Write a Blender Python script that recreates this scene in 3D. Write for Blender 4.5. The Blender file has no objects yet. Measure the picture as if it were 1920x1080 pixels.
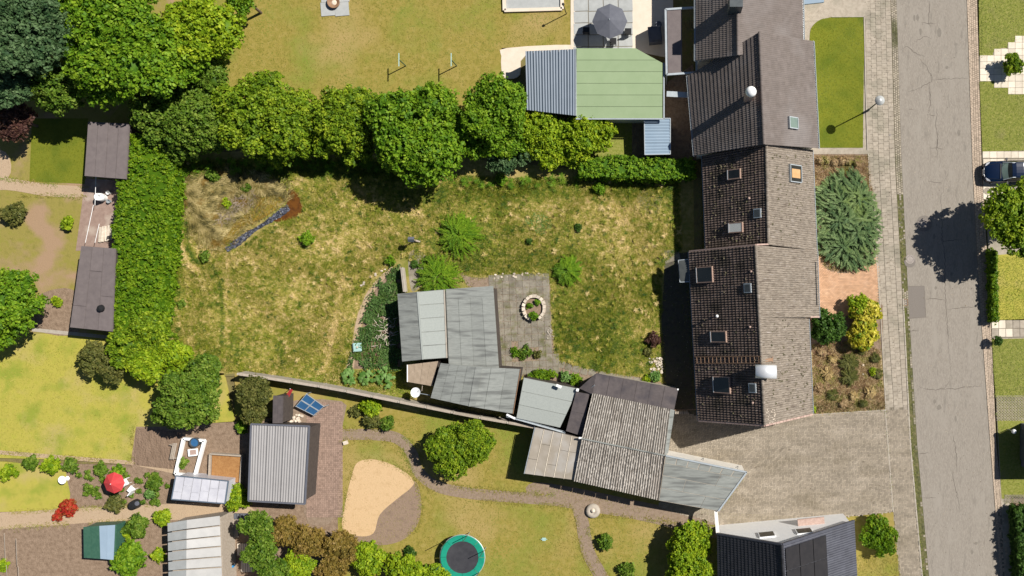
import bpy, math, random
import numpy as np
from mathutils import Vector, Matrix
D = bpy.data
SC = bpy.context.scene
COL = SC.collection
random.seed(7)

# ---------------------------------------------------------------- camera, sky, sun, exposure
CH = 70.0; F = 1540.0; NX = 1230.0; NY = 540.0
cam = D.cameras.new('camera'); camo = D.objects.new('camera', cam); COL.objects.link(camo)
camo.location = (0, 0, CH); cam.lens = 36*F/1920; cam.sensor_width = 36
cam.shift_x = (960-NX)/1920.0; cam.clip_end = 2000; cam.clip_start = 0.5
SC.camera = camo
SUNV = Vector((0.804, 0.410, 1.0)).normalized()
world = D.worlds.new('World'); SC.world = world; world.use_nodes = True
nt = world.node_tree; nt.nodes.clear()
sky = nt.nodes.new('ShaderNodeTexSky'); sky.sky_type = 'NISHITA'; sky.sun_disc = False
sky.sun_elevation = math.asin(SUNV.z); sky.sun_rotation = math.atan2(SUNV.x, SUNV.y)
sky.air_density = 0.7; sky.dust_density = 0.3
bg = nt.nodes.new('ShaderNodeBackground'); bg.inputs[1].default_value = 0.05
wo = nt.nodes.new('ShaderNodeOutputWorld')
nt.links.new(sky.outputs[0], bg.inputs[0]); nt.links.new(bg.outputs[0], wo.inputs[0])
sl = D.lights.new('sun', 'SUN'); sl.energy = 5.0; sl.angle = math.radians(0.5); sl.color = (1, .955, .89)
so = D.objects.new('sun', sl); COL.objects.link(so)
so.rotation_euler = SUNV.to_track_quat('Z', 'Y').to_euler(); so.location = (40, 20, 60)
SC.view_settings.view_transform = 'Standard'; SC.view_settings.look = 'None'
SC.view_settings.exposure = 0.5; SC.view_settings.gamma = 1; SC.view_settings.use_curve_mapping = False

# ---------------------------------------------------------------- helpers
def W(u, v, h=0.0):
    k = (CH-h)/F
    return Vector(((u-NX)*k, (NY-v)*k, h))
def S(px, h=0.0): return px*(CH-h)/F
def ray_plane(u, v, p0, p1, p2, lift=0.0):
    n = (p1-p0).cross(p2-p0).normalized()
    if n.z < 0: n = -n
    q = p0 + n*lift
    c = Vector((0, 0, CH)); d = Vector(((u-NX)/F, (NY-v)/F, -1))
    return c + d*((q-c).dot(n)/d.dot(n)), n

def props(o, label=None, cat=None, group=None, kind=None):
    if label: o['label'] = label
    if cat: o['category'] = cat
    if group: o['group'] = group
    if kind: o['kind'] = kind
    return o
def thing(name, label, cat, loc=(0, 0, 0), group=None, rz=0, kind=None):
    o = D.objects.new(name, None); COL.objects.link(o)
    o.location = loc; o.rotation_euler = (0, 0, rz); o.empty_display_size = .3
    return props(o, label, cat, group, kind)
def origin(parent):
    o = Vector((0, 0, 0))
    while parent is not None:
        o += Vector(parent.location); parent = parent.parent
    return o

class MB:
    def __init__(s): s.v = []; s.f = []; s.r = []
    def face(s, pts, r=0.5):
        n = len(s.v); s.v += [tuple(p) for p in pts]; s.f.append(tuple(range(n, n+len(pts)))); s.r.append(r)
    def add(s, vs, fs, r=0.5):
        n = len(s.v); s.v += [tuple(p) for p in vs]
        for f in fs: s.f.append(tuple(i+n for i in f)); s.r.append(r)
    def hexa(s, top, bot, r=0.5, bottom=True):
        n = len(top); vs = list(top)+list(bot)
        fs = [tuple(range(n))] + ([tuple(range(2*n-1, n-1, -1))] if bottom else [])
        for i in range(n):
            j = (i+1) % n; fs.append((i, i+n, j+n, j))
        s.add(vs, fs, r)
    def slab(s, quad, th, r=0.5, bottom=True):
        s.hexa(quad, [Vector(p)-Vector((0, 0, th)) for p in quad], r, bottom)
    def box(s, c, sx, sy, sz, rz=0, r=0.5, bottom=True):
        c = Vector(c); ca, sa = math.cos(rz), math.sin(rz)
        t = []
        for a, b in ((-1, -1), (1, -1), (1, 1), (-1, 1)):
            x, y = a*sx/2, b*sy/2
            t.append(c+Vector((x*ca-y*sa, x*sa+y*ca, sz/2)))
        s.hexa(t, [p-Vector((0, 0, sz)) for p in t], r, bottom)
    def obox(s, o, ax, ay, az, r=0.5):        # oriented box from centre and half axes
        t = [o-ax-ay+az, o+ax-ay+az, o+ax+ay+az, o-ax+ay+az]
        s.hexa(t, [p-az*2 for p in t], r)
    def bar(s, a, b, w, h=None, up=Vector((0, 0, 1)), r=.5):
        a = Vector(a); b = Vector(b); h = h or w
        d = (b-a)
        if d.length < 1e-6: return
        x = d/2; y = up.cross(d)
        if y.length < 1e-6: y = Vector((1, 0, 0)).cross(d)
        y = y.normalized()*w/2; z = d.cross(y).normalized()*h/2
        if z.z < 0: z = -z
        s.obox((a+b)/2, x, y, z, r)
    def tube(s, a, b, r0, r1=None, n=8, r=.5, caps=True):
        a = Vector(a); b = Vector(b); r1 = r0 if r1 is None else r1
        d = (b-a).normalized(); x = d.orthogonal().normalized(); y = d.cross(x)
        vs = []
        for c, q in ((a, r0), (b, r1)):
            for i in range(n):
                t = 2*math.pi*i/n; vs.append(c+(x*math.cos(t)+y*math.sin(t))*q)
        fs = [(i, (i+1) % n, n+(i+1) % n, n+i) for i in range(n)]
        if caps: fs += [tuple(range(n-1, -1, -1)), tuple(range(n, 2*n))]
        s.add(vs, fs, r)
    def lathe(s, c, prof, n=24, r=.5):         # prof = [(radius, z)]
        c = Vector(c); vs = []
        for q, z in prof:
            for i in range(n):
                t = 2*math.pi*i/n; vs.append(c+Vector((q*math.cos(t), q*math.sin(t), z)))
        fs = []
        for k in range(len(prof)-1):
            for i in range(n):
                j = (i+1) % n; fs.append((k*n+i, k*n+j, (k+1)*n+j, (k+1)*n+i))
        s.add(vs, fs, r)
    def build(s, name, mat, parent=None, smooth=False):
        o3 = origin(parent)
        rzs = parent.rotation_euler.z if parent is not None else 0
        me = D.meshes.new(name)
        vs = s.v
        if o3.length > 0 or rzs:
            ca, sa = math.cos(-rzs), math.sin(-rzs)
            a = np.array(vs, dtype=float)-np.array(o3)
            x = a[:, 0]*ca-a[:, 1]*sa; y = a[:, 0]*sa+a[:, 1]*ca
            a[:, 0] = x; a[:, 1] = y; vs = a.tolist()
        me.from_pydata(vs, [], s.f)
        me.materials.append(mat)
        at = me.attributes.new('rnd', 'FLOAT', 'FACE'); at.data.foreach_set('value', s.r)
        if smooth: me.polygons.foreach_set('use_smooth', [True]*len(s.f))
        o = D.objects.new(name, me); COL.objects.link(o)
        if parent is not None: o.parent = parent
        return o

def np_mesh(name, V, FQ, R, mat, parent=None, nside=4):
    """V (n,3), FQ (m,nside) int, R (m,)"""
    o3 = np.array(origin(parent))
    V = V-o3
    me = D.meshes.new(name)
    me.vertices.add(len(V)); me.vertices.foreach_set('co', V.astype(np.float32).ravel())
    m = len(FQ)
    me.loops.add(m*nside); me.loops.foreach_set('vertex_index', FQ.astype(np.int32).ravel())
    me.polygons.add(m)
    me.polygons.foreach_set('loop_start', (np.arange(m)*nside).astype(np.int32))
    try: me.polygons.foreach_set('loop_total', np.full(m, nside, dtype=np.int32))
    except Exception: pass
    me.update(calc_edges=True); me.validate()
    me.materials.append(mat)
    at = me.attributes.new('rnd', 'FLOAT', 'FACE'); at.data.foreach_set('value', R.astype(np.float32))
    o = D.objects.new(name, me); COL.objects.link(o)
    if parent is not None: o.parent = parent
    return o

# ---------------------------------------------------------------- materials
def mat(name, cols, scale=1.0, detail=5, rough=.85, bump=0.0, bscale=8.0, big=None, rv=0.0, rampr=(.3, .7),
        metal=0.0, trans=0.0, spec=.3, aniso=None, stain=None):
    """cols = colours of a ramp over noise; big = (colour, scale, lo, hi) second layer; rv = spread by piece"""
    m = D.materials.new(name); m.use_nodes = True; n = m.node_tree; N = n.nodes; L = n.links
    b = N['Principled BSDF']; b.inputs['Roughness'].default_value = rough; b.inputs['Metallic'].default_value = metal
    b.inputs['Specular IOR Level'].default_value = spec
    g = N.new('ShaderNodeNewGeometry'); pos = g.outputs['Position']
    if aniso:
        mp = N.new('ShaderNodeMapping'); L.new(pos, mp.inputs[0]); mp.inputs['Scale'].default_value = aniso[:3]
        mp.inputs['Rotation'].default_value = (0, 0, aniso[3]); pos2 = mp.outputs[0]
    else: pos2 = pos
    nz = N.new('ShaderNodeTexNoise'); nz.inputs['Scale'].default_value = scale; nz.inputs['Detail'].default_value = detail
    nz.inputs['Roughness'].default_value = .65
    L.new(pos2, nz.inputs['Vector'])
    cr = N.new('ShaderNodeValToRGB'); el = cr.color_ramp.elements
    k = len(cols)
    for i, c in enumerate(cols):
        p = rampr[0]+(rampr[1]-rampr[0])*i/max(1, k-1)
        e = el[i] if i < 2 else el.new(p)
        e.position = p; e.color = (*c, 1)
    if k == 1: el[1].color = (*cols[0], 1)
    L.new(nz.outputs[0], cr.inputs[0]); out = cr.outputs[0]
    for lay in ([big] if big and not isinstance(big, list) else (big or [])):
        c2, s2, lo, hi = lay
        n2 = N.new('ShaderNodeTexNoise'); n2.inputs['Scale'].default_value = s2; n2.inputs['Detail'].default_value = 4
        L.new(pos2, n2.inputs['Vector'])
        mr = N.new('ShaderNodeMapRange'); mr.inputs[1].default_value = lo; mr.inputs[2].default_value = hi
        L.new(n2.outputs[0], mr.inputs[0])
        mx = N.new('ShaderNodeMix'); mx.data_type = 'RGBA'; L.new(mr.outputs[0], mx.inputs[0]); L.new(out, mx.inputs[6])
        mx.inputs[7].default_value = (*c2, 1); out = mx.outputs[2]
    if rv:
        at = N.new('ShaderNodeAttribute'); at.attribute_name = 'rnd'
        oi = N.new('ShaderNodeObjectInfo')
        ad = N.new('ShaderNodeMath'); ad.operation = 'ADD'; L.new(at.outputs['Fac'], ad.inputs[0]); L.new(oi.outputs['Random'], ad.inputs[1])
        fr = N.new('ShaderNodeMath'); fr.operation = 'PINGPONG'; fr.inputs[1].default_value = 1.0; L.new(ad.outputs[0], fr.inputs[0])
        mr = N.new('ShaderNodeMapRange'); mr.inputs[3].default_value = 1-rv; mr.inputs[4].default_value = 1+rv
        L.new(fr.outputs[0], mr.inputs[0])
        ml = N.new('ShaderNodeVectorMath'); ml.operation = 'SCALE'; L.new(out, ml.inputs[0]); L.new(mr.outputs[0], ml.inputs['Scale'])
        out = ml.outputs[0]
    L.new(out, b.inputs['Base Color'])
    if bump:
        nb = N.new('ShaderNodeTexNoise'); nb.inputs['Scale'].default_value = bscale; nb.inputs['Detail'].default_value = 6
        L.new(pos, nb.inputs['Vector'])
        bp = N.new('ShaderNodeBump'); bp.inputs['Strength'].default_value = min(1, bump); bp.inputs['Distance'].default_value = .06*max(1, bump)
        L.new(nb.outputs[0], bp.inputs['Height']); L.new(bp.outputs[0], b.inputs['Normal'])
    return m

def leafmat(name, cols, big=None, trans=.35, rough=.6, bscale=.35, nv=1.1):
    """colour by the piece's own rnd, with slow drift over the plant; light passes through leaves"""
    m = D.materials.new(name); m.use_nodes = True; n = m.node_tree; N = n.nodes; L = n.links
    b = N['Principled BSDF']; b.inputs['Roughness'].default_value = rough; b.inputs['Specular IOR Level'].default_value = .25
    at = N.new('ShaderNodeAttribute'); at.attribute_name = 'rnd'
    g = N.new('ShaderNodeNewGeometry')
    nz = N.new('ShaderNodeTexNoise'); nz.inputs['Scale'].default_value = bscale*3; nz.inputs['Detail'].default_value = 3
    L.new(g.outputs['Position'], nz.inputs['Vector'])
    ad = N.new('ShaderNodeMath'); ad.operation = 'MULTIPLY_ADD'; L.new(nz.outputs[0], ad.inputs[0]); ad.inputs[1].default_value = nv; ad.inputs[2].default_value = -nv/2
    a2 = N.new('ShaderNodeMath'); a2.operation = 'ADD'; L.new(ad.outputs[0], a2.inputs[0]); L.new(at.outputs['Fac'], a2.inputs[1])
    cr = N.new('ShaderNodeValToRGB'); el = cr.color_ramp.elements; k = len(cols)
    for i, c in enumerate(cols):
        p = i/max(1, k-1); e = el[i] if i < 2 else el.new(p); e.position = p; e.color = (*c, 1)
    L.new(a2.outputs[0], cr.inputs[0]); out = cr.outputs[0]
    for lay in (big or []):
        c2, s2, lo, hi = lay
        n2 = N.new('ShaderNodeTexNoise'); n2.inputs['Scale'].default_value = s2; n2.inputs['Detail'].default_value = 5
        n2.inputs['Roughness'].default_value = .6
        L.new(g.outputs['Position'], n2.inputs['Vector'])
        mr = N.new('ShaderNodeMapRange'); mr.inputs[1].default_value = lo; mr.inputs[2].default_value = hi
        L.new(n2.outputs[0], mr.inputs[0])
        mx = N.new('ShaderNodeMix'); mx.data_type = 'RGBA'; L.new(mr.outputs[0], mx.inputs[0]); L.new(out, mx.inputs[6])
        mx.inputs[7].default_value = (*c2, 1); out = mx.outputs[2]
    L.new(out, b.inputs['Base Color'])
    if trans:
        tr = N.new('ShaderNodeBsdfTranslucent'); L.new(out, tr.inputs['Color'])
        ms = N.new('ShaderNodeMixShader'); ms.inputs[0].default_value = trans
        L.new(b.outputs[0], ms.inputs[1]); L.new(tr.outputs[0], ms.inputs[2])
        L.new(ms.outputs[0], N['Material Output'].inputs['Surface'])
    return m

# ground kinds
M = {}
M['earth'] = mat('earth', [(.11, .085, .035), (.17, .14, .055), (.13, .14, .03)], 1.2, 8, .95, .6, 9)
M['lawn_base'] = mat('meadow ground', [(.14, .14, .022), (.26, .215, .06), (.40, .30, .12)], 2.6, 9, .95, .7, 14,
                     big=[((.12, .15, .016), .22, .5, .68), ((.38, .28, .11), .35, .54, .72)])
M['lawn_top'] = mat('mown lawn with dry tinge', [(.17, .155, .022), (.25, .20, .042), (.29, .23, .065)], 2.2, 8, .95, .4, 22,
                    big=[((.165, .20, .026), .22, .48, .68), ((.33, .24, .09), .16, .52, .72)])
M['lawn_lush'] = mat('lush lawn', [(.10, .125, .007), (.145, .155, .010), (.13, .16, .012)], 3.5, 8, .95, .35, 30,
                     big=[((.085, .115, .006), .5, .45, .7)])
M['lawn_yellow'] = mat('yellow green lawn', [(.28, .26, .04), (.35, .31, .055), (.31, .30, .04)], 1.8, 8, .95, .3, 25,
                       big=[((.36, .29, .10), .3, .5, .66), ((.22, .25, .03), .5, .5, .68)])
M['lawn_front'] = mat('front lawn', [(.12, .15, .018), (.20, .21, .04), (.27, .25, .08)], 5, 9, .95, .5, 24,
                      big=[((.20, .185, .065), .6, .55, .75)])
M['soil'] = mat('soil', [(.15, .10, .065), (.22, .155, .105), (.28, .2, .14)], 3, 8, .95, .8, 10)
M['sand'] = mat('sand', [(.44, .30, .155), (.52, .36, .20), (.48, .335, .18)], 2, 8, .95, .4, 14)
M['wetsand'] = mat('damp earth', [(.17, .12, .085), (.24, .17, .12), (.21, .15, .10)], 2, 8, .95, .6, 10)
M['sandpath'] = mat('sandy path', [(.31, .22, .14), (.39, .29, .19), (.35, .25, .165)], 3, 8, .95, .5, 12)
M['brownpath'] = mat('brown path', [(.17, .12, .085), (.23, .17, .12), (.27, .2, .15)], 4, 8, .95, .5, 12)
M['asphalt'] = mat('asphalt', [(.185, .162, .133), (.24, .212, .176), (.31, .278, .234)], 8, 12, .9, .25, 60,
                   big=[((.27, .242, .203), .5, .50, .75), ((.165, .147, .122), 1.1, .58, .82)], aniso=(3, .6, 1, .05))
M['patch'] = mat('asphalt patch', [(.14, .122, .105), (.215, .19, .165)], 30, 6, .9, .3, 60)
M['crack'] = mat('crack', [(.10, .085, .07), (.14, .12, .10)], 9, 4, .95)
M['slab'] = mat('concrete slab', [(.26, .22, .17), (.33, .285, .225), (.38, .33, .265)], 3, 7, .9, .3, 25, rv=.10,
                big=[((.22, .20, .15), .5, .5, .72)])
M['paver'] = mat('block paver', [(.21, .178, .135), (.28, .237, .18), (.345, .295, .23)], .9, 8, .9, .3, 25, rv=.2,
                 big=[((.21, .175, .125), .5, .5, .75)], aniso=(.5, 1.2, 1, .1))
M['joint'] = mat('jointing', [(.15, .13, .095), (.21, .18, .135)], 5, 5, .95)
M['moss'] = mat('moss', [(.045, .05, .014), (.10, .10, .035), (.17, .14, .075)], 4, 7, .95, .6, 20)
M['cobble'] = mat('cobble', [(.25, .215, .165), (.35, .30, .235)], 2, 6, .85, .3, 30, rv=.25, big=[((.09, .09, .04), .25, .5, .62)])
M['redbrick'] = mat('terracotta paver', [(.42, .245, .14), (.50, .30, .18), (.54, .345, .22)], 1.5, 7, .9, .2, 30, rv=.14)
M['pinkbrick'] = mat('pinkish paver', [(.34, .27, .20), (.42, .33, .25)], 2, 7, .9, .2, 30, rv=.2)
M['oldslab'] = mat('weathered terrace slab', [(.14, .122, .092), (.205, .182, .142), (.26, .235, .185)], 1.6, 8, .9, .4, 22, rv=.13,
                   big=[((.12, .12, .05), 1.1, .53, .68)])
M['whiteslab'] = mat('pale garden slab', [(.55, .48, .38), (.66, .59, .48)], 2, 7, .85, .2, 22, rv=.12)
M['greyslab'] = mat('grey terrace tile', [(.30, .31, .30), (.37, .38, .37)], 2, 7, .8, .1, 22, rv=.06)
M['cream'] = mat('cream paving', [(.55, .47, .37), (.62, .54, .44)], 2, 7, .85, .1, 22, rv=.05)
# building
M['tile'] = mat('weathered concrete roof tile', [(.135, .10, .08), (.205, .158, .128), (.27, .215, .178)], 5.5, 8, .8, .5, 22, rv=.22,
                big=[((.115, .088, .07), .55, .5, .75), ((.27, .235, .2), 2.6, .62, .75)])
M['tile_g'] = mat('shade-darkened roof tile', [(.06, .043, .034), (.115, .084, .068), (.165, .125, .105)], 5.5, 8, .8, .5, 22, rv=.3,
                  big=[((.05, .04, .03), .7, .5, .7), ((.21, .165, .14), 2.2, .62, .72)])  # garden slope's shade put into the colour; tile itself matches the street side
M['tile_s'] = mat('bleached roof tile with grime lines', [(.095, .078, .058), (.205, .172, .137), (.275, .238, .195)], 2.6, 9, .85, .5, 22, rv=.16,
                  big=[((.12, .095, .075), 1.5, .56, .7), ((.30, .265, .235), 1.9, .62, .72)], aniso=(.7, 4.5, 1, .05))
M['tile_n'] = mat('brown grey roof tile', [(.12, .10, .088), (.155, .13, .118)], 2, 6, .8, .2, 22, rv=.08, big=[((.17, .15, .14), .3, .5, .7)])
M['tile_dark'] = mat('shade-darkened slate roof tile', [(.02, .02, .023), (.032, .032, .037)], 2, 5, .5, .1, 20, rv=.15)  # left slope's shade put into the colour of the same slate roof
M['tile_blue'] = mat('slate blue roof tile', [(.045, .047, .06), (.062, .065, .08)], 2, 5, .5, .1, 20, rv=.15)
M['verge'] = mat('pinkish verge', [(.30, .2, .165), (.42, .31, .26)], 5, 6, .85, .2, 20, rv=.15)
M['render'] = mat('plaster wall', [(.62, .59, .53), (.7, .67, .61)], 1.5, 5, .9, .1, 40)
M['white'] = mat('white paint', [(.78, .78, .77), (.82, .82, .8)], 3, 4, .5)
M['zinc'] = mat('zinc', [(.36, .40, .42), (.45, .49, .51)], 4, 4, .4, metal=.3, spec=.5)
M['steel'] = mat('stainless steel', [(.62, .63, .64), (.7, .71, .72)], 3, 3, .33, metal=.35)
M['lead'] = mat('dark lead', [(.05, .06, .065), (.08, .09, .095)], 3, 4, .5)
M['glass'] = mat('dark window glass', [(.012, .014, .013), (.022, .024, .022)], 1, 2, .12, spec=.3)
M['blind'] = mat('white blind', [(.55, .56, .52), (.6, .61, .57)], 2, 2, .6)
M['wood'] = mat('grey wood', [(.28, .23, .18), (.38, .33, .27)], 6, 6, .85, .2, 20, rv=.12)
M['rustwood'] = mat('rust brown wood', [(.2, .12, .075), (.3, .19, .12)], 6, 6, .85, .2, 20, rv=.1)
M['coppertrim'] = mat('brown metal trim', [(.26, .17, .13), (.34, .24, .19)], 6, 4, .5, rv=.05)
M['felt'] = mat('grey roofing felt', [(.165, .175, .162), (.215, .225, .208), (.25, .26, .24)], 4, 8, .9, .2, 60, rv=.07,
                big=[((.125, .13, .122), 1.0, .5, .66)], aniso=(.5, 3.6, 1, .1))
M['felt_light'] = mat('pale roofing felt', [(.265, .285, .265), (.31, .33, .305)], 8, 8, .9, .2, 60, rv=.04)
M['felt_dark'] = mat('dark roofing felt', [(.065, .055, .055), (.095, .08, .078)], 3, 8, .85, .2, 50, rv=.08,
                     big=[((.045, .04, .045), .8, .5, .7)])
M['felt_brown'] = mat('dark brown roofing felt', [(.12, .10, .098), (.155, .13, .125)], 2, 8, .85, .2, 50, rv=.06)
M['corr'] = mat('old fibre cement', [(.26, .235, .205), (.37, .34, .30), (.45, .42, .375)], 1.8, 8, .9, .4, 25, rv=.06,
                big=[((.14, .12, .10), 5.5, .56, .64), ((.25, .22, .19), .5, .5, .7)], aniso=(3.2, .7, 1, .2))
M['corr_moss'] = mat('dark growth in the troughs', [(.05, .042, .034), (.12, .105, .085)], 6, 6, .95, .5, 25)
M['brownsheet'] = mat('brown corrugated sheet', [(.27, .21, .15), (.34, .27, .2)], 3, 6, .7, rv=.05)
M['fogsheet'] = mat('dull translucent sheet', [(.27, .235, .185), (.34, .30, .25)], 1.2, 6, .45, rv=.07, big=[((.36, .34, .31), .5, .5, .7)])
M['bluesheet'] = mat('pale blue profiled sheet', [(.085, .115, .15), (.105, .135, .175)], 1, 4, .5, rv=.04)
M['greensheet'] = mat('pale green roof sheet', [(.215, .285, .155), (.24, .31, .175)], 1, 5, .6, rv=.04)
M['lightblue'] = mat('light blue sheet', [(.20, .27, .34), (.23, .30, .37)], 1, 4, .5, rv=.04)
M['greysheet'] = mat('grey profiled sheet', [(.25, .24, .235), (.28, .27, .265)], 1, 4, .55, rv=.05)
M['whitesheet'] = mat('white and grey sheet', [(.36, .355, .34), (.43, .42, .40)], 1, 4, .6, rv=.18)
M['polywhite'] = mat('white twin wall sheet', [(.38, .38, .42), (.50, .50, .53)], 1, 4, .3, rv=.08)
M['concrete'] = mat('concrete', [(.30, .26, .21), (.40, .36, .30)], 3, 8, .9, .3, 22, rv=.08)
M['darkwall'] = mat('dark timber', [(.05, .04, .035), (.08, .065, .055)], 4, 6, .8)
M['solar'] = mat('solar cells', [(.03, .10, .22), (.04, .13, .27)], 2, 3, .25, spec=.5)
M['solarblack'] = mat('black solar cells', [(.02, .018, .018), (.028, .025, .024)], 2, 3, .3, spec=.4)
M['carblue'] = mat('dark blue car paint', [(.002, .008, .028), (.002, .010, .034)], 1, 2, .22, spec=.6)
M['black'] = mat('black plastic', [(.012, .012, .013), (.02, .02, .02)], 4, 3, .5)
M['rubber'] = mat('rubber', [(.02, .02, .02), (.03, .03, .03)], 6, 3, .9)
M['headlight'] = mat('headlight lens', [(.6, .62, .65)], 2, 2, .1, spec=.7)
M['windscreen'] = mat('windscreen with pale sunshade', [(.13, .18, .16), (.17, .23, .20)], 1.5, 3, .12, spec=.7)
M['green_pad'] = mat('green safety pad', [(.008, .20, .13), (.012, .26, .17)], 2, 3, .5)
M['net'] = mat('jumping mat', [(.03, .03, .035), (.045, .045, .05)], 2, 3, .7)
M['red'] = mat('red fabric', [(.42, .035, .04), (.5, .05, .05)], 3, 3, .8)
M['greyfabric'] = mat('dark grey fabric', [(.09, .095, .115), (.11, .115, .135)], 3, 3, .8)
M['palegreen'] = mat('pale turquoise plastic', [(.30, .46, .43), (.36, .52, .48)], 4, 4, .5)
M['darkgreenp'] = mat('dark green plastic', [(.03, .09, .06), (.05, .12, .08)], 4, 4, .5)
M['bluep'] = mat('blue plastic', [(.02, .2, .42), (.03, .25, .5)], 4, 4, .5)
M['stone'] = mat('pale stone', [(.42, .35, .27), (.58, .51, .42)], 6, 7, .9, .4, 20, rv=.3)
M['water'] = mat('pond water', [(.05, .018, .004), (.13, .05, .010)], 3, 5, .2, .25, 6, spec=.6, big=[((.13, .05, .008), 2, .4, .6)])
M['liner'] = mat('wet pond liner', [(.015, .015, .018), (.05, .055, .075), (.2, .21, .26)], 5, 7, .3, 1.6, 7, spec=.6)
M['algae'] = mat('orange brown algae', [(.13, .09, .012), (.24, .15, .015), (.32, .2, .04)], 3, 8, .8, .8, 12)
M['rust'] = mat('rusty iron', [(.20, .11, .06), (.28, .17, .1)], 6, 5, .7)
M['iron'] = mat('cast iron', [(.22, .19, .165), (.30, .26, .23)], 8, 5, .6, rv=.1)
# plants
G = {}
G['maple'] = leafmat('yellow green leaves', [(.07, .14, .006), (.16, .26, .009), (.31, .39, .02)])
G['lime'] = leafmat('lime leaves', [(.11, .21, .006), (.23, .34, .010), (.38, .46, .02)])
G['bright'] = leafmat('bright green leaves', [(.06, .15, .006), (.135, .26, .010), (.25, .37, .02)])
G['dark'] = leafmat('dark green leaves', [(.022, .06, .007), (.05, .115, .012), (.09, .17, .025)])
G['blue'] = leafmat('blue green needles', [(.03, .075, .025), (.075, .14, .05), (.14, .22, .09)])
G['mixed'] = leafmat('mid green leaves', [(.05, .11, .008), (.12, .21, .016), (.22, .30, .04)])
G['olive'] = leafmat('olive leaves', [(.06, .075, .015), (.13, .14, .03), (.20, .19, .05)])
G['hedge'] = leafmat('thuja hedge', [(.06, .14, .004), (.13, .24, .006), (.23, .33, .012)])
G['juniper'] = leafmat('juniper', [(.06, .125, .04), (.155, .24, .085), (.29, .385, .155)], big=[((.22, .30, .07), .5, .56, .75)])
G['yellow'] = leafmat('golden variegated leaves', [(.10, .2, .01), (.5, .46, .03), (.75, .66, .12)])
G['redleaf'] = leafmat('red flowers', [(.25, .02, .015), (.5, .03, .02), (.3, .12, .03)])
G['purple'] = leafmat('purple brown leaves', [(.05, .02, .018), (.10, .045, .035), (.15, .09, .05)])
G['orange'] = leafmat('rust tinted leaves', [(.13, .10, .02), (.24, .17, .03), (.30, .2, .06)])
G['ivy'] = leafmat('ivy', [(.035, .085, .015), (.08, .16, .035), (.15, .24, .07)], big=[((.10, .16, .02), .8, .55, .7)])
G['brownveg'] = leafmat('dry brown herbs', [(.20, .12, .05), (.42, .29, .15), (.66, .53, .30)], big=[((.30, .29, .07), .9, .50, .64), ((.30, .17, .11), 1.6, .56, .7)])
G['rhubarb'] = leafmat('broad soft leaves', [(.08, .19, .03), (.15, .28, .06), (.22, .36, .11)])
G['meadow'] = leafmat('meadow blades', [(.15, .19, .012), (.30, .28, .038), (.50, .40, .14)],
                      big=[((.58, .43, .19), .55, .52, .68), ((.15, .22, .012), .3, .52, .64), ((.62, .48, .25), 1.9, .58, .68), ((.12, .17, .014), 1.3, .60, .70)], trans=.25, bscale=.5)
G['field'] = leafmat('meadow blades green to straw', [(.05, .10, .008), (.125, .18, .010), (.24, .25, .022), (.45, .37, .09), (.70, .54, .25)], trans=.25, nv=.25)
G['greenmeadow'] = leafmat('green grass blades', [(.11, .17, .01), (.21, .25, .018), (.34, .33, .06)],
                           big=[((.46, .36, .13), .7, .58, .72)], trans=.25, bscale=.5)
G['blades_yellow'] = leafmat('yellow lawn blades', [(.24, .25, .03), (.34, .32, .05), (.46, .39, .10)], trans=.2, nv=1.8)
G['blades_top'] = leafmat('dry lawn blades', [(.17, .17, .02), (.25, .22, .04), (.35, .26, .075)],
                          big=[((.17, .23, .026), .25, .5, .66)], trans=.2)
G['blades_lush'] = leafmat('lush lawn blades', [(.10, .14, .004), (.15, .18, .007), (.19, .20, .012)], trans=.2)
G['blades_front'] = leafmat('front lawn blades', [(.12, .18, .016), (.21, .25, .04), (.33, .32, .10)], trans=.2)
G['straw'] = leafmat('straw', [(.24, .16, .06), (.42, .30, .12), (.60, .46, .22)], big=[((.26, .2, .05), 1.0, .5, .66), ((.17, .10, .045), 1.7, .55, .68)], trans=.15)
G['twig'] = leafmat('dead twigs', [(.25, .19, .14), (.42, .34, .27)], trans=0)

# ---------------------------------------------------------------- geometry makers
def smoothpoly(pts, n=4, closed=True):
    P = [Vector((p[0], p[1], 0)) for p in pts]; out = []; m = len(P)
    rng = range(m) if closed else range(m-1)
    for i in rng:
        if closed: a, b, c, d = P[(i-1) % m], P[i], P[(i+1) % m], P[(i+2) % m]
        else: a, b, c, d = P[max(i-1, 0)], P[i], P[i+1], P[min(i+2, m-1)]
        for k in range(n):
            t = k/n
            q = .5*((2*b)+(-a+c)*t+(2*a-5*b+4*c-d)*t*t+(-a+3*b-3*c+d)*t**3)
            out.append((q.x, q.y))
    if not closed: out.append((P[-1].x, P[-1].y))
    return out
def area2(p): return sum(p[i][0]*p[(i+1) % len(p)][1]-p[(i+1) % len(p)][0]*p[i][1] for i in range(len(p)))
def sheet(name, pts, z, m, parent=None, base=-.14, kind='structure', jitter=0, label=None):
    pts = [tuple(p) for p in pts]
    if area2(pts) > 0: pts = pts[::-1]        # image y runs down: keep the face looking up
    if jitter:
        pts = [(a+random.uniform(-jitter, jitter), b+random.uniform(-jitter, jitter)) for a, b in pts]
    top = [W(a, b, z) for a, b in pts]; bot = [Vector((p.x, p.y, base)) for p in top]
    mb = MB(); mb.hexa(top, bot, .5, False)
    o = mb.build(name, m, parent)
    if kind: o['kind'] = kind
    if label: o['label'] = label
    return o
def inpoly(x, y, poly):
    c = np.zeros(len(x), bool); n = len(poly)
    for i in range(n):
        x1, y1 = poly[i]; x2, y2 = poly[(i+1) % n]
        cond = ((y1 > y) != (y2 > y)) & (x < (x2-x1)*(y-y1)/((y2-y1) if y2 != y1 else 1e-9)+x1)
        c ^= cond
    return c
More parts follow.
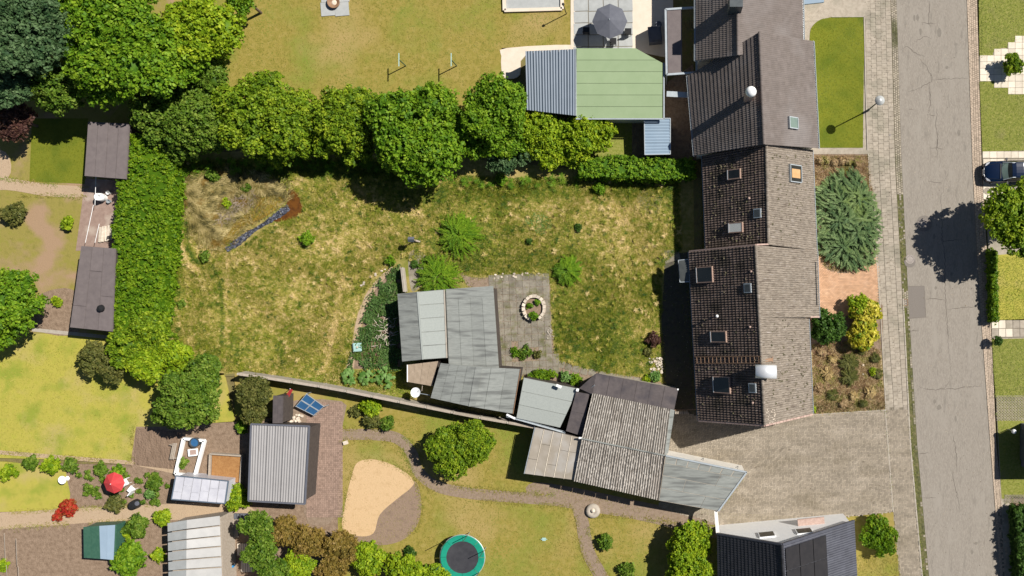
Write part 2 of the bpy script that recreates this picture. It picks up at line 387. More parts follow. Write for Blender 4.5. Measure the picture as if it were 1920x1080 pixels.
def pw(pts): return [(W(a, b).x, W(a, b).y) for a, b in pts]
def scatter(poly_px, dens, rng, holes=()):
    P = pw(poly_px); xs = [p[0] for p in P]; ys = [p[1] for p in P]
    A = (max(xs)-min(xs))*(max(ys)-min(ys)); n = int(A*dens)
    x = rng.uniform(min(xs), max(xs), n); y = rng.uniform(min(ys), max(ys), n)
    k = inpoly(x, y, P)
    for h in holes: k &= ~inpoly(x, y, pw(h))
    return x[k], y[k]
def blades(name, x, y, z, ang, Ln, Wd, lift, r, m, parent=None, kind='stuff'):
    n = len(x); z = np.broadcast_to(z, n); Ln = np.broadcast_to(Ln, n); Wd = np.broadcast_to(Wd, n); lift = np.broadcast_to(lift, n)
    dx, dy = np.cos(ang), np.sin(ang)
    V = np.empty((n, 3, 3))
    V[:, 0] = np.stack([x-dy*Wd/2, y+dx*Wd/2, z], 1)
    V[:, 1] = np.stack([x+dy*Wd/2, y-dx*Wd/2, z], 1)
    V[:, 2] = np.stack([x+dx*Ln, y+dy*Ln, z+lift], 1)
    o = np_mesh(name, V.reshape(-1, 3), np.arange(n*3).reshape(n, 3), r, m, parent, 3)
    if kind: o['kind'] = kind
    return o
def flow(x, y):
    return 2.2*np.sin(x*.55+1.3*np.sin(y*.4))+1.8*np.cos(y*.75+.9*np.sin(x*.6+2))
def vnoise(x, y, seed):
    xi = np.floor(x).astype(np.int64); yi = np.floor(y).astype(np.int64); fx = x-xi; fy = y-yi; fx = fx*fx*(3-2*fx); fy = fy*fy*(3-2*fy)
    def h(a, b): return (np.sin(a*127.1+b*311.7+seed*74.7)*43758.5453) % 1.0
    return (h(xi, yi)*(1-fx)+h(xi+1, yi)*fx)*(1-fy)+(h(xi, yi+1)*(1-fx)+h(xi+1, yi+1)*fx)*fy
ZONES = [(380, 440, 60, 80, .26), (440, 600, 120, 80, .12), (600, 430, 120, 70, .20), (560, 560, 130, 90, .18), (700, 460, 60, 50, .12), (1140, 410, 110, 45, .26), (1000, 395, 70, 35, .14), (1185, 470, 60, 50, .20), (1195, 600, 35, 50, .14), (625, 640, 40, 60, .14),
         (325, 430, 14, 120, -.34), (640, 320, 320, 18, -.26), (1110, 640, 70, 70, -.16), (900, 492, 80, 20, -.2), (380, 665, 70, 35, -.14), (575, 395, 40, 18, -.16), (480, 455, 60, 14, -.12), (850, 370, 220, 20, -.1), (940, 440, 70, 30, -.08), (1062, 420, 18, 60, -.14), (1262, 400, 14, 60, -.12)]
TRACKS = [([(350, 395), (352, 450), (362, 480), (378, 497)], 3.5, -.34), ([(400, 498), (416, 545), (420, 600), (412, 665)], 3, -.26), ([(388, 498), (408, 535), (425, 545)], 2.5, -.22), ([(342, 385), (338, 430), (342, 470), (354, 492), (370, 505)], 4.5, .30),
          ([(642, 520), (634, 580), (620, 640), (614, 690)], 5, .2), ([(424, 475), (424, 560), (430, 640)], 3, .16), ([(560, 335), (640, 345), (720, 378), (800, 415)], 9, .16), ([(790, 462), (735, 492), (690, 520)], 3, .16), ([(480, 600), (520, 640), (530, 690)], 4, -.14), ([(355, 620), (362, 660), (370, 700)], 4, .18)]
def field(x, y):
    u = x*F/CH+NX; v = NY-y*F/CH; f = np.full(len(x), .44)
    for a, b, c, d, w in ZONES: f += w*np.exp(-((u-a)/c)**2-((v-b)/d)**2)
    for pts, wd, w in TRACKS:
        dm = np.full(len(x), 1e9)
        for (a, b), (c, d) in zip(pts, pts[1:]):
            L2 = (c-a)**2+(d-b)**2; t = np.clip(((u-a)*(c-a)+(v-b)*(d-b))/L2, 0, 1); dm = np.minimum(dm, np.hypot(u-a-t*(c-a), v-b-t*(d-b)))
        f += 1.5*w*np.exp(-(dm/(wd*1.25))**2)
    xs, ys = x+y*.3, y-x*.25
    f += .24*(vnoise(xs*.8, ys*1.1, 1)-.5)+.30*(vnoise(xs*2.2, ys*3.4, 2)-.5)+.55*(vnoise(xs*5.5+ys, ys*7, 3)-.5)+.45*(vnoise(xs*11, ys*11, 4)-.5)
    return f
def grass(name, poly_px, dens, m, seed, L=(.08, .2), wd=.03, lift=(.02, .1), holes=(), label=None, z=0.0, parent=None, cat='grass', spread=1.0, fld=0, off=0.0):
    rng = np.random.default_rng(seed); x, y = scatter(poly_px, dens, rng, holes); n = len(x)
    ang = flow(x, y)+rng.normal(0, spread, n)
    # clumps share a shade
    cl = (np.sin(x*7.3+np.sin(y*5.1)*2)+np.sin(y*8.9+np.sin(x*6.3)*2))*.12
    r = np.clip(rng.normal(.48, .22, n)+cl, 0, 1)
    if fld: r = np.clip(field(x, y)+off+rng.normal(0, .13, n), 0, 1)
    o = blades(name, x, y, z, ang, rng.uniform(*L, n), wd*rng.uniform(.6, 1.4, n), rng.uniform(*lift, n), r, m, parent)
    return props(o, label, cat if parent is None else None)

def leafcloud(C, N, size, R, rng, elong=1.5, jit=.75):
    """diamond leaves at C with rough facing N"""
    n = len(C)
    Nn = N+rng.normal(0, jit, (n, 3)); Nn /= np.linalg.norm(Nn, axis=1)[:, None]+1e-9
    a = rng.normal(0, 1, (n, 3)); T = np.cross(Nn, a); T /= np.linalg.norm(T, axis=1)[:, None]+1e-9
    B = np.cross(Nn, T); s = size*rng.uniform(.6, 1.3, n)[:, None]
    V = np.empty((n, 4, 3))
    V[:, 0] = C+T*s*elong*.5; V[:, 1] = C+B*s*.5; V[:, 2] = C-T*s*elong*.5; V[:, 3] = C-B*s*.5
    return V.reshape(-1, 3), np.arange(n*4).reshape(n, 4), R
def core(bl, rng, k=.72):
    """rough inner foliage mass so that a crown does not read as see-through"""
    V = []; Fq = []; n0 = 0
    nu, nv = 14, 8
    for (x, y, z, rx, ry, rz) in bl:
        th = np.linspace(0, 2*np.pi, nu, endpoint=False); ph = np.linspace(-.45*np.pi, .5*np.pi, nv)
        for j, p in enumerate(ph):
            for t in th:
                q = k*(1+rng.uniform(-.14, .14)) if j < nv-1 else k
                V.append((x+rx*q*np.cos(p)*np.cos(t), y+ry*q*np.cos(p)*np.sin(t), max(.02, z+rz*q*np.sin(p))))
        for j in range(nv-1):
            for i in range(nu):
                Fq.append((n0+j*nu+i, n0+j*nu+(i+1) % nu, n0+(j+1)*nu+(i+1) % nu, n0+(j+1)*nu+i))
        n0 += nu*nv
    return np.array(V), np.array(Fq), rng.uniform(0, .2, len(Fq))
def crown(name, bl, m, parent, seed, leaf=.15, clump=.42, per=16, kind=None, corek=.64, minz=.03, cover=1.0):
    rng = np.random.default_rng(seed); Cs = []; Ns = []; Rs = []
    for (x, y, z, rx, ry, rz) in bl:
        r = (rx*ry*rz)**(1/3); nc = max(6, int(cover*2.7*math.pi*r*r*1.25/(clump*clump)))
        d = rng.normal(0, 1, (nc, 3)); d /= np.linalg.norm(d, axis=1)[:, None]
        d[:, 2] = np.where(d[:, 2] < -.25, -d[:, 2], d[:, 2])
        rad = rng.uniform(.80, 1.04, nc)[:, None]
        c = np.array([x, y, z])+d*rad*np.array([rx, ry, rz])
        cr = np.clip(rng.normal(.5, .2, nc), 0, 1)
        nl = per
        off = rng.normal(0, 1, (nc, nl, 3)); off /= np.linalg.norm(off, axis=2)[:, :, None]
        off *= (clump*.62)*rng.uniform(.45, 1.0, (nc, nl))[:, :, None]; off[:, :, 2] *= .75
        L = c[:, None]+off
        nn = off/(clump*.6)*.9+d[:, None]*.6+np.array([0, 0, .45])
        rr = np.clip(cr[:, None]+rng.normal(0, .16, (nc, nl))+off[:, :, 2]*.35, 0, 1)
        Cs.append(L.reshape(-1, 3)); Ns.append(nn.reshape(-1, 3)); Rs.append(rr.ravel())
    C = np.concatenate(Cs); Nn = np.concatenate(Ns); R = np.concatenate(Rs)
    keep = C[:, 2] > minz; C, Nn, R = C[keep], Nn[keep], R[keep]
    Nn /= np.linalg.norm(Nn, axis=1)[:, None]+1e-9
    V, Fq, R = leafcloud(C, Nn, leaf, R, rng)
    if corek:
        V2, F2, R2 = core(bl, rng, corek)
        Fq = np.concatenate([Fq, F2+len(V)]); V = np.concatenate([V, V2]); R = np.concatenate([R, R2])
    o = np_mesh(name, V, Fq, R, m, parent, 4)
    if kind: o['kind'] = kind
    return o
def blob(u, v, h, rp, fl=1.0, el=1.0):
    p = W(u, v, h); r = S(rp, h); return (p.x, p.y, p.z, r*el, r/el if el != 1 else r, r*fl)
barkm = mat('bark', [(.10, .07, .05), (.18, .13, .09)], 8, 6, .9, .6, 20)
def tree(name, label, cat, bl, m, seed, trunk=True, group=None, **k):
    x = sum(b[0]*b[3] for b in bl)/sum(b[3] for b in bl); y = sum(b[1]*b[3] for b in bl)/sum(b[3] for b in bl)
    t = thing(name, label, cat, (x, y, 0), group)
    if trunk:
        mb = MB(); top = max(b[2] for b in bl); w = .09+.03*max(b[3] for b in bl)
        mb.tube((x, y, 0), (x+.1, y+.05, top*.55), w, w*.75, 9); 
        for b in bl:
            q = Vector((b[0], b[1], b[2]+b[5]*.25))
            mb.tube((x+.1, y+.05, top*.5), q, w*.55, w*.15, 6)
        mb.build('trunk', barkm, t)
    crown('crown' if trunk else 'foliage', bl, m, t, seed, **k)
    return t
def sub(bls, n, seed, rr=(.24, .58), keep=True):
    """break big blobs into lobes for an uneven outline"""
    rng = random.Random(seed); out = []
    for (x, y, z, rx, ry, rz) in bls:
        if keep: out.append((x, y, z, rx*.80, ry*.80, rz*.86))
        for i in range(n):
            a = 2*math.pi*(i+rng.uniform(-.35, .35))/n; s = rng.uniform(*rr); q = rng.uniform(.86, 1.04)-s*rng.uniform(.62, .95)
            zz = z+rz*rng.uniform(-.2, .5)
            out.append((x+rx*q*math.cos(a), y+ry*q*math.sin(a), zz, rx*s, ry*s, rz*s))
    return out

# ---- pieces sharing a mesh
UNIT = {}
def unit_slab(m):
    if m.name not in UNIT:
        me = D.meshes.new('slab'); c = .06
        v = [(-.5, -.5, -1), (.5, -.5, -1), (.5, .5, -1), (-.5, .5, -1), (-.5, -.5, -.12), (.5, -.5, -.12), (.5, .5, -.12), (-.5, .5, -.12),
             (-.5+c/2, -.5+c/2, 0), (.5-c/2, -.5+c/2, 0), (.5-c/2, .5-c/2, 0), (-.5+c/2, .5-c/2, 0)]
        f = [(8, 9, 10, 11)]
        for i in range(4):
            j = (i+1) % 4; f.append((i, j, j+4, i+4)); f.append((i+4, j+4, j+8, i+8))
        me.from_pydata(v, [], f); me.materials.append(m); me.attributes.new('rnd', 'FLOAT', 'FACE')
        UNIT[m.name] = me
    return UNIT[m.name]
def piece(name, m, c, sx, sy, rz, parent, th=.05, tilt=.012):
    o = D.objects.new(name, unit_slab(m)); COL.objects.link(o); o.parent = parent
    p = Vector(c)-origin(parent); o.location = p; o.rotation_euler = (random.uniform(-tilt, tilt), random.uniform(-tilt, tilt), rz)
    o.scale = (sx, sy, th); return o
def lerp(a, b, t): return a+(b-a)*t
def edge_at(E, v):
    for (u0, v0), (u1, v1) in zip(E, E[1:]):
        if v0 <= v <= v1: return u0+(u1-u0)*(v-v0)/(v1-v0)
    return E[-1][0]

# ---------------------------------------------------------------- GROUND AND ROADS
mb = MB(); n = 24; R0 = 320
for i in range(n):
    for j in range(n):
        x0, x1 = -R0+2*R0*i/n, -R0+2*R0*(i+1)/n; y0, y1 = -R0+2*R0*j/n, -R0+2*R0*(j+1)/n
        mb.face([(x0, y0, -.13), (x1, y0, -.13), (x1, y1, -.13), (x0, y1, -.13)])
props(mb.build('ground', M['earth']), kind='structure')

RL = [(1672, -300), (1681, 0), (1690, 290), (1704, 575), (1720, 835), (1742, 1080), (1768, 1400)]
RR = [(1804, -300), (1813, 0), (1823.6, 315), (1838, 575), (1857, 835), (1876, 1080), (1902, 1400)]
GL = [(1661, -300), (1670, 0), (1679, 315), (1693, 575), (1706, 835), (1728, 1080), (1754, 1400)]      # outer edge of left gutter
KR = [(1811, -300), (1820, 0), (1828, 315), (1846, 575), (1861, 835), (1881, 1080), (1907, 1400)]      # outer edge of right gutter
BR = [(1822, -300), (1832, 0), (1841, 315), (1857, 575), (1868, 835), (1893, 1080), (1919, 1400)]      # back of right brick strip
PL = [(1613, -300), (1622, 0), (1627, 290), (1644, 575), (1660, 768), (1675, 960), (1686, 1080), (1712, 1400)]   # back edge of left pavement
def band(name, E0, E1, z, m, v0=-300, v1=1400, **k):
    vs = sorted(set([v0, v1]+[p[1] for p in E0+E1 if v0 < p[1] < v1]))
    return sheet(name, [(edge_at(E0, v), v) for v in vs]+[(edge_at(E1, v), v) for v in vs[::-1]], z, m, **k)
road = band('road', RL, RR, -.07, M['asphalt'])
gut = band('gutter', GL, RL, -.085, M['moss'])
band('kerb_ground', RR, BR, -.045, M['joint'])
pav = band('pavement', PL, GL, -.035, M['joint'], base=-.14)

def ribbon(name, pts, w, z, m, parent=None, jit=0, kind=None, seed=0, taper=False):
    rng = random.Random(seed); P = []
    for i, (a, b) in enumerate(pts):
        P.append(W(a+rng.uniform(-jit, jit), b+rng.uniform(-jit, jit), z))
    mb = MB(); Lf = []; Rt = []
    for i, p in enumerate(P):
        d = (P[min(i+1, len(P)-1)]-P[max(i-1, 0)]); d.z = 0; d.normalize(); nrm = Vector((-d.y, d.x, 0))
        ww = w*rng.uniform(.7, 1.3) if jit else w
        if taper: ww *= max(.25, 1-abs(2*i/(len(P)-1)-1)**3)
        Lf.append(p+nrm*ww/2); Rt.append(p-nrm*ww/2)
    for i in range(len(P)-1): mb.face([Lf[i], Rt[i], Rt[i+1], Lf[i+1]][::-1] if False else [Rt[i], Rt[i+1], Lf[i+1], Lf[i]])
    o = mb.build(name, m, parent)
    if kind: o['kind'] = kind
    return o
def dens(pts, step=6):
    out = []
    for (a, b), (c, d) in zip(pts, pts[1:]):
        n = max(1, int(math.hypot(c-a, d-b)/step))
        out += [(a+(c-a)*k/n, b+(d-b)*k/n) for k in range(n)]
    return out+[pts[-1]]
CR = [[(1743, 0), (1742, 25), (1740, 40), (1745, 52)], [(1728, 42), (1740, 44), (1755, 45)], [(1717, 78), (1733, 68), (1746, 72)],
      [(1690, 93), (1702, 86), (1712, 98), (1733, 106)], [(1724, 110), (1738, 126), (1748, 146), (1746, 153), (1726, 164), (1699, 174)],
      [(1748, 149), (1780, 148), (1816, 146)], [(1743, 153), (1744, 190), (1742, 215)], [(1738, 216), (1755, 217)], [(1757, 203), (1755, 235), (1759, 258), (1756, 277)],
      [(1743, 277), (1757, 278), (1770, 280)], [(1757, 260), (1757, 300)], [(1777, 325), (1770, 342), (1768, 358), (1764, 370), (1766, 400), (1766, 440), (1772, 480), (1772, 545), (1776, 600), (1779, 650), (1783, 710)],
      [(1740, 340), (1768, 343)], [(1736, 560), (1773, 562)], [(1778, 580), (1800, 577), (1836, 575)], [(1783, 712), (1770, 727), (1758, 731), (1735, 730), (1718, 722)],
      [(1760, 730), (1790, 729), (1815, 725), (1846, 724)], [(1784, 810), (1790, 830), (1793, 855), (1795, 885)], [(1704, 205), (1713, 206)], [(1784, 880), (1795, 930), (1800, 960)],
      [(1720, 850), (1743, 849)], [(1730, 933), (1755, 934)], [(1703, 620), (1722, 621)], [(1762, 440), (1766, 453), (1803, 449)]]
for i, c in enumerate(CR): ribbon('crack', dens(c, 4), .045, -.066, M['crack'], road, 1.2, seed=i, taper=True)
sheet('asphalt_patch', [(1703, 537), (1733, 536), (1736, 595), (1706, 597)], -.066, M['patch'], road, base=-.068, kind=None)
ribbon('crack', [(1703, 537), (1733, 536), (1736, 595), (1706, 597)], .03, -.062, M['crack'], road)

stain = mat('old oil and tyre marks', [(.15, .132, .108), (.205, .182, .15)], 5, 8, .8, aniso=(4, 1, 1, .05))
rn = random.Random(12)
for i in range(16):
    v = rn.uniform(20, 1060); u = rn.uniform(edge_at(RL, v)+15, edge_at(RR, v)-15); r1 = rn.uniform(2, 5); r2 = rn.uniform(3, 9)
    sheet('stain', [(u+r1*math.cos(a*.63)*rn.uniform(.6, 1.1), v+r2*math.sin(a*.63)*rn.uniform(.6, 1.1)) for a in range(10)], -.0665, stain, road, base=-.068, kind=None)
# pavement slabs (upper part) laid in five courses along the kerb
mbx = MB(); rest = MB(); cnt = 0
sl = []
v = -40.0
rows = []
while v < 768:
    rows.append(v); v += 8.6
for i, v in enumerate(rows):
    a, b = edge_at(PL, v), edge_at(GL, v)-.4
    for c in range(5):
        off = (c % 2)*4.3; vv = v+off
        if vv > 764: continue
        u0 = lerp(a, b, c/5); u1 = lerp(a, b, (c+1)/5)
        sl.append((abs(vv-520), (u0+u1)/2, vv+4.3, (u1-u0)))
sl.sort()
for k, (d, u, v, w) in enumerate(sl):
    p = W(u, v, .0)
    if k < 300: piece('slab', M['slab'], p+Vector((0, 0, random.uniform(-.004, .006))), S(w)*.962, S(8.6)*.955, .045, pav)
    else: rest.box(p-Vector((0, 0, .02)), S(w)*.962, S(8.6)*.955, .05, .045, random.random(), False)
o = rest.build('slab', M['slab'], pav); o['kind'] = 'stuff'

# gutter cobbles, right gutter stones, right brick strip
def course(name, E0, E1, cols, step, z, m, parent, th=.05, gap=.82, v0=-60, v1=1140, skip=None, seed=1):
    rng = random.Random(seed); mb = MB(); v = v0
    while v < v1:
        a, b = edge_at(E0, v), edge_at(E1, v)
        for c in range(cols):
            if skip and skip(v, c, rng): continue
            u = lerp(a, b, (c+.5)/cols); p = W(u, v+(step/2 if c % 2 else 0), z+rng.uniform(-.008, .006))
            mb.box(p-Vector((0, 0, th/2)), S((b-a)/cols)*gap, S(step)*gap, th, .05+rng.uniform(-.03, .03), rng.random(), False)
        v += step
    o = mb.build(name, m, parent); o['kind'] = 'stuff'; return o
def skipmoss(v, c, rng):
    if 366 < v < 545: return rng.random() < .75
    if 575 < v < 800: return c < 2 or rng.random() < .25
    if v > 800: return c < 2 or rng.random() < .5+.0013*(v-800)
    return False
course('cobblestone', [(a+.5, b) for a, b in GL], RL, 3, 4.4, -.055, M['cobble'], gut, skip=skipmoss)
mb = MB()
for v0 in range(560, 1180, 22):     # kerb stones beside the lower gutter
    a = W(edge_at(GL, v0)+1.2, v0+.3, .0); b = W(edge_at(GL, v0+21.4)+1.2, v0+21.4, .0)
    mb.bar(a-Vector((0, 0, .05)), b-Vector((0, 0, .05)), .1, .12, r=random.random())
o = mb.build('kerb', M['concrete'], gut); o['kind'] = 'stuff'
kg = [o for o in COL.objects if o.name == 'kerb_ground'][0]
course('gutter_stone', RR, KR, 2, 6.5, -.03, M['pinkbrick'], kg, gap=.88)
course('brick', KR, BR, 3, 3.6, -.012, M['pinkbrick'], kg, gap=.86, skip=lambda v, c, r: v > 960 and r.random() < .35)

# ---------------------------------------------------------------- YARDS AND LAWNS
LAWN = [(296, 250), (420, 285), (560, 280), (700, 290), (900, 300), (1110, 320), (1300, 330), (1305, 800), (1180, 780), (1150, 700), (1000, 690), (950, 760), (960, 800), (820, 782), (700, 752), (560, 722), (440, 700), (330, 715), (280, 620)]
sheet('garden_ground', [(205, 230), (1315, 280), (1318, 815), (1060, 812), (440, 705), (150, 720), (140, 600)], -.012, M['earth'])
lawn = sheet('lawn', LAWN, 0, M['lawn_base'])
GR = [(322, 305), (400, 300), (560, 296), (700, 298), (860, 330), (1110, 335), (1276, 342), (1278, 468), (1262, 480), (1242, 500), (1238, 610), (1243, 705), (1215, 706), (1130, 700), (1042, 672), (1032, 518),
      (870, 514), (780, 500), (750, 478), (735, 500), (700, 520), (676, 560), (661, 620), (655, 668), (640, 700), (560, 712), (440, 697), (360, 690), (322, 640), (306, 560), (318, 420)]
MOUND = smoothpoly([(352, 352), (372, 332), (420, 325), (480, 330), (535, 345), (545, 365), (520, 385), (470, 420), (430, 455), (400, 468), (372, 450), (352, 410)])
WATER = smoothpoly([(424, 468), (436, 472), (470, 450), (505, 425), (540, 412), (563, 402), (566, 380), (556, 360), (541, 355), (538, 375), (520, 392), (480, 410), (450, 437)])
grass('long_grass', GR, 560, G['field'], 3, fld=1, L=(.07, .26), wd=.032, lift=(.02, .16), holes=[WATER], label='sun-bleached long grass of the big garden left of the brown tiled house')
# tussocks and rosettes standing out of the sward
def tussocks(name, poly, dn, m, seed, label, nb=26, R0=.26, hgt=.22, holes=(), r0=.5, fl=True):
    rng = np.random.default_rng(seed); cx, cy = scatter(poly, dn, rng, holes); n = len(cx)
    a = rng.uniform(0, 6.28, (n, nb)); sz = rng.uniform(.45, 1.35, n)[:, None]; q = rng.uniform(0, .5, (n, nb))*R0*sz
    X = (cx[:, None]+np.cos(a)*q).ravel(); Y = (cy[:, None]+np.sin(a)*q).ravel(); L_ = (R0*sz*rng.uniform(.5, 1.1, (n, nb))).ravel()
    base = field(cx, cy)[:, None] if fl else np.full((n, 1), r0); r = np.clip(base+rng.normal(0, .16, (n, 1))+rng.normal(0, .1, (n, nb)), 0, 1).ravel()
    o = blades(name, X, Y, np.repeat(rng.uniform(.05, hgt, n), nb), a.ravel()+rng.normal(0, .5, n*nb), L_, .04, rng.uniform(-.1, .12, n*nb), r, m); props(o, label, 'grass')
tussocks('tussock', GR, 2.6, G['field'], 401, 'coarse tussocks standing in the long grass', holes=[MOUND, WATER])
tussocks('rosette', GR, .35, G['dark'], 402, 'dark dock and thistle rosettes in the long grass', nb=14, R0=.2, hgt=.12, holes=[MOUND, WATER], fl=False)
tussocks('nettles', [(330, 300), (560, 292), (700, 296), (880, 335), (1085, 330), (1085, 348), (880, 352), (700, 322), (560, 318), (335, 330)], 3.2, G['bright'], 403, 'nettles and seedlings under the edge of the tree row', nb=34, R0=.32, hgt=.55, fl=False, r0=.4)
# greener, fuller turf right of the terrace and along the top edge
grass('green_turf', [(1034, 560), (1238, 520), (1238, 700), (1130, 696), (1046, 668)], 300, G['field'], 4, fld=1, off=-.06, L=(.06, .2), wd=.028, label='denser green turf between the slab terrace and the house')
grass('hedge_foot_grass', [(330, 312), (700, 300), (880, 345), (1110, 338), (1272, 345), (1272, 368), (880, 372), (700, 332), (560, 335), (345, 345)], 330, G['field'], 5, fld=1, off=-.12, L=(.1, .3), wd=.035, lift=(.05, .25), label='rank green grass along the foot of the tree row')
grass('left_edge_grass', [(322, 345), (345, 360), (350, 470), (330, 590), (300, 640), (308, 500)], 200, G['field'], 6, fld=1, off=-.08, L=(.08, .22), wd=.03, label='green strip of grass beside the tall clipped hedge')

# terrace and paths
TER = smoothpoly([(862, 508), (884, 520), (925, 519), (1018, 515), (1030, 522), (1034, 600), (1042, 668), (1070, 684), (1130, 697), (1215, 710), (1248, 722), (1262, 740), (1110, 712), (1086, 730), (975, 705), (940, 700), (925, 640), (922, 560), (880, 540)], 3)
ter = sheet('terrace', TER, .014, M['brownpath'])
TERW = pw(TER)
k = 0
for i in range(-1, 10):
    for j in range(-1, 17):
        u = 922+i*12.6+j*.55; v = 522+j*12.6-i*.5
        if not inpoly(np.array([W(u, v).x]), np.array([W(u, v).y]), pw([(918, 518), (1024, 514), (1036, 600), (1040, 664), (1088, 700), (930, 700)]))[0]: continue
        if 958 < u < 1016 and 646 < v < 676: continue
        q = W(u, v, .045); sx = S(12.6)*random.uniform(.93, .965)
        piece('slab', M['oldslab'], q+Vector((0, 0, random.uniform(-.01, .008))), sx, sx, .045+random.uniform(-.01, .01), ter, .06, .02); k += 1
for a, b in [(1052, 683), (1066, 688), (1080, 692), (1095, 696), (1110, 698), (1130, 703), (1146, 706), (1162, 708), (1178, 711), (1194, 714), (1210, 717)]:
    piece('slab', M['oldslab'], W(a, b, .04), S(13), S(12), -.25+random.uniform(-.03, .03), ter, .05)
grass('terrace_weeds', TER, 14, G['greenmeadow'], 8, L=(.05, .14), wd=.03, label='weeds sprouting in the joints of the slab terrace', cat='weeds', z=.02)
sheet('side_path', [(1243, 478), (1312, 470), (1316, 790), (1262, 800), (1262, 740), (1245, 720), (1240, 600), (1246, 505)], .012, mat('shade-darkened paving', [(.045, .04, .03), (.08, .07, .05), (.06, .07, .025)], 2.5, 8, .95, .5, 18))  # shade of the house put into the paving colour
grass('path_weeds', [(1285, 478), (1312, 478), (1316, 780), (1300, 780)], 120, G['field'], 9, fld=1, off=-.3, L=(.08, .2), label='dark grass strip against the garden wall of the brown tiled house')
sheet('small_paved_patch', [(1246, 470), (1272, 468), (1276, 486), (1248, 494)], .02, M['oldslab'])
# bare path between lawn and ivy bed, and sandy spot by the bird box
sheet('garden_path', smoothpoly([(648, 700), (658, 655), (668, 600), (682, 560), (702, 528), (728, 505), (736, 500), (730, 512), (706, 540), (690, 570), (678, 610), (668, 660), (660, 700)]), .012, M['sandpath'])
sheet('bare_patch', smoothpoly([(768, 474), (786, 470), (800, 482), (812, 500), (800, 520), (785, 540), (772, 545), (766, 510)]), .012, M['oldslab'])

# neighbours' ground
sheet('upper_neighbour_lawn', [(380, -200), (1080, -200), (1080, 84), (940, 90), (960, 230), (200, 230), (300, 100)], .0, M['lawn_top'])
grass('mown_grass', [(420, -20), (1072, -20), (1072, 82), (940, 88), (900, 190), (420, 190)], 60, G['blades_top'], 21, L=(.06, .16), wd=.04, lift=(.01, .05), label='dry mown lawn of the garden above the tree row')
sheet('upper_terrace', [(1075, -200), (1190, -200), (1190, 95), (1075, 95)], .006, M['joint'])
tt = COL.objects['upper_terrace']
for i in range(4):
    for j in range(-1, 5):
        piece('tile', M['greyslab'], W(1089+i*28, 10+j*22, .04), S(26.5), S(20.6), .03, tt, .05, .004)
sheet('cream_path', [(1186, -200), (1262, -200), (1262, 110), (1186, 95)], .012, M['cream'])
sheet('cream_edging', smoothpoly([(950, 90), (1080, 84), (1080, 100), (985, 104), (975, 140), (955, 148), (942, 140), (940, 105)], 3), .02, M['cream'])
sheet('edging_strip', [(1070, -100), (1078, -100), (1078, 90), (1070, 90)], .03, M['cream'])
sheet('upper_yard', [(1150, 225), (1300, 120), (1312, 300), (1100, 300)], -.004, M['soil'])
sheet('yard_lawn', [(1110, 222), (1185, 222), (1185, 300), (1110, 300)], .006, M['lawn_front'])
# fire pit slab & second slab
sheet('left_neighbour_ground', [(-300, -200), (380, -200), (300, 120), (240, 240), (215, 620), (150, 700), (-300, 650)], -.006, mat('worn lawn', [(.17, .155, .03), (.24, .20, .05), (.20, .19, .03)], 1.6, 8, .95, .5, 16, big=[((.30, .20, .12), .28, .50, .62)]))
sheet('left_lawn', [(60, 222), (165, 222), (160, 345), (55, 340)], .004, M['lawn_lush'])
grass('left_lawn_grass', [(60, 222), (165, 222), (160, 345), (55, 340)], 60, G['blades_lush'], 24, L=(.06, .14), wd=.04, lift=(.01, .05), label='bright lawn patch left of the upper brown shed')
sheet('sandy_path', smoothpoly([(-80, 325), (20, 335), (90, 345), (170, 352), (172, 368), (90, 368), (10, 356), (-80, 360)]), .01, M['sandpath'])
sheet('sandy_corner', smoothpoly([(-60, 280), (10, 285), (14, 335), (-60, 345)]), .008, M['sandpath'])
sheet('brick_yard', [(160, 335), (225, 338), (222, 470), (142, 470)], .014, mat('worn pinkish brick', [(.22, .15, .12), (.30, .215, .175)], 3, 7, .9, .3, 20, big=[((.4, .33, .27), .7, .55, .75)]))
sheet('soil_bed', smoothpoly([(66, 560), (120, 540), (150, 560), (145, 625), (70, 618)]), .006, M['soil'])
sheet('lower_left_lawn', [(-300, 628), (190, 625), (300, 690), (420, 700), (440, 790), (300, 800), (255, 800), (245, 866), (-300, 850)], 0, M['lawn_yellow'])
grass('yellow_lawn_grass', [(-20, 630), (190, 628), (300, 720), (300, 795), (250, 800), (240, 862), (-20, 848)], 60, G['blades_yellow'], 22, L=(.06, .15), wd=.04, lift=(.01, .05), label='smooth yellow-green lawn at the lower left')
ribbon('border_strip', dens([(-40, 845), (120, 858), (250, 868), (330, 885)], 20), .35, .01, M['sandpath'], kind='structure')
ribbon('border_strip', dens([(60, 618), (140, 626), (200, 632)], 20), .3, .01, M['concrete'], kind='structure')
sheet('allotment_ground', [(-300, 862), (245, 872), (250, 800), (470, 790), (640, 760), (640, 1400), (-300, 1400)], -.006, M['soil'])
sheet('small_lawn', smoothpoly([(-80, 870), (100, 876), (125, 900), (120, 950), (0, 960), (-80, 962)]), .006, M['lawn_yellow'])
sheet('allotment_path', smoothpoly([(-80, 968), (60, 958), (200, 950), (320, 945), (420, 940), (470, 950), (470, 978), (330, 975), (200, 978), (60, 988), (-80, 995)]), .01, M['sandpath'])
sheet('lower_lawn', [(440, 700), (1060, 806), (1080, 900), (1345, 960), (1345, 1400), (640, 1400), (630, 760), (440, 780)], -.002, M['lawn_top'])
grass('lower_lawn_grass', [(640, 790), (800, 780), (1000, 812), (1000, 905), (1340, 985), (1340, 1090), (640, 1090)], 60, G['blades_top'], 23, L=(.06, .16), wd=.04, lift=(.01, .06), label='patchy lawn of the lower garden around the trampoline')
sheet('brick_paving', smoothpoly([(520, 756), (640, 752), (642, 800), (628, 960), (600, 985), (570, 960), (572, 800), (525, 790)], 3), .012, M['brownpath'])
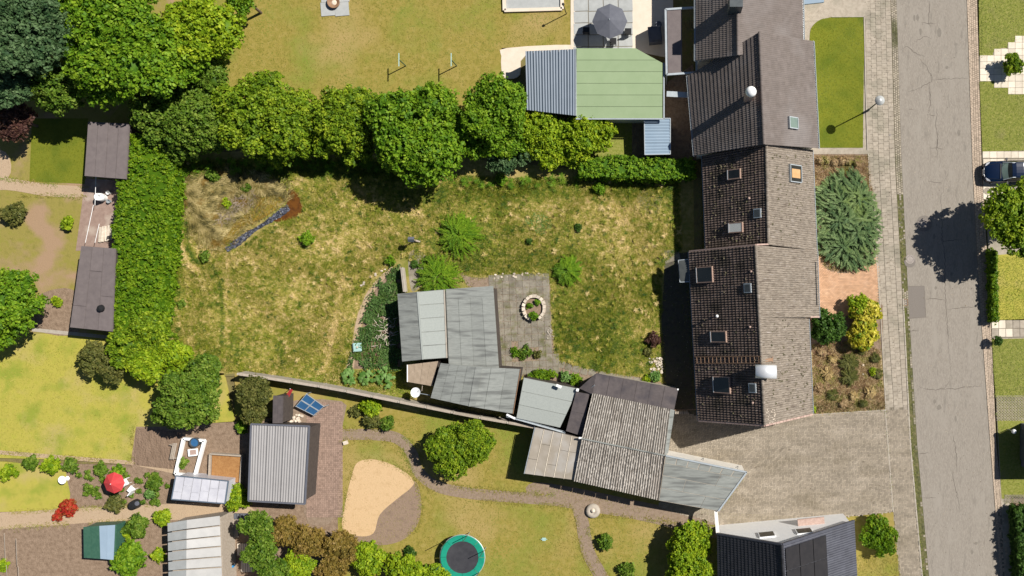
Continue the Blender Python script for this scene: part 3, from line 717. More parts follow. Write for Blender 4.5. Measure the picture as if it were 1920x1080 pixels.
bp = COL.objects['brick_paving']
mb = MB()
for i in range(20):
    for j in range(60):
        u = 576+i*3.4+(j % 2)*.5; v = 756+j*3.6
        if v < 800 or True:
            mb.box(W(u, v, .03)-Vector((0, 0, .01)), S(3.0), S(3.2), .03, .02, random.random(), False)
bm2 = mat('brown brick paver', [(.22, .15, .115), (.29, .2, .155)], 2, 6, .9, .2, 20, rv=.2)
o = mb.build('brick', bm2, bp); o['kind'] = 'stuff'
ribbon('garden_path', smoothpoly([(640, 815), (700, 815), (745, 822), (772, 850), (785, 885), (820, 912), (880, 925), (960, 932), (1040, 938), (1100, 948), (1200, 965), (1345, 1000)], 6, False), .95, .012, M['brownpath'], kind='structure')
ribbon('garden_path', smoothpoly([(1084, 948), (1092, 980), (1097, 1010), (1105, 1040), (1130, 1085), (1160, 1140)], 5, False), 1.1, .016, M['brownpath'], kind='structure')
sheet('path_widening', smoothpoly([(1000, 905), (1080, 915), (1200, 940), (1345, 970), (1345, 985), (1150, 960), (1000, 930)]), .008, M['brownpath'])
sheet('sand_pit', smoothpoly([(672, 866), (705, 862), (745, 876), (775, 900), (770, 915), (745, 935), (712, 965), (700, 1000), (670, 1005), (642, 990), (648, 940), (660, 890)]), .03, M['sand'])
sheet('damp_soil', smoothpoly([(775, 900), (790, 940), (782, 985), (750, 1015), (700, 1022), (660, 1005), (690, 960), (730, 925)]), .02, M['wetsand'])

# street side, left of the pavement
sheet('front_paving', [(1500, -200), (1625, -200), (1626, 36), (1500, 40)], .004, M['slab'])
sheet('front_ground', [(1500, 30), (1627, 30), (1632, 292), (1500, 292)], -.01, M['slab'])
FL = smoothpoly([(1540, 36), (1530, 42), (1520, 55), (1518, 75)], 3, False)
FLAWN = FL+[(1524, 90), (1534, 275), (1538, 277), (1618, 277), (1621, 36), (1620, 31), (1560, 32)]
sheet('front_lawn', FLAWN, .012, M['lawn_lush'])
grass('lush_grass', FLAWN, 110, G['blades_lush'], 25, L=(.05, .13), wd=.035, lift=(.01, .05), label='bright rounded front lawn beside the street lamp', z=.01)
ribbon('lawn_edging', [(1620.5, 31), (1623, 150), (1627, 282)], .09, .05, M['concrete'], kind='structure')
ribbon('lawn_edging', [(1621, 31), (1560, 31.5)], .07, .05, M['concrete'], kind='structure')
sheet('divider_strip', [(1520, 281), (1627, 281), (1628, 289), (1520, 289)], .03, M['slab'])
sheet('front_bed', [(1505, 288), (1628, 288), (1645, 480), (1645, 560), (1505, 520)], .0, M['soil'])
RB = [(1505, 470), (1536, 478), (1545, 500), (1560, 510), (1590, 512), (1645, 480), (1647, 600), (1600, 590), (1535, 605), (1505, 605)]
rb = sheet('red_paving', RB, .016, M['joint'])
mb = MB(); RBW = pw(RB); q = []
for i in range(60):
    for j in range(60):
        q.append((1505+i*4.6+(j % 2)*2.3, 468+j*2.5))
qx = np.array([W(*a).x for a in q]); qy = np.array([W(*a).y for a in q]); kk = inpoly(qx, qy, RBW)
for a, b, c in zip(qx, qy, kk):
    if c: mb.box((a, b, .03), S(4.3), S(2.25), .03, .04, random.random(), False)
o = mb.build('brick', M['redbrick'], rb); o['kind'] = 'stuff'
sheet('lower_front_bed', [(1505, 600), (1650, 590), (1660, 768), (1505, 785)], .004, mat('dry bed', [(.22, .15, .085), (.36, .27, .16), (.30, .26, .10)], 2, 8, .95, .8, 12))
ribbon('bed_edging', [(1628, 289), (1634, 400), (1645, 500), (1652, 600), (1661, 768)], .07, .05, M['concrete'], kind='structure')
ribbon('bed_edging', [(1661, 769), (1590, 773), (1524, 778)], .07, .05, M['concrete'], kind='structure')
# driveway: block pavers in herringbone
DR = [(1248, 800), (1262, 770), (1320, 780), (1520, 778), (1661, 768), (1675, 960), (1560, 972), (1350, 985), (1235, 950), (1240, 860)]
DR2 = [(1661, 768), (edge_at(GL, 768), 768), (edge_at(GL, 960), 960), (edge_at(GL, 1140), 1140), (1692, 1140), (1675, 960)]
M['joint_dark'] = mat('dark jointing', [(.09, .075, .05), (.13, .11, .08)], 5, 5, .95)
dv = sheet('driveway', DR, -.004, M['joint_dark'])
def herring(name, poly_px, parent, z, m, seed, Lp=.26, Wp=.13, rot=.0):
    rng = random.Random(seed); P = pw(poly_px); mb = MB()
    xs = [p[0] for p in P]; ys = [p[1] for p in P]; cx, cy = min(xs), min(ys)
    nx = int((max(xs)-cx)/Wp)+4; ny = int((max(ys)-cy)/Wp)+4
    X = []; Y = []; A = []
    for i in range(-2, nx):
        for j in range(-2, ny):
            if (i-j) % 4 == 0: X.append(cx+(i+1)*Wp); Y.append(cy+(j+.5)*Wp); A.append(0)
            elif (i-j) % 4 == 3: X.append(cx+(i+.5)*Wp); Y.append(cy+(j+1)*Wp); A.append(1)
    kk = inpoly(np.array(X), np.array(Y), P)
    for x, y, a, c in zip(X, Y, A, kk):
        if c: mb.box((x, y, z-.02+rng.uniform(-.003, .003)), (Lp if a == 0 else Wp)-.018, (Wp if a == 0 else Lp)-.018, .04, 0, rng.random(), False)
    o = mb.build(name, m, parent); o['kind'] = 'stuff'; return o
herring('paver', DR, dv, .03, M['paver'], 2)
herring('paver', DR2, pav, .0, M['paver'], 3)
ribbon('drain_line', [(1660, 768), (1668, 870), (1675, 960)], .09, .04, M['concrete'], dv)

# far side of the street
lawnA = [(1833, -200), (1960, -200), (1960, 60), (1916, 75), (1902, 75), (1902, 82), (1889, 82), (1889, 90), (1876, 90), (1876, 98), (1862, 98), (1862, 106), (1837, 107)]
lawnB = [(1837, 153), (1864, 152), (1864, 158), (1880, 158), (1880, 165), (1893, 164), (1893, 171), (1906, 170), (1906, 177), (1970, 177), (1970, 281), (1842, 284)]
sheet('far_side_ground', [(1836, -200), (2400, -200), (2400, 1400), (1900, 1400), (1872, 835), (1850, 400)], -.01, M['slab'])
sheet('street_lawn', lawnA, .006, M['lawn_front']); sheet('street_lawn', lawnB, .006, M['lawn_front'])
grass('street_grass', lawnA, 230, G['blades_front'], 26, L=(.06, .15), wd=.03, lift=(.02, .08), label='front lawn across the road in the top right corner')
grass('street_grass', lawnB, 230, G['blades_front'], 27, L=(.06, .15), wd=.03, lift=(.02, .08), label='front lawn with stepped edge above the parked blue car')
st = sheet('stepped_path', [(1835, 106), (1862, 105), (1960, 50), (1960, 190), (1862, 155), (1836, 154)], -.006, M['joint'])
for j, (ua, ub) in enumerate([(1837, 1925)]*9):
    v = 70+j*12.2
    for i in range(8):
        u = 1844+i*13.2
        top = 107-(i-1)*8 if i > 1 else 107; bot = 152+(i-1)*6.5 if i > 1 else 152
        if v > top-6 and v < bot+2: piece('slab', M['whiteslab'], W(u, v+3, .035), S(12.7), S(11.7), 0, st, .05)
ss = sheet('slab_strip', [(1842, 284), (1960, 281), (1960, 297), (1842, 297)], .008, M['joint'])
for i in range(8): piece('slab', M['whiteslab'], W(1849+i*13.4, 290, .035), S(12.9), S(12), .02, ss, .04)
cd = sheet('car_drive', [(1842, 297), (1970, 297), (1970, 372), (1846, 375)], .002, M['joint'])
for i in range(10):
    for j in range(6): piece('slab', M['whiteslab'] if i < 3 else M['slab'], W(1850+i*13, 304+j*12.6, .03), S(12.5), S(12.1), .02, cd, .04)
sheet('street_lawn', [(1870, 478), (1980, 470), (1980, 598), (1872, 602)], .006, M['lawn_yellow'])
grass('street_grass', [(1870, 482), (1925, 480), (1925, 598), (1872, 602)], 240, leafmat('fresh lawn blades', [(.13, .18, .008), (.19, .24, .014), (.24, .27, .04)], trans=.2), 28, L=(.05, .13), wd=.03, label='fresh light green lawn beside the low clipped hedge')
sp = sheet('slab_path', [(1858, 600), (1970, 597), (1970, 632), (1860, 634)], .006, M['joint'])
for i in range(8):
    for j in range(2): piece('slab', M['slab'] if random.random() < .5 else M['whiteslab'], W(1866+i*13.2, 608+j*16, .035), S(12.4), S(15), .02, sp, .04)
lawnD = [(1860, 636), (1980, 633), (1980, 741), (1867, 742)]
sheet('street_lawn', lawnD, .006, M['lawn_front'])
grass('street_grass', lawnD, 230, G['blades_front'], 29, L=(.05, .15), wd=.03, label='rough front lawn below the short slab path')
gp = sheet('grass_paving', [(1868, 743), (1980, 742), (1980, 935), (1878, 935)], .0, M['lawn_front'])
grass('paving_grass', [(1870, 795), (1925, 798), (1925, 945), (1880, 945)], 90, G['greenmeadow'], 30, L=(.05, .14), wd=.03, label='weedy ground in front of the garage across the road')
mb = MB()
for i in range(11):
    for j in range(16):
        if 790 < 746+j*5 : break
        for s in (-1, 1):
            p = W(1871+i*5.2, 746+j*5, .02); mb.bar(p+Vector((-.11, -.11*s, 0)), p+Vector((.11, .11*s, 0)), .045, .03, r=random.random())
for i in range(11):
    for j in range(3):
        for s in (-1, 1):
            p = W(1886+i*5.2, 930+j*5, .02); mb.bar(p+Vector((-.11, -.11*s, 0)), p+Vector((.11, .11*s, 0)), .045, .03, r=random.random())
o = mb.build('grid_stone', M['slab'], gp); o['kind'] = 'stuff'
sheet('shrub_ground', [(1893, 930), (1990, 935), (1990, 1400), (1915, 1400)], .0, M['soil'])

# lower right corner ground
sheet('corner_ground', [(1345, 960), (1560, 972), (1675, 960), (1692, 1140), (1712, 1400), (1345, 1400)], -.002, M['lawn_top'])
grass('corner_grass', [(1605, 1040), (1686, 1040), (1690, 1100), (1605, 1100)], 150, G['blades_top'], 31, L=(.05, .15), wd=.035, label='dry grass corner below the bright round bush')

# ---------------------------------------------------------------- MAIN HOUSE
def tiled(mb, r0, r1, e1, e0, nc, nw, amp=.04, step=.05, ns=4, seed=0, jr=.5, mixr=True):
    """tile courses from ridge (r0-r1) down to eave (e0-e1); waves run down the slope"""
    rng = random.Random(seed)
    n = (r1-r0).cross(e0-r0).normalized()
    if n.z < 0: n = -n
    N = nw*ns
    prof = [amp*(0.0, .8, 1.0, .55)[k % 4] if ns == 4 else amp*max(0, math.sin(math.pi*(k % ns)/ns)) for k in range(N+1)]
    for j in range(nc):
        a, b = j/nc, (j+1)/nc; vs = []
        A0, A1 = r0.lerp(e0, a), r1.lerp(e1, a); B0, B1 = r0.lerp(e0, b), r1.lerp(e1, b)
        sh = rng.uniform(-.006, .006)
        for k in range(N+1):
            t = k/N
            vs.append(A0.lerp(A1, t)+n*(prof[k]+.0+sh))
        for k in range(N+1):
            t = k/N; vs.append(B0.lerp(B1, t)+n*(prof[k]+step+sh))
        for k in range(N+1):
            t = k/N; vs.append(B0.lerp(B1, t)+n*(-.02))
        base = len(mb.v); mb.v += [tuple(p) for p in vs]; m = N+1
        rr = .5
        for k in range(N):
            if k % (ns*2) == 0: rr = rng.random()
            mb.f.append((base+k, base+k+1, base+m+k+1, base+m+k)); mb.r.append(rr)
            mb.f.append((base+m+k, base+m+k+1, base+2*m+k+1, base+2*m+k)); mb.r.append(rr)
    return n
def gable(parent, eL0, eL1, eR0, eR1, r0, r1, m, ins=.06, name='wall'):
    c0 = (eL0+eR0)/2; c1 = (eL1+eR1)/2; ax = (c1-c0); ax.z = 0; L = ax.length; ax.normalize()
    def inw(p, c, s): q = p.lerp(Vector((c.x, c.y, p.z)), ins); return q+ax*s*.18-Vector((0, 0, .22))
    A = [inw(eL0, c0, 1), inw(r0, c0, 1), inw(eR0, c0, 1)]; B = [inw(eL1, c1, -1), inw(r1, c1, -1), inw(eR1, c1, -1)]
    mb = MB()
    ga = [Vector((A[0].x, A[0].y, -.1)), Vector((A[2].x, A[2].y, -.1))]; gb = [Vector((B[0].x, B[0].y, -.1)), Vector((B[2].x, B[2].y, -.1))]
    mb.face([ga[0], A[0], A[1], A[2], ga[1]]); mb.face([gb[1], B[2], B[1], B[0], gb[0]])
    mb.face([ga[0], gb[0], B[0], A[0]]); mb.face([gb[1], ga[1], A[2], B[2]])
    mb.face([A[0], B[0], B[1], A[1]]); mb.face([A[1], B[1], B[2], A[2]])
    return mb.build(name, m, parent), (A, B, ga, gb)
def gutter(mb, a, b, out, w=.13):
    out = Vector(out); n = 6
    for k in range(n):
        t0 = math.pi*k/n; t1 = math.pi*(k+1)/n
        def p(q, t): return q+out*(w*.5-math.cos(t)*w*.5)-Vector((0, 0, math.sin(t)*w*.5))
        mb.face([p(a, t0), p(b, t0), p(b, t1), p(a, t1)])
    for q in (a, b): mb.box(q+out*w*.5-Vector((0, 0, .02)), .02, w, .05)
    mb.bar(a+out*w, b+out*w, .025, .025); mb.bar(a, b, .02, .02)
def winbox(parent, u, v, pu, pv, P, name='roof_window', glass='glass', frame='coppertrim', lift=.26, dirx=None, split=False):
    """roof window lying on slope plane P=(p0,p1,p2), pu x pv photo pixels"""
    c, n = ray_plane(u, v, *P, lift=.0)
    a, _ = ray_plane(u-pu/2, v, *P); b, _ = ray_plane(u+pu/2, v, *P); d, _ = ray_plane(u, v-pv/2, *P); e, _ = ray_plane(u, v+pv/2, *P)
    ay = (P[1]-P[0]).normalized(); ax = ay.cross(n).normalized()
    hx = abs((b-a).dot(ax))/2; hy = abs((e-d).dot(ay))/2; t = .07
    def ob(nm, m, cc, sx, sy, sz, par=None):
        mb = MB(); mb.obox(cc, ax*sx, ay*sy, n*sz); return mb.build(nm, m, par or parent)
    fr = MB(); z = c+n*lift*.5
    fr.obox(z+ax*(hx-t/2), ax*t/2, ay*hy, n*lift/2+n*.01); fr.obox(z-ax*(hx-t/2), ax*t/2, ay*hy, n*lift/2)
    fr.obox(z+ay*(hy-t/2), ax*(hx-t), ay*t/2, n*lift/2); fr.obox(z-ay*(hy-t/2), ax*(hx-t), ay*t/2, n*lift/2)
    w = fr.build(name, M[frame], parent)
    ob('pane', M[glass], z+n*(lift*.5-.03), hx-t, hy-t, .02, w)
    lo = -ax if (-ax).z < 0 else ax
    if lo.z > 0: lo = -lo
    mb = MB(); mb.obox(c+lo*(hx+.09)+n*.04, ax*.08, ay*(hy+.05), n*.02); mb.build('flashing', M['lead'], w)
    mb = MB(); mb.obox(z+lo*(hx-t*.5)+n*(lift*.5+.02), ax*t*.45, ay*hy*.94, n*.015); mb.build('sash_rail', M['zinc'], w)
    return w, c, n, ax, ay, hx, hy

HA = thing('terraced_house', 'long brown tiled house with roof windows and steel chimney hood beside the driveway', 'house', W(1420, 540, 0))
HEAV, HRDG = 3.2, 7.3
# unit A (upper), unit B (lower)
AeL0, AeL1 = W(1318, 292, 3.0), W(1325, 470, 3.0); Ar0, Ar1 = W(1437, 270, HRDG-.3), W(1441, 459, HRDG-.3); AeR0, AeR1 = W(1522, 281, 2.75), W(1530, 470, 2.75)
BeL0, BeL1 = W(1293, 472, HEAV), W(1310, 788, HEAV); Br0, Br1 = W(1417, 460, HRDG+.4), W(1434, 797, HRDG+.4)
BeR1, BeRm = W(1523, 776, HEAV), W(1515, 597, HEAV)
BxR0, BxR1 = W(1531, 470, 2.8), W(1535, 595, 2.8)
fr = (596-460)/(797-460); Brm = Br0.lerp(Br1, fr)
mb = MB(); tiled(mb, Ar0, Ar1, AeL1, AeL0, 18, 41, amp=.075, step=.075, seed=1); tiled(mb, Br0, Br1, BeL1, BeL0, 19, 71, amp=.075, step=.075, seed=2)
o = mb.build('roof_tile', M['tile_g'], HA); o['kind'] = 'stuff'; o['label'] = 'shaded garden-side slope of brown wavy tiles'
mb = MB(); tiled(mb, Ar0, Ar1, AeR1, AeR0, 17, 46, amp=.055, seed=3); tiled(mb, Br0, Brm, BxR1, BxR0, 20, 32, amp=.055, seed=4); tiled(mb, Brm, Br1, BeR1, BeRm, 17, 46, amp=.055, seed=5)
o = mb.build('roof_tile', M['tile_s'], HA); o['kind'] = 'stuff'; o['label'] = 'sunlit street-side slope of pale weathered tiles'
# solid under the tiles and walls
gable(HA, AeL0, AeL1, AeR0, AeR1, Ar0, Ar1, M['render'])
w_, ends = gable(HA, BeL0, BeL1, W(1514, 462, HEAV), BeR1, Br0, Br1, M['render'])
mb = MB(); mb.hexa([BxR0.lerp(Br0, .08)-Vector((0, 0, .25)), BxR1.lerp(Brm, .08)-Vector((0, 0, .25)), Brm.lerp(BxR1, .7)-Vector((0, 0, .25)), Br0.lerp(BxR0, .7)-Vector((0, 0, .25))],
     [Vector((p.x, p.y, -.1)) for p in (BxR0.lerp(Br0, .08), BxR1.lerp(Brm, .08), Brm.lerp(BxR1, .7), Br0.lerp(BxR0, .7))]); mb.build('porch_wall', M['render'], HA)
# ridge tiles
def ridge(parent, a, b, m, w=.13, step=.36, name='ridge_tile', limit=300):
    n = max(1, int((b-a).length/step)); d = (b-a)/n
    for i in range(n):
        mb = MB(); p = a+d*i; q = a+d*(i+.96)
        x = d.normalized(); y = Vector((0, 0, 1)).cross(x).normalized(); vs = []
        for c, s in ((p, 1.0), (q, .86)):
            for k in range(7):
                t = math.pi*k/6; vs.append(c+y*math.cos(t)*w*s+Vector((0, 0, math.sin(t)*w*s*.8)))
        mb.add(vs, [(k, k+1, k+8, k+7) for k in range(6)]+[(0, 1, 2, 3, 4, 5, 6), (13, 12, 11, 10, 9, 8, 7)], random.random()); mb.build(name, m, parent)
ridge(HA, Ar0+Vector((0, 0, .05)), Ar1+Vector((0, 0, .05)), M['tile_s']); ridge(HA, Br0+Vector((0, 0, .06)), Br1+Vector((0, 0, .06)), M['tile_s'])
# verges
for a, b in ((Br1, BeL1), (Br1, BeR1)):
    mb = MB(); n = 14
    for i in range(n):
        p = a.lerp(b, i/n); q = a.lerp(b, (i+.93)/n); mb.bar(p+Vector((0, -.03, .0)), q+Vector((0, -.03, .0)), .14, .18, r=random.random())
    mb.build('verge', M['verge'], HA)
for a, b in ((Br0, BeL0), (Brm.lerp(BxR1, .84), BxR1), (Br0, Ar1)):
    mb = MB(); mb.bar(a+Vector((0, .04, .02)), b+Vector((0, .04, .02)), .12, .16); mb.build('verge', M['verge'], HA)
for a, b, o_ in ((AeL0, AeL1, -1), (BeL0, BeL1, -1), (AeR0, AeR1, 1), (BxR0, BxR1, 1), (BeRm, BeR1, 1)):
    mb = MB(); d = (b-a).normalized(); out = Vector((d.y, -d.x, 0)).normalized()
    if out.x*o_ < 0: out = -out
    gutter(mb, a-Vector((0, 0, .06)), b-Vector((0, 0, .06)), out); g_ = mb.build('gutter', M['zinc'], HA)
PB = (Br0, Br1, BeL0); PA = (Ar0, Ar1, AeL0); PAR = (Ar0, Ar1, AeR0); PBR = (Brm, Br1, BeRm)
winbox(HA, 1379, 327, 24, 19, PA); winbox(HA, 1382, 427, 26, 19, PA, glass='blind')
winbox(HA, 1324, 515, 30, 30, PB); winbox(HA, 1350, 631, 29, 21, PB); winbox(HA, 1356, 721, 31, 31, PB)
orangem = mat('sunlit pine interior', [(.42, .24, .1), (.5, .31, .15)], 3, 3, .6)
M['orangem'] = orangem
w_, c_, n_, ax_, ay_, hx_, hy_ = winbox(HA, 1488, 326, 21, 33, PAR, frame='zinc')
w_['label'] = 'grey framed roof window on the street side with a pine blind'
mb = MB(); mb.obox(c_+n_*.25, ax_*(hx_-.2), ay_*(hy_-.35), n_*.01); mb.build('blind', orangem, w_)
for (u, v) in ((1422, 400), (1404, 540), (1413, 727)):
    P = PA if v < 460 else PB
    c, n = ray_plane(u, v, *P); ay = (P[1]-P[0]).normalized(); ax = ay.cross(n).normalized()
    mb = MB(); mb.obox(c+n*.1, ax*.34, ay*.36, n*.1); w = mb.build('roof_hatch', M['zinc'], HA)
    mb = MB(); mb.obox(c+n*.205, ax*.27, ay*.29, n*.012); mb.build('pane', M['lead'], w)
for (u, v) in ((1406, 372), (1410, 509), (1408, 613), (1413, 755)):
    P = PA if v < 460 else PB
    c, n = ray_plane(u, v, *P); mb = MB(); d = Vector((-.5, 0, .3)).normalized()
    mb.tube(c-n*.02, c+n*.17+d*.03, .13, .08, 10); mb.build('vent_tile', M['verge'], HA, True)
c, n = ray_plane(1343, 592, *PB)
mb = MB(); mb.tube(c, c+Vector((0, 0, .75)), .06, .06, 10); w = mb.build('vent_pipe', M['zinc'], HA, True)
mb = MB(); mb.lathe(c+Vector((0, 0, .72)), [(0, .2), (.07, .19), (.12, .12), (.12, .0), (.06, -.02)], 14); mb.build('cowl', M['white'], w, True)
# roof ladder up the garden slope, below the chimney
la, n = ray_plane(1306, 675, *PB); lb, _ = ray_plane(1430, 674, *PB); up = n*.12
dl = (lb-la).normalized(); ay = (Br1-Br0).normalized()
lad = MB()
for s in (-1, 1): lad.bar(la+up+ay*.26*s, lb+up+ay*.26*s, .05, .05, up=n)
ldr = lad.build('roof_ladder', M['rustwood'], HA)
nr = 16
for i in range(nr):
    p = la.lerp(lb, (i+.35)/nr)+up+n*.01; mb = MB(); mb.bar(p-ay*.25, p+ay*.25, .04, .035, up=n); mb.build('rung', M['rustwood'], ldr)
# chimney with steel hood
cc = W(1436, 697, 8.3)
chz = MB(); chz.box((cc.x, cc.y, 7.1), 1.35, .78, 2.0, -.04); ch = chz.build('chimney', M['lead'], HA)
mb = MB(); mb.box((cc.x-.0, cc.y, 8.12), 1.5, .92, .08, -.04); mb.build('cap', M['stone'], ch)
mb = MB(); n = 14; vs = []
for s in (-1, 1):
    for k in range(n+1):
        t = math.pi*k/n; vs.append(Vector((cc.x+s*.80-s*0, cc.y+math.cos(t)*.52+s*-.03, 8.2+math.sin(t)*.34)))
m_ = n+1; mb.add(vs, [(k, k+1, m_+k+1, m_+k) for k in range(n)]); ho = mb.build('hood', M['steel'], ch, True)
md = ho.modifiers.new('sol', 'SOLIDIFY'); md.thickness = .02
mb = MB()
for sx in (-.6, .6):
    for sy in (-.36, .36): mb.tube((cc.x+sx, cc.y+sy, 8.1), (cc.x+sx, cc.y+sy, 8.42), .02)
mb.build('hood_support', M['steel'], ch)
mb = MB(); q0 = W(1447, 671, 7.05); mb.bar(W(1431, 676, 7.5), W(1449, 674, 7.0), .25, .05, r=.5); mb.bar(W(1449, 668, 7.0), W(1449, 680, 7.0), .05, .05); mb.build('step_board', M['rustwood'], HA)
# snow guard on the street side eave, white blotches of flashing
mb = MB(); a, n = ray_plane(1527, 492, Br0, Brm, BxR0); b, _ = ray_plane(1530, 572, Br0, Brm, BxR0)
for s in (0, .09, .18): mb.bar(a+n*(.06+s*.4)+Vector((.0, 0, 0)), b+n*(.06+s*.4), .025, .025)
for i in range(9): p = a.lerp(b, i/8); mb.bar(p, p+n*.2, .03, .03)
mb.build('snow_guard', M['lead'], HA)
# glazed canopy by the garden door
cn = thing('x', 'x', 'x'); D.objects.remove(cn)
q = [W(1272, 488, 2.75), W(1293, 486, 2.95), W(1296, 528, 2.95), W(1275, 529, 2.75)]
mb = MB()
for i in range(4): mb.bar(q[i], q[(i+1) % 4], .06, .07)
cpy = mb.build('canopy', M['zinc'], HA)
mb = MB()
for k in range(6):
    a0 = q[0].lerp(q[3], k/6); a1 = q[0].lerp(q[3], (k+1)/6); b0 = q[1].lerp(q[2], k/6); b1 = q[1].lerp(q[2], (k+1)/6)
    z0 = Vector((0, 0, .14*math.sin(math.pi*k/6))); z1 = Vector((0, 0, .14*math.sin(math.pi*(k+1)/6)))
    mb.face([a0+z0, b0+z0, b1+z1, a1+z1])
canm = mat('smoked canopy sheet', [(.05, .055, .055), (.08, .085, .08)], 1.5, 3, .15, spec=.6)
mb.build('sheet', canm, cpy, True)
mb = MB(); mb.tube(Vector((q[1].x, q[1].y-1.5, 3.1)), Vector((q[1].x+.1, q[1].y-1.5, 0)), .045); mb.build('downpipe', M['zinc'], HA)
# windows and a door in the long walls
def wallwin(parent, a, b, t, w, h, z, name='window', m='glass', side=-1):
    d = (b-a); d.z = 0; L = d.length; d.normalize(); o3 = a+d*L*t; o3.z = z; nrm = Vector((d.y, -d.x, 0))*side
    mb = MB(); mb.obox(o3+nrm*.02, d*w/2, nrm*.03, Vector((0, 0, h/2))); f_ = mb.build(name, M['white'], parent)
    mb = MB(); mb.obox(o3+nrm*.055, d*(w/2-.07), nrm*.01, Vector((0, 0, h/2-.07))); mb.build('pane', M[m], f_)
A_, B_, ga_, gb_ = ends
for t in (.2, .45, .8): wallwin(HA, ga_[0], gb_[0], t, 1.4, 1.2, 1.5, side=1)
wallwin(HA, ga_[0], gb_[0], .08, 1.0, 2.1, 1.05, 'door', 'glass', side=1)
for t in (.55, .8): wallwin(HA, ga_[1], gb_[1], t, 1.4, 1.2, 1.5, side=-1)
# mortar crumbs at the lower ridge end
mb = MB()
for i in range(26):
    p, n = ray_plane(random.uniform(1436, 1452), random.uniform(768, 794), *PBR); mb.box(p+n*.08, .09, .07, .04, random.random()*3, random.random())
o = mb.build('moss_clump', M['stone'], HA); o['kind'] = 'stuff'

mb = MB(); rg = random.Random(91)
for i in range(420):
    P = (PA, PB, PAR, PBR)[rg.randrange(4)]; u, v = {0: (rg.uniform(1330, 1430), rg.uniform(300, 455)), 1: (rg.uniform(1310, 1420), rg.uniform(480, 780)), 2: (rg.uniform(1445, 1520), rg.uniform(290, 450)), 3: (rg.uniform(1445, 1512), rg.uniform(600, 770))}[[PA, PB, PAR, PBR].index(P)]
    p, n = ray_plane(u, v, *P); s_ = rg.uniform(.04, .13); mb.box(p+n*.09, s_*1.3, s_, .03, rg.random()*3, rg.random())
o = mb.build('moss_clump', mat('moss cushions', [(.03, .032, .015), (.10, .09, .05), (.20, .17, .12)], 1.4, 5, .95), HA); o['kind'] = 'stuff'
# ---------------------------------------------------------------- SHEDS OF THE GARDEN
def quadgrid(q, u, v): return q[0].lerp(q[1], u).lerp(q[3].lerp(q[2], u), v)
def strips(parent, q, n, m, name='felt_sheet', th=.03, gap=.012, nj=1, along='v', seed=0, lift=.012, cuts=None):
    """q = [p0,p1,p2,p3]; n strips across p0->p1 (along='v': strips run p0->p3); nj cross joints"""
    rng = random.Random(seed)
    for i in range(n):
        js = [0]+sorted(rng.uniform(.25, .75) for _ in range(nj-1))+[1] if nj < 3 else [k/nj for k in range(nj+1)]
        for j in range(len(js)-1):
            a0, a1 = i/n+gap/2, (i+1)/n-gap/2; b0, b1 = js[j]+.003, js[j+1]-.003
            if along == 'v': P = [quadgrid(q, a0, b0), quadgrid(q, a1, b0), quadgrid(q, a1, b1), quadgrid(q, a0, b1)]
            else: P = [quadgrid(q, b0, a0), quadgrid(q, b1, a0), quadgrid(q, b1, a1), quadgrid(q, b0, a1)]
            l = Vector((0, 0, lift if (i+j) % 2 else 0))
            mb = MB(); mb.slab([p+l for p in P], th, rng.random()); mb.build(name, m, parent)
def under(parent, q, th, m, name='fascia', grow=0.0, drop=.02):
    c = sum(q, Vector())/len(q); P = [c+(p-c)*(1+grow)-Vector((0, 0, drop)) for p in q]
    mb = MB(); mb.slab(P, th); return mb.build(name, m, parent)
def walls(parent, q, m, ins=.05, drop=.16, name='wall'):
    c = sum(q, Vector())/len(q); P = [p.lerp(Vector((c.x, c.y, p.z)), ins)-Vector((0, 0, drop)) for p in q]
    mb = MB(); mb.hexa(P, [Vector((p.x, p.y, -.1)) for p in P]); return mb.build(name, m, parent)
def center(q): c = sum(q, Vector())/len(q); return Vector((c.x, c.y, 0))

# shed 1: low gable with pale and grey felt, left of its flat annex
qL = [W(745, 551, 2.35), W(783, 547, 2.75), W(793, 674, 2.75), W(754, 678, 2.35)]
qR = [W(783, 547, 2.75), W(833, 543, 2.45), W(838, 671, 2.45), W(793, 674, 2.75)]
s1 = thing('garden_shed', 'garden shed with low gable of grey and pale felt at the shed row left end', 'shed', center(qL+qR))
strips(s1, qL, 6, M['felt'], along='h', seed=2); strips(s1, qR, 5, M['felt_light'], along='h', seed=3)
under(s1, qL, .1, M['felt']); under(s1, qR, .1, M['felt']); walls(s1, [qL[0], qR[1], qR[2], qL[3]], M['darkwall'], drop=.3)
mb = MB(); mb.bar(qR[1]+Vector((0, 0, .02)), qR[2]+Vector((0, 0, .02)), .1, .06); mb.build('edge_trim', M['concrete'], s1)
mb = MB(); mb.bar(qL[1]+Vector((0, 0, .03)), qL[2]+Vector((0, 0, .03)), .14, .04); mb.build('ridge_strip', M['felt_light'], s1)
# shed 2: flat roof
q2 = [W(836, 543, 2.35), W(924, 537, 2.2), W(935, 696, 2.2), W(842, 690, 2.35)]
s2 = thing('flat_shed', 'flat roofed grey felt shed beside the slab terrace', 'shed', center(q2))
top = [q2[0], q2[1], quadgrid(q2, 1, .12), quadgrid(q2, 0, .12)]
strips(s2, top, 1, M['felt'], along='v'); rest_ = [quadgrid(q2, 0, .123), quadgrid(q2, 1, .123), q2[2], q2[3]]
strips(s2, rest_, 4, M['felt'], seed=5, nj=1); under(s2, q2, .12, M['felt'], grow=.01); walls(s2, q2, M['darkwall'])
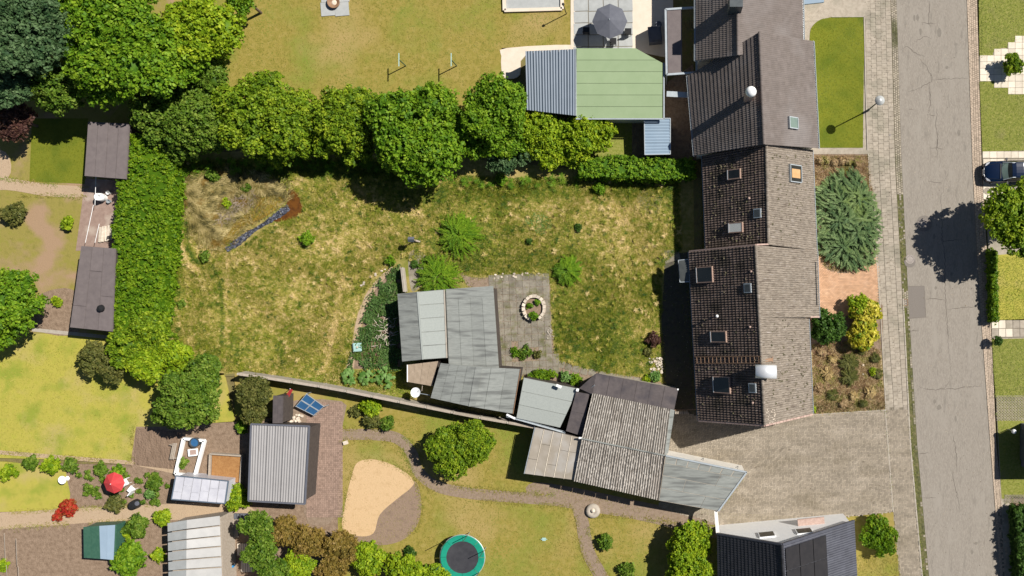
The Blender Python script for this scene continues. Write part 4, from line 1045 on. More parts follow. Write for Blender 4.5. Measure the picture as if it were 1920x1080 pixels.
# small brown corrugated roof
def corr(parent, q, ns, nw, m, amp=.03, name='sheet', nj=1, th=.0, seed=0, gap=.004, valley=None, ss=4):
    rng = random.Random(seed)
    n0 = (q[1]-q[0]).cross(q[3]-q[0]).normalized()
    if n0.z < 0: n0 = -n0
    for i in range(ns):
        for j in range(nj):
            mb = MB(); vs = []; N = nw*ss; l = .012 if (i+j) % 2 else 0
            bs = [j/nj, (j+1)/nj+(.01 if j < nj-1 else 0)]
            K = 2
            for b in bs:
                for k in range(N+1):
                    a = lerp(i/ns+gap/2, (i+1)/ns-gap/2, k/N)
                    vs.append(quadgrid(q, a, b)+n0*(amp*math.cos(2*math.pi*k/ss)+l+(.02 if b == bs[0] and j > 0 else 0)))
            base = len(mb.v); mb.v += [tuple(p) for p in vs]; r = rng.random()
            for k in range(N):
                mb.f.append((k, k+1, N+2+k, N+1+k)); mb.r.append(r)
            mb.build(name, m, parent, False)
            if valley:
                if j == 0: VAL.append((i, q, ns, nw, ss, amp, n0, gap))
q3 = [W(764, 684, 2.0), W(822, 677, 2.0), W(811, 724, 1.9), W(764, 716, 1.9)]
s3 = thing('lean_to', 'small brown corrugated lean-to tucked under the gabled shed', 'lean-to', center(q3))
corr(s3, q3, 4, 6, M['brownsheet'], .02, ss=3); walls(s3, q3, M['darkwall'], drop=.1)
mb = MB(); mb.bar(q3[0], q3[3], .07, .07); mb.build('white_edge', M['white'], s3)
# shed 4: low gable running toward the fence
ridgeA, ridgeB = W(893, 688, 2.9), W(880, 762, 2.9)
q4L = [W(826, 681, 2.55), ridgeA, ridgeB, W(807, 746, 2.5)]; q4R = [ridgeA, W(976, 692, 2.5), W(962, 776, 2.45), ridgeB]
s4 = thing('gabled_shed', 'low gabled shed in grey felt between the flat sheds and the boundary wall', 'shed', center(q4L+q4R))
strips(s4, q4L, 4, M['felt'], seed=7, nj=2); strips(s4, q4R, 3, M['felt'], seed=8, nj=1)
mb = MB(); mb.slab([ridgeA+Vector((-.05, 0, .05)), ridgeA+Vector((.5, 0, .03)), ridgeB+Vector((.5, 0, .03)), ridgeB+Vector((-.05, 0, .05))], .03); mb.build('ridge_sheet', M['felt'], s4)
under(s4, q4L, .1, M['felt']); under(s4, q4R, .1, M['felt']); walls(s4, [q4L[0], q4R[1], q4R[2], q4L[3]], M['darkwall'], drop=.35)
mb = MB(); mb.bar(q4R[1], q4R[2], .04, .12); mb.build('rusty_edge', M['rust'], s4)
# shed 5: square flat roof with gutter
q5 = [W(982, 708, 2.5), W(1084, 729, 2.5), W(1050, 802, 2.35), W(968, 784, 2.35)]
s5 = thing('square_shed', 'square shed with pale green-grey felt roof and a white gutter end', 'shed', center(q5))
strips(s5, q5, 3, M['felt_light'], along='h', seed=9, nj=1); under(s5, q5, .12, M['felt']); walls(s5, q5, M['darkwall'])
mb = MB(); gutter(mb, W(950, 778, 2.25), W(1060, 809, 2.25), Vector((-.2, -.98, 0)), .16); mb.build('gutter', M['zinc'], s5)
mb = MB(); mb.bar(W(950, 777, 2.3), W(966, 785, 2.3), .14, .14); mb.tube(W(952, 778, 2.2), W(956, 779, 0), .05); mb.build('downpipe', M['white'], s5)
mb = MB(); mb.box(W(1048, 724, 3.0), .45, .2, .12, -.4); mb.tube(W(1046, 726, 2.5), W(1046, 726, 3.0), .04); mb.build('vent', M['white'], s5)
mb = MB(); mb.box(W(1083, 731, 2.7), .2, .22, .3, -.2); mb.build('corner_cap', M['white'], s5)
# shed 6: dark felt front and old corrugated roof
q6d = [W(1117, 700, 2.6), W(1272, 729, 2.6), W(1264, 769, 2.95), W(1110, 739, 2.95)]
q6u = [W(1111, 737, 2.98), W(1257, 767, 2.98), W(1246, 853, 3.25), W(1091, 821, 3.25)]
q6l = [W(1091, 823, 3.25), W(1245, 855, 3.25), W(1235, 938, 2.95), W(1076, 902, 2.95)]
s6 = thing('workshop', 'large workshop with mossy corrugated roof and dark felt strip next to the driveway', 'workshop', center(q6u))
VAL = []
strips(s6, q6d, 6, M['felt_dark'], seed=11, nj=1); under(s6, q6d, .12, M['felt_dark'])
corr(s6, q6u, 7, 5, M['corr'], .05, nj=2, seed=1, valley=True); corr(s6, q6l, 7, 5, M['corr'], .05, nj=2, seed=2, valley=True)
rngv = random.Random(5); mb = MB()
for (i, q, ns, nw, ss, amp, n0, gap) in VAL:           # growth lying in the troughs
    for w in range(nw):
        K = 22
        for k in range(K):
            if rngv.random() < (.35 if q is q6l else .12): continue
            a = lerp(i/ns, (i+1)/ns, (w+.5)/nw); b0 = k/K; b1 = (k+1)/K; wd = rngv.uniform(.1, .42)/nw/ns
            if q is q6l: wd *= .7
            sft = rngv.uniform(-.12, .12)/nw/ns
            mb.face([quadgrid(q, a-wd+sft, b0)+n0*.0, quadgrid(q, a+wd+sft, b0)+n0*.0, quadgrid(q, a+wd*.8+sft, b1)+n0*.0, quadgrid(q, a-wd*.8+sft, b1)+n0*.0], rngv.random())
o = mb.build('trough_growth', M['corr_moss'], s6); o['kind'] = 'stuff'
mb = MB(); mb.bar(W(1090, 822, 3.34), W(1247, 854, 3.34), .1, .05); mb.build('ridge_cap', M['felt'], s6)
mb = MB(); mb.slab([W(1257, 767, 2.98), W(1265, 769, 2.95), W(1253, 849, 3.1), W(1246, 854, 3.25)], .04); mb.build('verge_flashing', M['felt'], s6)
mb = MB(); mb.face([W(1086, 728, 2.4), W(1117, 700, 2.6), W(1110, 739, 2.95)]); mb.face([W(1086, 728, 2.4), W(1110, 739, 2.95), W(1106, 742, 2.6)]); mb.build('corner_felt', M['felt_dark'], s6)
qa = [W(1080, 735, 2.7), W(1105, 739, 2.7), W(1092, 818, 2.6), W(1061, 808, 2.6)]
strips(s6, qa, 1, M['felt_dark'], seed=12, nj=2); under(s6, qa, .12, M['felt_dark']); walls(s6, qa, M['darkwall'])
walls(s6, [q6d[0], q6d[1], q6l[2], q6l[3]], M['concrete'], ins=.04, drop=.3); walls(s6, q6u, M['concrete'], ins=.03, drop=.2)
mb = MB(); mb.tube(W(1108, 727, 2.7), W(1115, 722, 3.0), .03); mb.tube(W(1100, 733, 2.5), W(1108, 727, 2.7), .03); mb.build('bracket', M['zinc'], s6)
mb = MB(); mb.box(W(1271, 730, 2.6), .12, .12, .15); mb.box(W(1088, 821, 3.3), .25, .12, .12); mb.build('end_cap', M['white'], s6)
# translucent lean-to at its left
q7 = [W(1003, 801, 2.55), W(1090, 821, 2.85), W(1076, 900, 2.7), W(983, 888, 2.4)]
s7 = thing('carport_roof', 'dull translucent panel roof left of the lower corrugated slope', 'lean-to', center(q7))
for i in range(5):
    strips(s7, [quadgrid(q7, i/5+.01, 0), quadgrid(q7, (i+1)/5-.01, 0), quadgrid(q7, (i+1)/5-.01, 1), quadgrid(q7, i/5+.01, 1)], 1, M['fogsheet'], 'panel', seed=i, nj=2)
for i in range(6):
    mb = MB(); mb.bar(quadgrid(q7, i/5, 0)+Vector((0, 0, .02)), quadgrid(q7, i/5, 1)+Vector((0, 0, .02)), .05, .05); mb.build('glazing_bar', M['whiteslab'] if i else M['zinc'], s7)
walls(s7, q7, M['darkwall'], ins=.03, drop=.12)
# grey flat garage roof to the right
q8 = [W(1248, 854, 2.7), W(1400, 885, 2.7), W(1347, 958, 2.7), W(1236, 938, 2.7)]
s8 = thing('garage', 'garage with flat grey felt roof reaching into the driveway', 'garage', center(q8))
qa = [q8[0], q8[1], quadgrid(q8, 1, .16), quadgrid(q8, 0, .16)]; strips(s8, qa, 7, M['felt'], seed=14)
strips(s8, [quadgrid(q8, 0, .165), quadgrid(q8, 1, .165), q8[2], q8[3]], 3, M['felt'], along='h', seed=15, nj=2)
under(s8, q8, .2, M['concrete'], grow=.012); walls(s8, q8, M['render'], ins=.03)
mb = MB(); mb.bar(q8[0]+Vector((0, 0, .04)), q8[1]+Vector((0, 0, .04)), .13, .07); mb.bar(q8[1]+Vector((0, 0, .04)), q8[2]+Vector((0, 0, .04)), .13, .07); mb.build('roof_edge', M['zinc'], s8)
for (a, b) in ((1314, 862), (1379, 877)):
    mb = MB(); mb.tube(W(a, b, 2.7), W(a+5, b-3, 2.72), .02); mb.tube(W(a+5, b-3, 2.72), W(a+4, b+2, 2.3), .02); mb.build('bracket', M['lead'], s8)
# gate between house and workshop
gt = thing('garden_gate', 'small wooden slat gate between the workshop and the house', 'gate', W(1277, 772, 0))
for i in range(6): mb = MB(); mb.box(W(1267+i*4.1, 772, .9), .12, .2, 1.2, -.1, random.random()); mb.build('slat', M['wood'], gt)
mb = MB(); mb.bar(W(1264, 769, 1.2), W(1306, 768, 1.2), .05, .06); mb.bar(W(1264, 769, .5), W(1306, 768, .5), .05, .06); mb.build('rail', M['rustwood'], gt)

# ---------------------------------------------------------------- BOUNDARY WALL
FA, FB = W(447, 701, 1.6), W(1003, 801, 1.6)
fw = thing('boundary_wall', 'weathered concrete panel wall running from the dark shrub to the workshop', 'wall', (FA.x, FA.y, 0))
pts = [(447, 701), (498, 708), (548, 716), (598, 724), (648, 733), (698, 743), (748, 753), (798, 763), (848, 773), (900, 783), (952, 792), (1003, 801)]
for a, b in zip(pts, pts[1:]):
    p, q_ = W(*a, 1.6), W(*b, 1.6); d = (q_-p).normalized()
    mb = MB()
    mb.bar(p+d*.1-Vector((0, 0, .8)), q_-d*.04-Vector((0, 0, .8)), .09, 1.62); mb.build('panel', M['concrete'], fw)
    mb = MB(); mb.bar(p+d*.1+Vector((0, 0, .04)), q_-d*.04+Vector((0, 0, .04)), .22, .07, r=random.random()); mb.build('coping', M['wood'], fw)
    mb = MB(); mb.box((p.x, p.y, .85), .14, .16, 1.75, -.2); mb.build('post', M['concrete'], fw)

# ---------------------------------------------------------------- NEIGHBOUR ABOVE
NH = thing('neighbour_house', 'neighbouring brown grey tiled house with a white chimney dome at the top', 'house', W(1410, 150, 0))
n_eL0, n_eL1 = W(1290, 142, 3.2), W(1303, 292, 3.2); n_r0, n_r1 = W(1424, 60, 7.6), W(1433, 271, 7.6); n_eR0, n_eR1 = W(1524, 77, 3.3), W(1534, 278, 3.3)
mb = MB(); tiled(mb, n_r0, n_r1, n_eL1, n_eL0, 19, 50, seed=11); tiled(mb, n_r0, n_r1, n_eR1, n_eR0, 17, 58, amp=.025, step=.03, seed=12)
o = mb.build('roof_tile', M['tile_n'], NH); o['kind'] = 'stuff'
ridge(NH, n_r0+Vector((0, 0, .05)), n_r1+Vector((0, 0, .05)), M['tile_n'])
gable(NH, n_eL0, n_eL1, n_eR0, n_eR1, n_r0, n_r1, M['render'])
m_eL0, m_eL1 = W(1305, -120, 4.3), W(1305, 114, 4.3); m_r0, m_r1 = W(1382, -120, 6.9), W(1384, 104, 6.9); m_eR0, m_eR1 = W(1503, -120, 3.2), W(1506, 80, 3.2)
mb = MB(); tiled(mb, m_r0, m_r1, m_eL1, m_eL0, 12, 60, amp=.025, step=.03, seed=13); tiled(mb, m_r0, m_r1, m_eR1, m_eR0, 18, 60, amp=.025, step=.03, seed=14)
o = mb.build('roof_tile', M['tile_n'], NH); o['kind'] = 'stuff'
ridge(NH, m_r0+Vector((0, 0, .05)), m_r1+Vector((0, 0, .05)), M['tile_n'])
gable(NH, m_eL0, m_eL1, m_eR0, m_eR1, m_r0, m_r1, M['render'])
for a, b, s in ((n_eL0, n_eL1, -1), (n_eR0, n_eR1, 1), (m_eR0, m_eR1, 1), (m_eL0, m_eL1, -1)):
    mb = MB(); gutter(mb, a-Vector((0, 0, .05)), b-Vector((0, 0, .05)), Vector((s, 0, 0)), .14); mb.build('gutter', M['zinc'], NH)
for (u, v, hb, ht, w_) in ((1408, 172, 6, 9.0, .5), (1381, 0, 6, 8.4, .9)):
    c = W(u, v, ht); mb = MB(); mb.box((c.x, c.y, (hb+ht)/2-.15), w_*1.1, w_, ht-hb, 0); ch = mb.build('chimney', M['lead'] if v < 50 else M['verge'], NH)
    if v > 50: mb = MB(); mb.lathe(c, [(0, .42), (.2, .38), (.36, .22), (.42, .0), (.36, -.12), (.1, -.2)], 20); mb.build('dome', M['white'], ch, True)
winbox(NH, 1484, 231, 16, 22, (n_r0, n_r1, n_eR0), frame='zinc', glass='windscreen')
# side canopy with dark opening
q = [W(1248, 18, 3.0), W(1306, 14, 3.0), W(1306, 136, 3.0), W(1250, 140, 3.0)]
mb = MB()
for i in range(4): mb.bar(q[i], q[(i+1) % 4], .16, .16)
cv = mb.build('side_canopy', M['zinc'], NH)
mb = MB(); mb.slab([q[0].lerp(q[1], .05), q[0].lerp(q[1], .52), q[3].lerp(q[2], .52), q[3].lerp(q[2], .05)], .06); mb.build('sheet', M['felt_brown'], cv)
mb = MB()
for p in q: mb.tube(p, Vector((p.x, p.y, 0)), .06)
mb.build('post', M['zinc'], cv)
mb = MB(); mb.bar(W(1250, 176, 2.2), W(1290, 178, 2.2), .45, .06); mb.build('rail_shelf', M['zinc'], cv)
mb = MB(); mb.hexa([W(1500, -10, 2.6), W(1545, -10, 2.6), W(1545, 4, 2.6), W(1507, 8, 2.6)], [Vector((p.x, p.y, 2.4)) for p in (W(1500, -10, 2.6), W(1545, -10, 2.6), W(1545, 4, 2.6), W(1507, 8, 2.6))]); mb.build('porch_roof', M['lightblue'], NH)
# pavilion
qb = [W(985, 96, 2.6), W(1080, 92, 2.75), W(1080, 217, 2.75), W(988, 206, 2.6)]
pb = thing('blue_roofed_shed', 'shed with ribbed slate-blue roof left of the pale green roof', 'shed', center(qb))
corr(pb, qb, 6, 3, M['bluesheet'], .03, ss=4); walls(pb, qb, M['darkwall'], drop=.1); mb = MB(); mb.bar(qb[1], qb[2], .08, .1); mb.build('trim', M['zinc'], pb)
qg = [W(1080, 90, 2.85), W(1192, 90, 2.85), W(1242, 118, 2.85), W(1243, 222, 2.7), W(1080, 222, 2.7)]
pg = thing('green_roofed_pavilion', 'pavilion with pale green roof and one cut corner', 'pavilion', center(qg))
P5 = [W(1081, 91, 2.86), W(1192, 91, 2.86), W(1241, 118, 2.85)]
nst = 6
for i in range(nst):
    v0, v1 = 91+i*(131/nst), 91+(i+1)*(131/nst)-.6
    def ru(v): return 1192+50*min(1, max(0, (v-91)/27))
    h0 = 2.86-.15*(v0-91)/131; h1 = 2.86-.15*(v1-91)/131
    pts_ = [W(1081, v0, h0), W(ru(v0), v0, h0)]
    if v0 < 118 < v1: pts_.append(W(1242, 118, 2.83))
    pts_ += [W(ru(v1), v1, h1), W(1081, v1, h1)]
    mb = MB(); mb.slab(pts_, .05, random.random()); mb.build('roof_panel', M['greensheet'], pg)
under(pg, qg, .1, M['greensheet'], drop=.07, name='roof_base'); walls(pg, qg, M['render'], drop=.2)
mb = MB(); mb.bar(W(1080, 223, 2.75), W(1246, 223, 2.75), .1, .1); mb.bar(W(1245, 118, 2.75), W(1245, 223, 2.75), .1, .1); mb.build('trim', M['zinc'], pg)
qs = [W(1208, 222, 2.2), W(1257, 222, 2.2), W(1257, 289, 2.1), W(1209, 290, 2.1)]
ps = thing('tool_shed', 'small light blue ribbed roof beside the hedge end', 'shed', center(qs))
corr(ps, [qs[1], qs[2], qs[3], qs[0]], 3, 4, M['lightblue'], .02, ss=4); walls(ps, qs, M['darkwall'], drop=.08)
mb = MB()
for i in range(4): mb.bar(qs[i], qs[(i+1) % 4], .06, .08)
mb.build('trim', M['zinc'], ps)
# parasol
pc = W(1143, 38, 0); pp = W(1143, 38, 2.5)
pr = thing('round_parasol', 'open dark grey round parasol on the upper terrace', 'parasol', (pp.x, pp.y, 0))
for i in range(8):
    mb = MB(); a0 = 2*math.pi*i/8; a1 = 2*math.pi*(i+1)/8; r = S(33, 2.3)
    mb.face([pp+Vector((0, 0, .25)), pp+Vector((r*math.cos(a0), r*math.sin(a0), -.25)), pp+Vector((r*math.cos(a1), r*math.sin(a1), -.25))], random.random()); mb.build('canopy_segment', M['greyfabric'], pr)
mb = MB(); mb.tube((pp.x, pp.y, 0), (pp.x, pp.y, 2.8), .04); mb.build('pole', M['zinc'], pr)
mb = MB(); mb.lathe((pp.x, pp.y, .02), [(0, .12), (.35, .1), (.4, 0)], 16); mb.build('base', M['concrete'], pr)
for (u, v, lb, cnum) in ((1100, 60, 'rattan armchair at the left rim of the dark parasol', 0), (1178, 62, 'rattan armchair at the right rim of the dark parasol', 1), (1150, 80, 'rattan armchair at the lower rim of the dark parasol', 2)):
    c = W(u, v, 0); t = thing('garden_chair', lb, 'chair', c)
    mb = MB(); mb.box(c+Vector((0, 0, .4)), .55, .55, .1); mb.build('seat', M['black'], t)
    mb = MB(); mb.box(c+Vector((0, -.26, .65)), .55, .07, .5); mb.build('backrest', M['black'], t)
    for a in (-.24, .24):
        for b in (-.24, .24): mb = MB(); mb.tube(c+Vector((a, b, .0)), c+Vector((a, b, .38)), .02); mb.build('leg', M['black'], t)
gr = W(1228, 70, 0); t = thing('covered_grill', 'dark covered grill standing by the side canopy of the upper house', 'grill', gr)
mb = MB(); mb.box(gr+Vector((0, 0, .45)), 1.1, 1.3, .9, .1); mb.box(gr+Vector((0.1, .0, .95)), .8, 1.0, .12, .1); mb.build('cover', M['greyfabric'], t)
mb = MB(); mb.lathe(gr+Vector((.3, .95, 0)), [(.25, 0), (.3, .5), (.26, .55), (0, .56)], 14); mb.build('gas_bottle', M['greyfabric'], t)
# fire bowl on slab
fb = W(628, 6, 0); t = thing('fire_bowl_slab', 'pale square slab carrying a rusty fire bowl at the top edge', 'slab', fb)
for (a, b) in ((-1, -1), (1, -1), (-1, 1), (1, 1)):
    mb = MB(); mb.box(W(628+a*13.2, 4+b*13, .03), S(26), S(25.5), .07, .08, random.random()); mb.build('slab', M['greyslab'], t)
t = thing('fire_bowl', 'round rusty fire bowl on the pale slab at the top edge', 'fire bowl', fb+Vector((0, 0, .06)))
mb = MB(); mb.lathe(fb+Vector((0, 0, .07)), [(0, .08), (.3, .12), (.5, .3), (.54, .3), (.48, .1), (.3, .0)], 22); mb.build('bowl', M['rust'], t, True)
mb = MB(); mb.lathe(fb+Vector((0, 0, .15)), [(0, .08), (.15, .07), (.28, .0)], 12); mb.build('ash', M['stone'], t)
t2 = W(1000, 2, 0); t = thing('pool_surround', 'pale rimmed rectangular basin at the top edge left of the terrace', 'basin', t2)
mb = MB()
for a, b in (((946, 20), (1054, 17)), ((946, 20), (944, -40)), ((1054, 17), (1054, -40))): mb.bar(W(*a, .1), W(*b, .1), .28, .2)
mb.build('rim', M['cream'], t); mb = MB(); mb.slab([W(949, -40, .05), W(1051, -40, .05), W(1051, 15, .05), W(949, 18, .05)], .05); mb.build('floor', M['greyslab'], t)
for (u, v, lb) in ((748, 112, 'left of the two thin clothes posts on the upper lawn'), (846, 112, 'right of the two thin clothes posts on the upper lawn')):
    c = W(u, v, 1.9); t = thing('clothes_post', lb, 'post', (c.x, c.y, 0), 'clothes posts on the upper lawn')
    mb = MB(); mb.tube((c.x, c.y, 0), c, .045); mb.build('pole', M['darkgreenp'], t)
    mb = MB(); mb.bar(c+Vector((0, -.55, 0)), c+Vector((0, .55, 0)), .06); mb.build('crossbar', M['palegreen'], t)
# downspout pole by terrace (thin shadow)
c = W(1056, 8, 2.4); t = thing('torch_pole', 'thin dark pole standing at the corner of the pale basin', 'pole', (c.x, c.y, 0)); mb = MB(); mb.tube((c.x, c.y, 0), c, .04); mb.build('pole', M['black'], t); mb = MB(); mb.lathe(c, [(0, .15), (.1, .1), (.12, 0), (.04, -.1)], 10); mb.build('head', M['black'], t)

# ---------------------------------------------------------------- HOUSE AT THE LOWER RIGHT
SH = thing('dark_roofed_house', 'white gabled house with black roof and solar panels at the bottom edge', 'house', W(1465, 1060, 0))
s_eL0, s_eL1 = W(1345, 1001, 3.0), W(1350, 1260, 3.0); s_r0, s_r1 = W(1466, 1021, 7.2), W(1480, 1290, 7.2); s_eR0, s_eR1 = W(1601, 977, 3.0), W(1615, 1240, 3.0)
mb = MB(); tiled(mb, s_r0, s_r1, s_eL1, s_eL0, 18, 60, seed=31, amp=.03); o = mb.build('roof_tile', M['tile_dark'], SH); o['kind'] = 'stuff'
mb = MB(); tiled(mb, s_r0, s_r1, s_eR1, s_eR0, 18, 60, seed=32, amp=.03); o = mb.build('roof_tile', M['tile_blue'], SH); o['kind'] = 'stuff'; o['label'] = 'slate blue street-side slope'
gable(SH, s_eL0, s_eL1, s_eR0, s_eR1, s_r0, s_r1, M['white'], ins=.04)
ridge(SH, s_r0+Vector((0, 0, .05)), s_r1+Vector((0, 0, .05)), M['tile_dark'])
mb = MB(); mb.bar(s_r0+Vector((0, .02, 0)), s_eL0+Vector((0, .02, 0)), .14, .2); mb.bar(s_r0+Vector((0, .02, 0)), s_eR0+Vector((0, .02, 0)), .14, .2); mb.build('verge', M['tile_blue'], SH)
for i in range(3):
    for j in range(6):
        n = (s_r1-s_r0).cross(s_eR0-s_r0).normalized(); n = n if n.z > 0 else -n
        Q = [s_r0, s_r1, s_eR1, s_eR0]; a0, a1 = .03+j*.16, .03+(j+1)*.16-.004; b0, b1 = .03+i*.185, .03+(i+1)*.185-.008
        mb = MB(); mb.slab([quadgrid(Q, a0, b0)+n*.14, quadgrid(Q, a1, b0)+n*.14, quadgrid(Q, a1, b1)+n*.14, quadgrid(Q, a0, b1)+n*.14], .05); mb.build('solar_panel', M['solarblack'], SH)
a, b = s_eL0, s_eR0
nrm = Vector((0, 1, 0)); base = Vector(s_eL0.lerp(s_eR0, .62)); base.z = 0
for t_, w_, h_, z_, nm, mm in ((.62, 1.3, 1.3, 4.0, 'window', 'glass'), (.35, 1.3, 1.3, 4.0, 'window', 'glass'), (.7, 2.2, .14, 2.3, 'awning', 'verge')):
    p = s_eL0.lerp(s_eR0, t_); p = Vector((p.x, p.y-.14, z_)); mb = MB(); mb.box(p, w_, .12 if nm == 'window' else 1.0, h_, .1); wn = mb.build(nm, M['white'] if nm == 'window' else M['verge'], SH)
    if nm == 'window': mb = MB(); mb.box(p+Vector((0, .06, 0)), w_-.16, .03, h_-.16, .1); mb.build('pane', M[mm], wn)
mb = MB(); mb.bar(W(1341, 945, 2.3), W(1346, 1002, 2.9), .28, .12); mb.build('link_trim', M['render'], SH)

# ---------------------------------------------------------------- LEFT SIDE SHEDS AND ALLOTMENT THINGS
def simple_shed(name, label, q, m, mw='darkwall', n=3, along='v', nj=1, prof=None, seed=0):
    t = thing(name, label, 'shed', center(q))
    if prof: corr(t, q, n, prof, m, .025, ss=4, name='roof_sheet')
    else: strips(t, q, n, m, 'felt_sheet', along=along, nj=nj, seed=seed)
    under(t, q, .1, m, name='roof_board', drop=.05); walls(t, q, M[mw], drop=.16); return t
simple_shed('wooden_shed', 'upper of the two dark brown roofed sheds behind the tall hedge', [W(165, 228, 2.4), W(242, 232, 2.4), W(236, 336, 2.5), W(158, 330, 2.5)], M['felt_brown'], n=4, seed=1)
s = simple_shed('wooden_shed', 'lower and longer of the two dark roofed sheds behind the tall hedge', [W(152, 461, 2.5), W(216, 466, 2.5), W(210, 622, 2.4), W(131, 614, 2.4)], M['felt_brown'], n=3, nj=2, seed=2)
mb = MB(); mb.lathe(W(190, 578, 2.55), [(0, .25), (.25, .2), (.3, 0)], 12); mb.build('vent', M['black'], s)
t = thing('rain_barrel', 'white rimmed rain barrel between the two dark sheds', 'barrel', W(196, 371, 0)); mb = MB(); mb.lathe(W(196, 371, 0), [(.28, 0), (.34, .45), (.30, .9), (.25, .9), (.24, .6), (0, .6)], 20); mb.build('drum', M['white'], t, True)
mb = MB(); mb.lathe(W(196, 371, .02), [(.345, .42), (.36, .45), (.345, .48)], 20); mb.build('hoop', M['zinc'], t)
for k, (u, v) in enumerate(((206, 362), (207, 378))):
    t = thing('bucket', ('small white bucket above the rain barrel', 'small grey bucket below the rain barrel')[k], 'bucket', W(u, v, 0)); mb = MB(); mb.lathe(W(u, v, 0), [(0, .02), (.11, .02), (.15, .3), (.17, .3), (.12, 0)], 14); mb.build('pail', M['white' if k == 0 else 'zinc'], t)
    mb = MB(); mb.bar(W(u, v, .3)+Vector((-.15, 0, 0)), W(u, v, .3)+Vector((.15, 0, .03)), .015); mb.build('handle', M['zinc'], t)
t = thing('washing_line_poles', 'pair of thin rods crossing the brick yard between the dark sheds', 'rods', W(180, 400, 0))
for a, b in (((180, 330), (178, 385)), ((175, 385), (160, 455)), ((186, 420), (178, 455))): mb = MB(); mb.tube(W(*a, .9), W(*b, .9), .02); mb.tube(W(*a, 0), W(*a, .9), .02); mb.build('rod', M['white'], t)
t = thing('plank_stack', 'pale stack of boards on the brick yard above the lower dark shed', 'boards', W(196, 438, 0))
for i in range(5): mb = MB(); mb.box(W(188+i*5.2, 440-i, .12), .2, 1.3, .12, random.uniform(-.15, .15), random.random()); mb.build('board', M['stone'], t)
# grey metal roof building
s = simple_shed('ribbed_roof_shed', 'shed with light grey ribbed roof left of the brown brick paving', [W(472, 796, 2.7), W(579, 800, 2.7), W(571, 944, 2.5), W(467, 938, 2.5)], M['greysheet'], n=7, prof=3)
mb = MB(); qq = [W(471, 795, 2.75), W(580, 799, 2.75), W(572, 945, 2.55), W(466, 939, 2.55)]
for i in range(4): mb.bar(qq[i], qq[(i+1) % 4], .12, .12)
mb.build('trim', M['greyfabric'], s)
simple_shed('narrow_annex', 'narrow dark strip roof above the light grey ribbed roof', [W(512, 742, 2.1), W(530, 742, 2.1), W(529, 794, 2.1), W(511, 794, 2.1)], M['felt_dark'], n=2)
t = thing('solar_panel_rack', 'ground rack with four blue solar panels beside the boundary wall', 'solar panel', W(581, 758, 0))
qp = [W(575, 738, 1.0), W(608, 762, 1.0), W(588, 779, .6), W(554, 762, .6)]
for i in range(2):
    for j in range(2):
        P = [quadgrid(qp, i/2+.01, j/2+.02), quadgrid(qp, (i+1)/2-.01, j/2+.02), quadgrid(qp, (i+1)/2-.01, (j+1)/2-.02), quadgrid(qp, i/2+.01, (j+1)/2-.02)]
        mb = MB()
        for k in range(4): mb.bar(P[k], P[(k+1) % 4], .05, .05)
        w = mb.build('frame', M['zinc'], t); mb = MB(); mb.slab(P, .03); mb.build('panel', M['solar'], w)
mb = MB()
for p in qp: mb.tube(Vector((p.x, p.y, 0)), p, .03)
mb.build('support', M['zinc'], t)
t = thing('red_slide', 'narrow red cloth strip hanging by the dark annex', 'banner', W(537, 742, 0)); mb = MB(); mb.slab([W(544, 729, 1.3), W(549, 731, 1.3), W(535, 757, .5), W(528, 754, .5)], .05); mb.build('cloth', M['red'], t)
mb = MB(); mb.tube(W(544, 729, 0), W(544, 729, 1.35), .03); mb.tube(W(530, 756, 0), W(530, 756, .5), .03); mb.build('pole', M['zinc'], t)
rr = random.Random(3)
def stones(poly, n, label, cat='stones', smin=.1, smax=.25, name='stone_border', m='stone', z=.0, loc=None):
    c = W(*[sum(p[i] for p in poly)/len(poly) for i in (0, 1)], 0); t = thing(name, label, cat, c)
    rng = np.random.default_rng(n); x, y = scatter(poly, 400, rng); k = min(n, len(x))
    for a, b in list(zip(x, y))[:k]:
        s_ = rr.uniform(smin, smax); mb = MB(); vs = []
        for (p, q_, r_) in ((1, 0, 0), (.5, .8, 0), (-.6, .75, 0), (-1, 0, 0), (-.5, -.85, 0), (.55, -.8, 0)): vs.append(Vector((a+p*s_*.5*rr.uniform(.8, 1.15), b+q_*s_*.5*rr.uniform(.8, 1.1), z)))
        top = [Vector((v_.x*.8+a*.2, v_.y*.8+b*.2, z+s_*rr.uniform(.35, .6))) for v_ in vs]; mb.hexa(top, vs, rr.random()); mb.build('stone', M[m], t)
    return t
stones([(524, 778), (572, 776), (574, 790), (526, 792)], 14, 'row of pale stones beside the blue solar panels', smin=.15, smax=.35)
# raised bed, white cold frame, greenhouse
t = thing('raised_bed', 'wooden raised bed with orange soil right of the white cold frame', 'raised bed', W(425, 880, 0)); bd = [(396, 850), (456, 854), (452, 908), (394, 902)]
for i in range(4): mb = MB(); mb.bar(W(*bd[i], .25), W(*bd[(i+1) % 4], .25), .12, .5); mb.build('board', M['sandpath'] if False else M['wood'], t)
mb = MB(); mb.slab([W(398, 852, .3), W(454, 856, .3), W(450, 905, .3), W(396, 900, .3)], .3); mb.build('soil', mat('orange bark mulch', [(.26, .12, .04), (.36, .19, .07)], 5, 6, .95, .5, 15), t)
t = thing('cold_frame', 'long white framed cold frame left of the raised bed', 'cold frame', W(352, 860, 0)); bd = [(345, 822), (384, 826), (366, 892), (330, 888)]
for i in range(4): mb = MB(); mb.bar(W(*bd[i], .35), W(*bd[(i+1) % 4], .35), .2, .35); mb.build('rail', M['white'], t)
mb = MB(); mb.slab([W(*p, .15) for p in bd], .15); mb.build('bed', M['soil'], t)
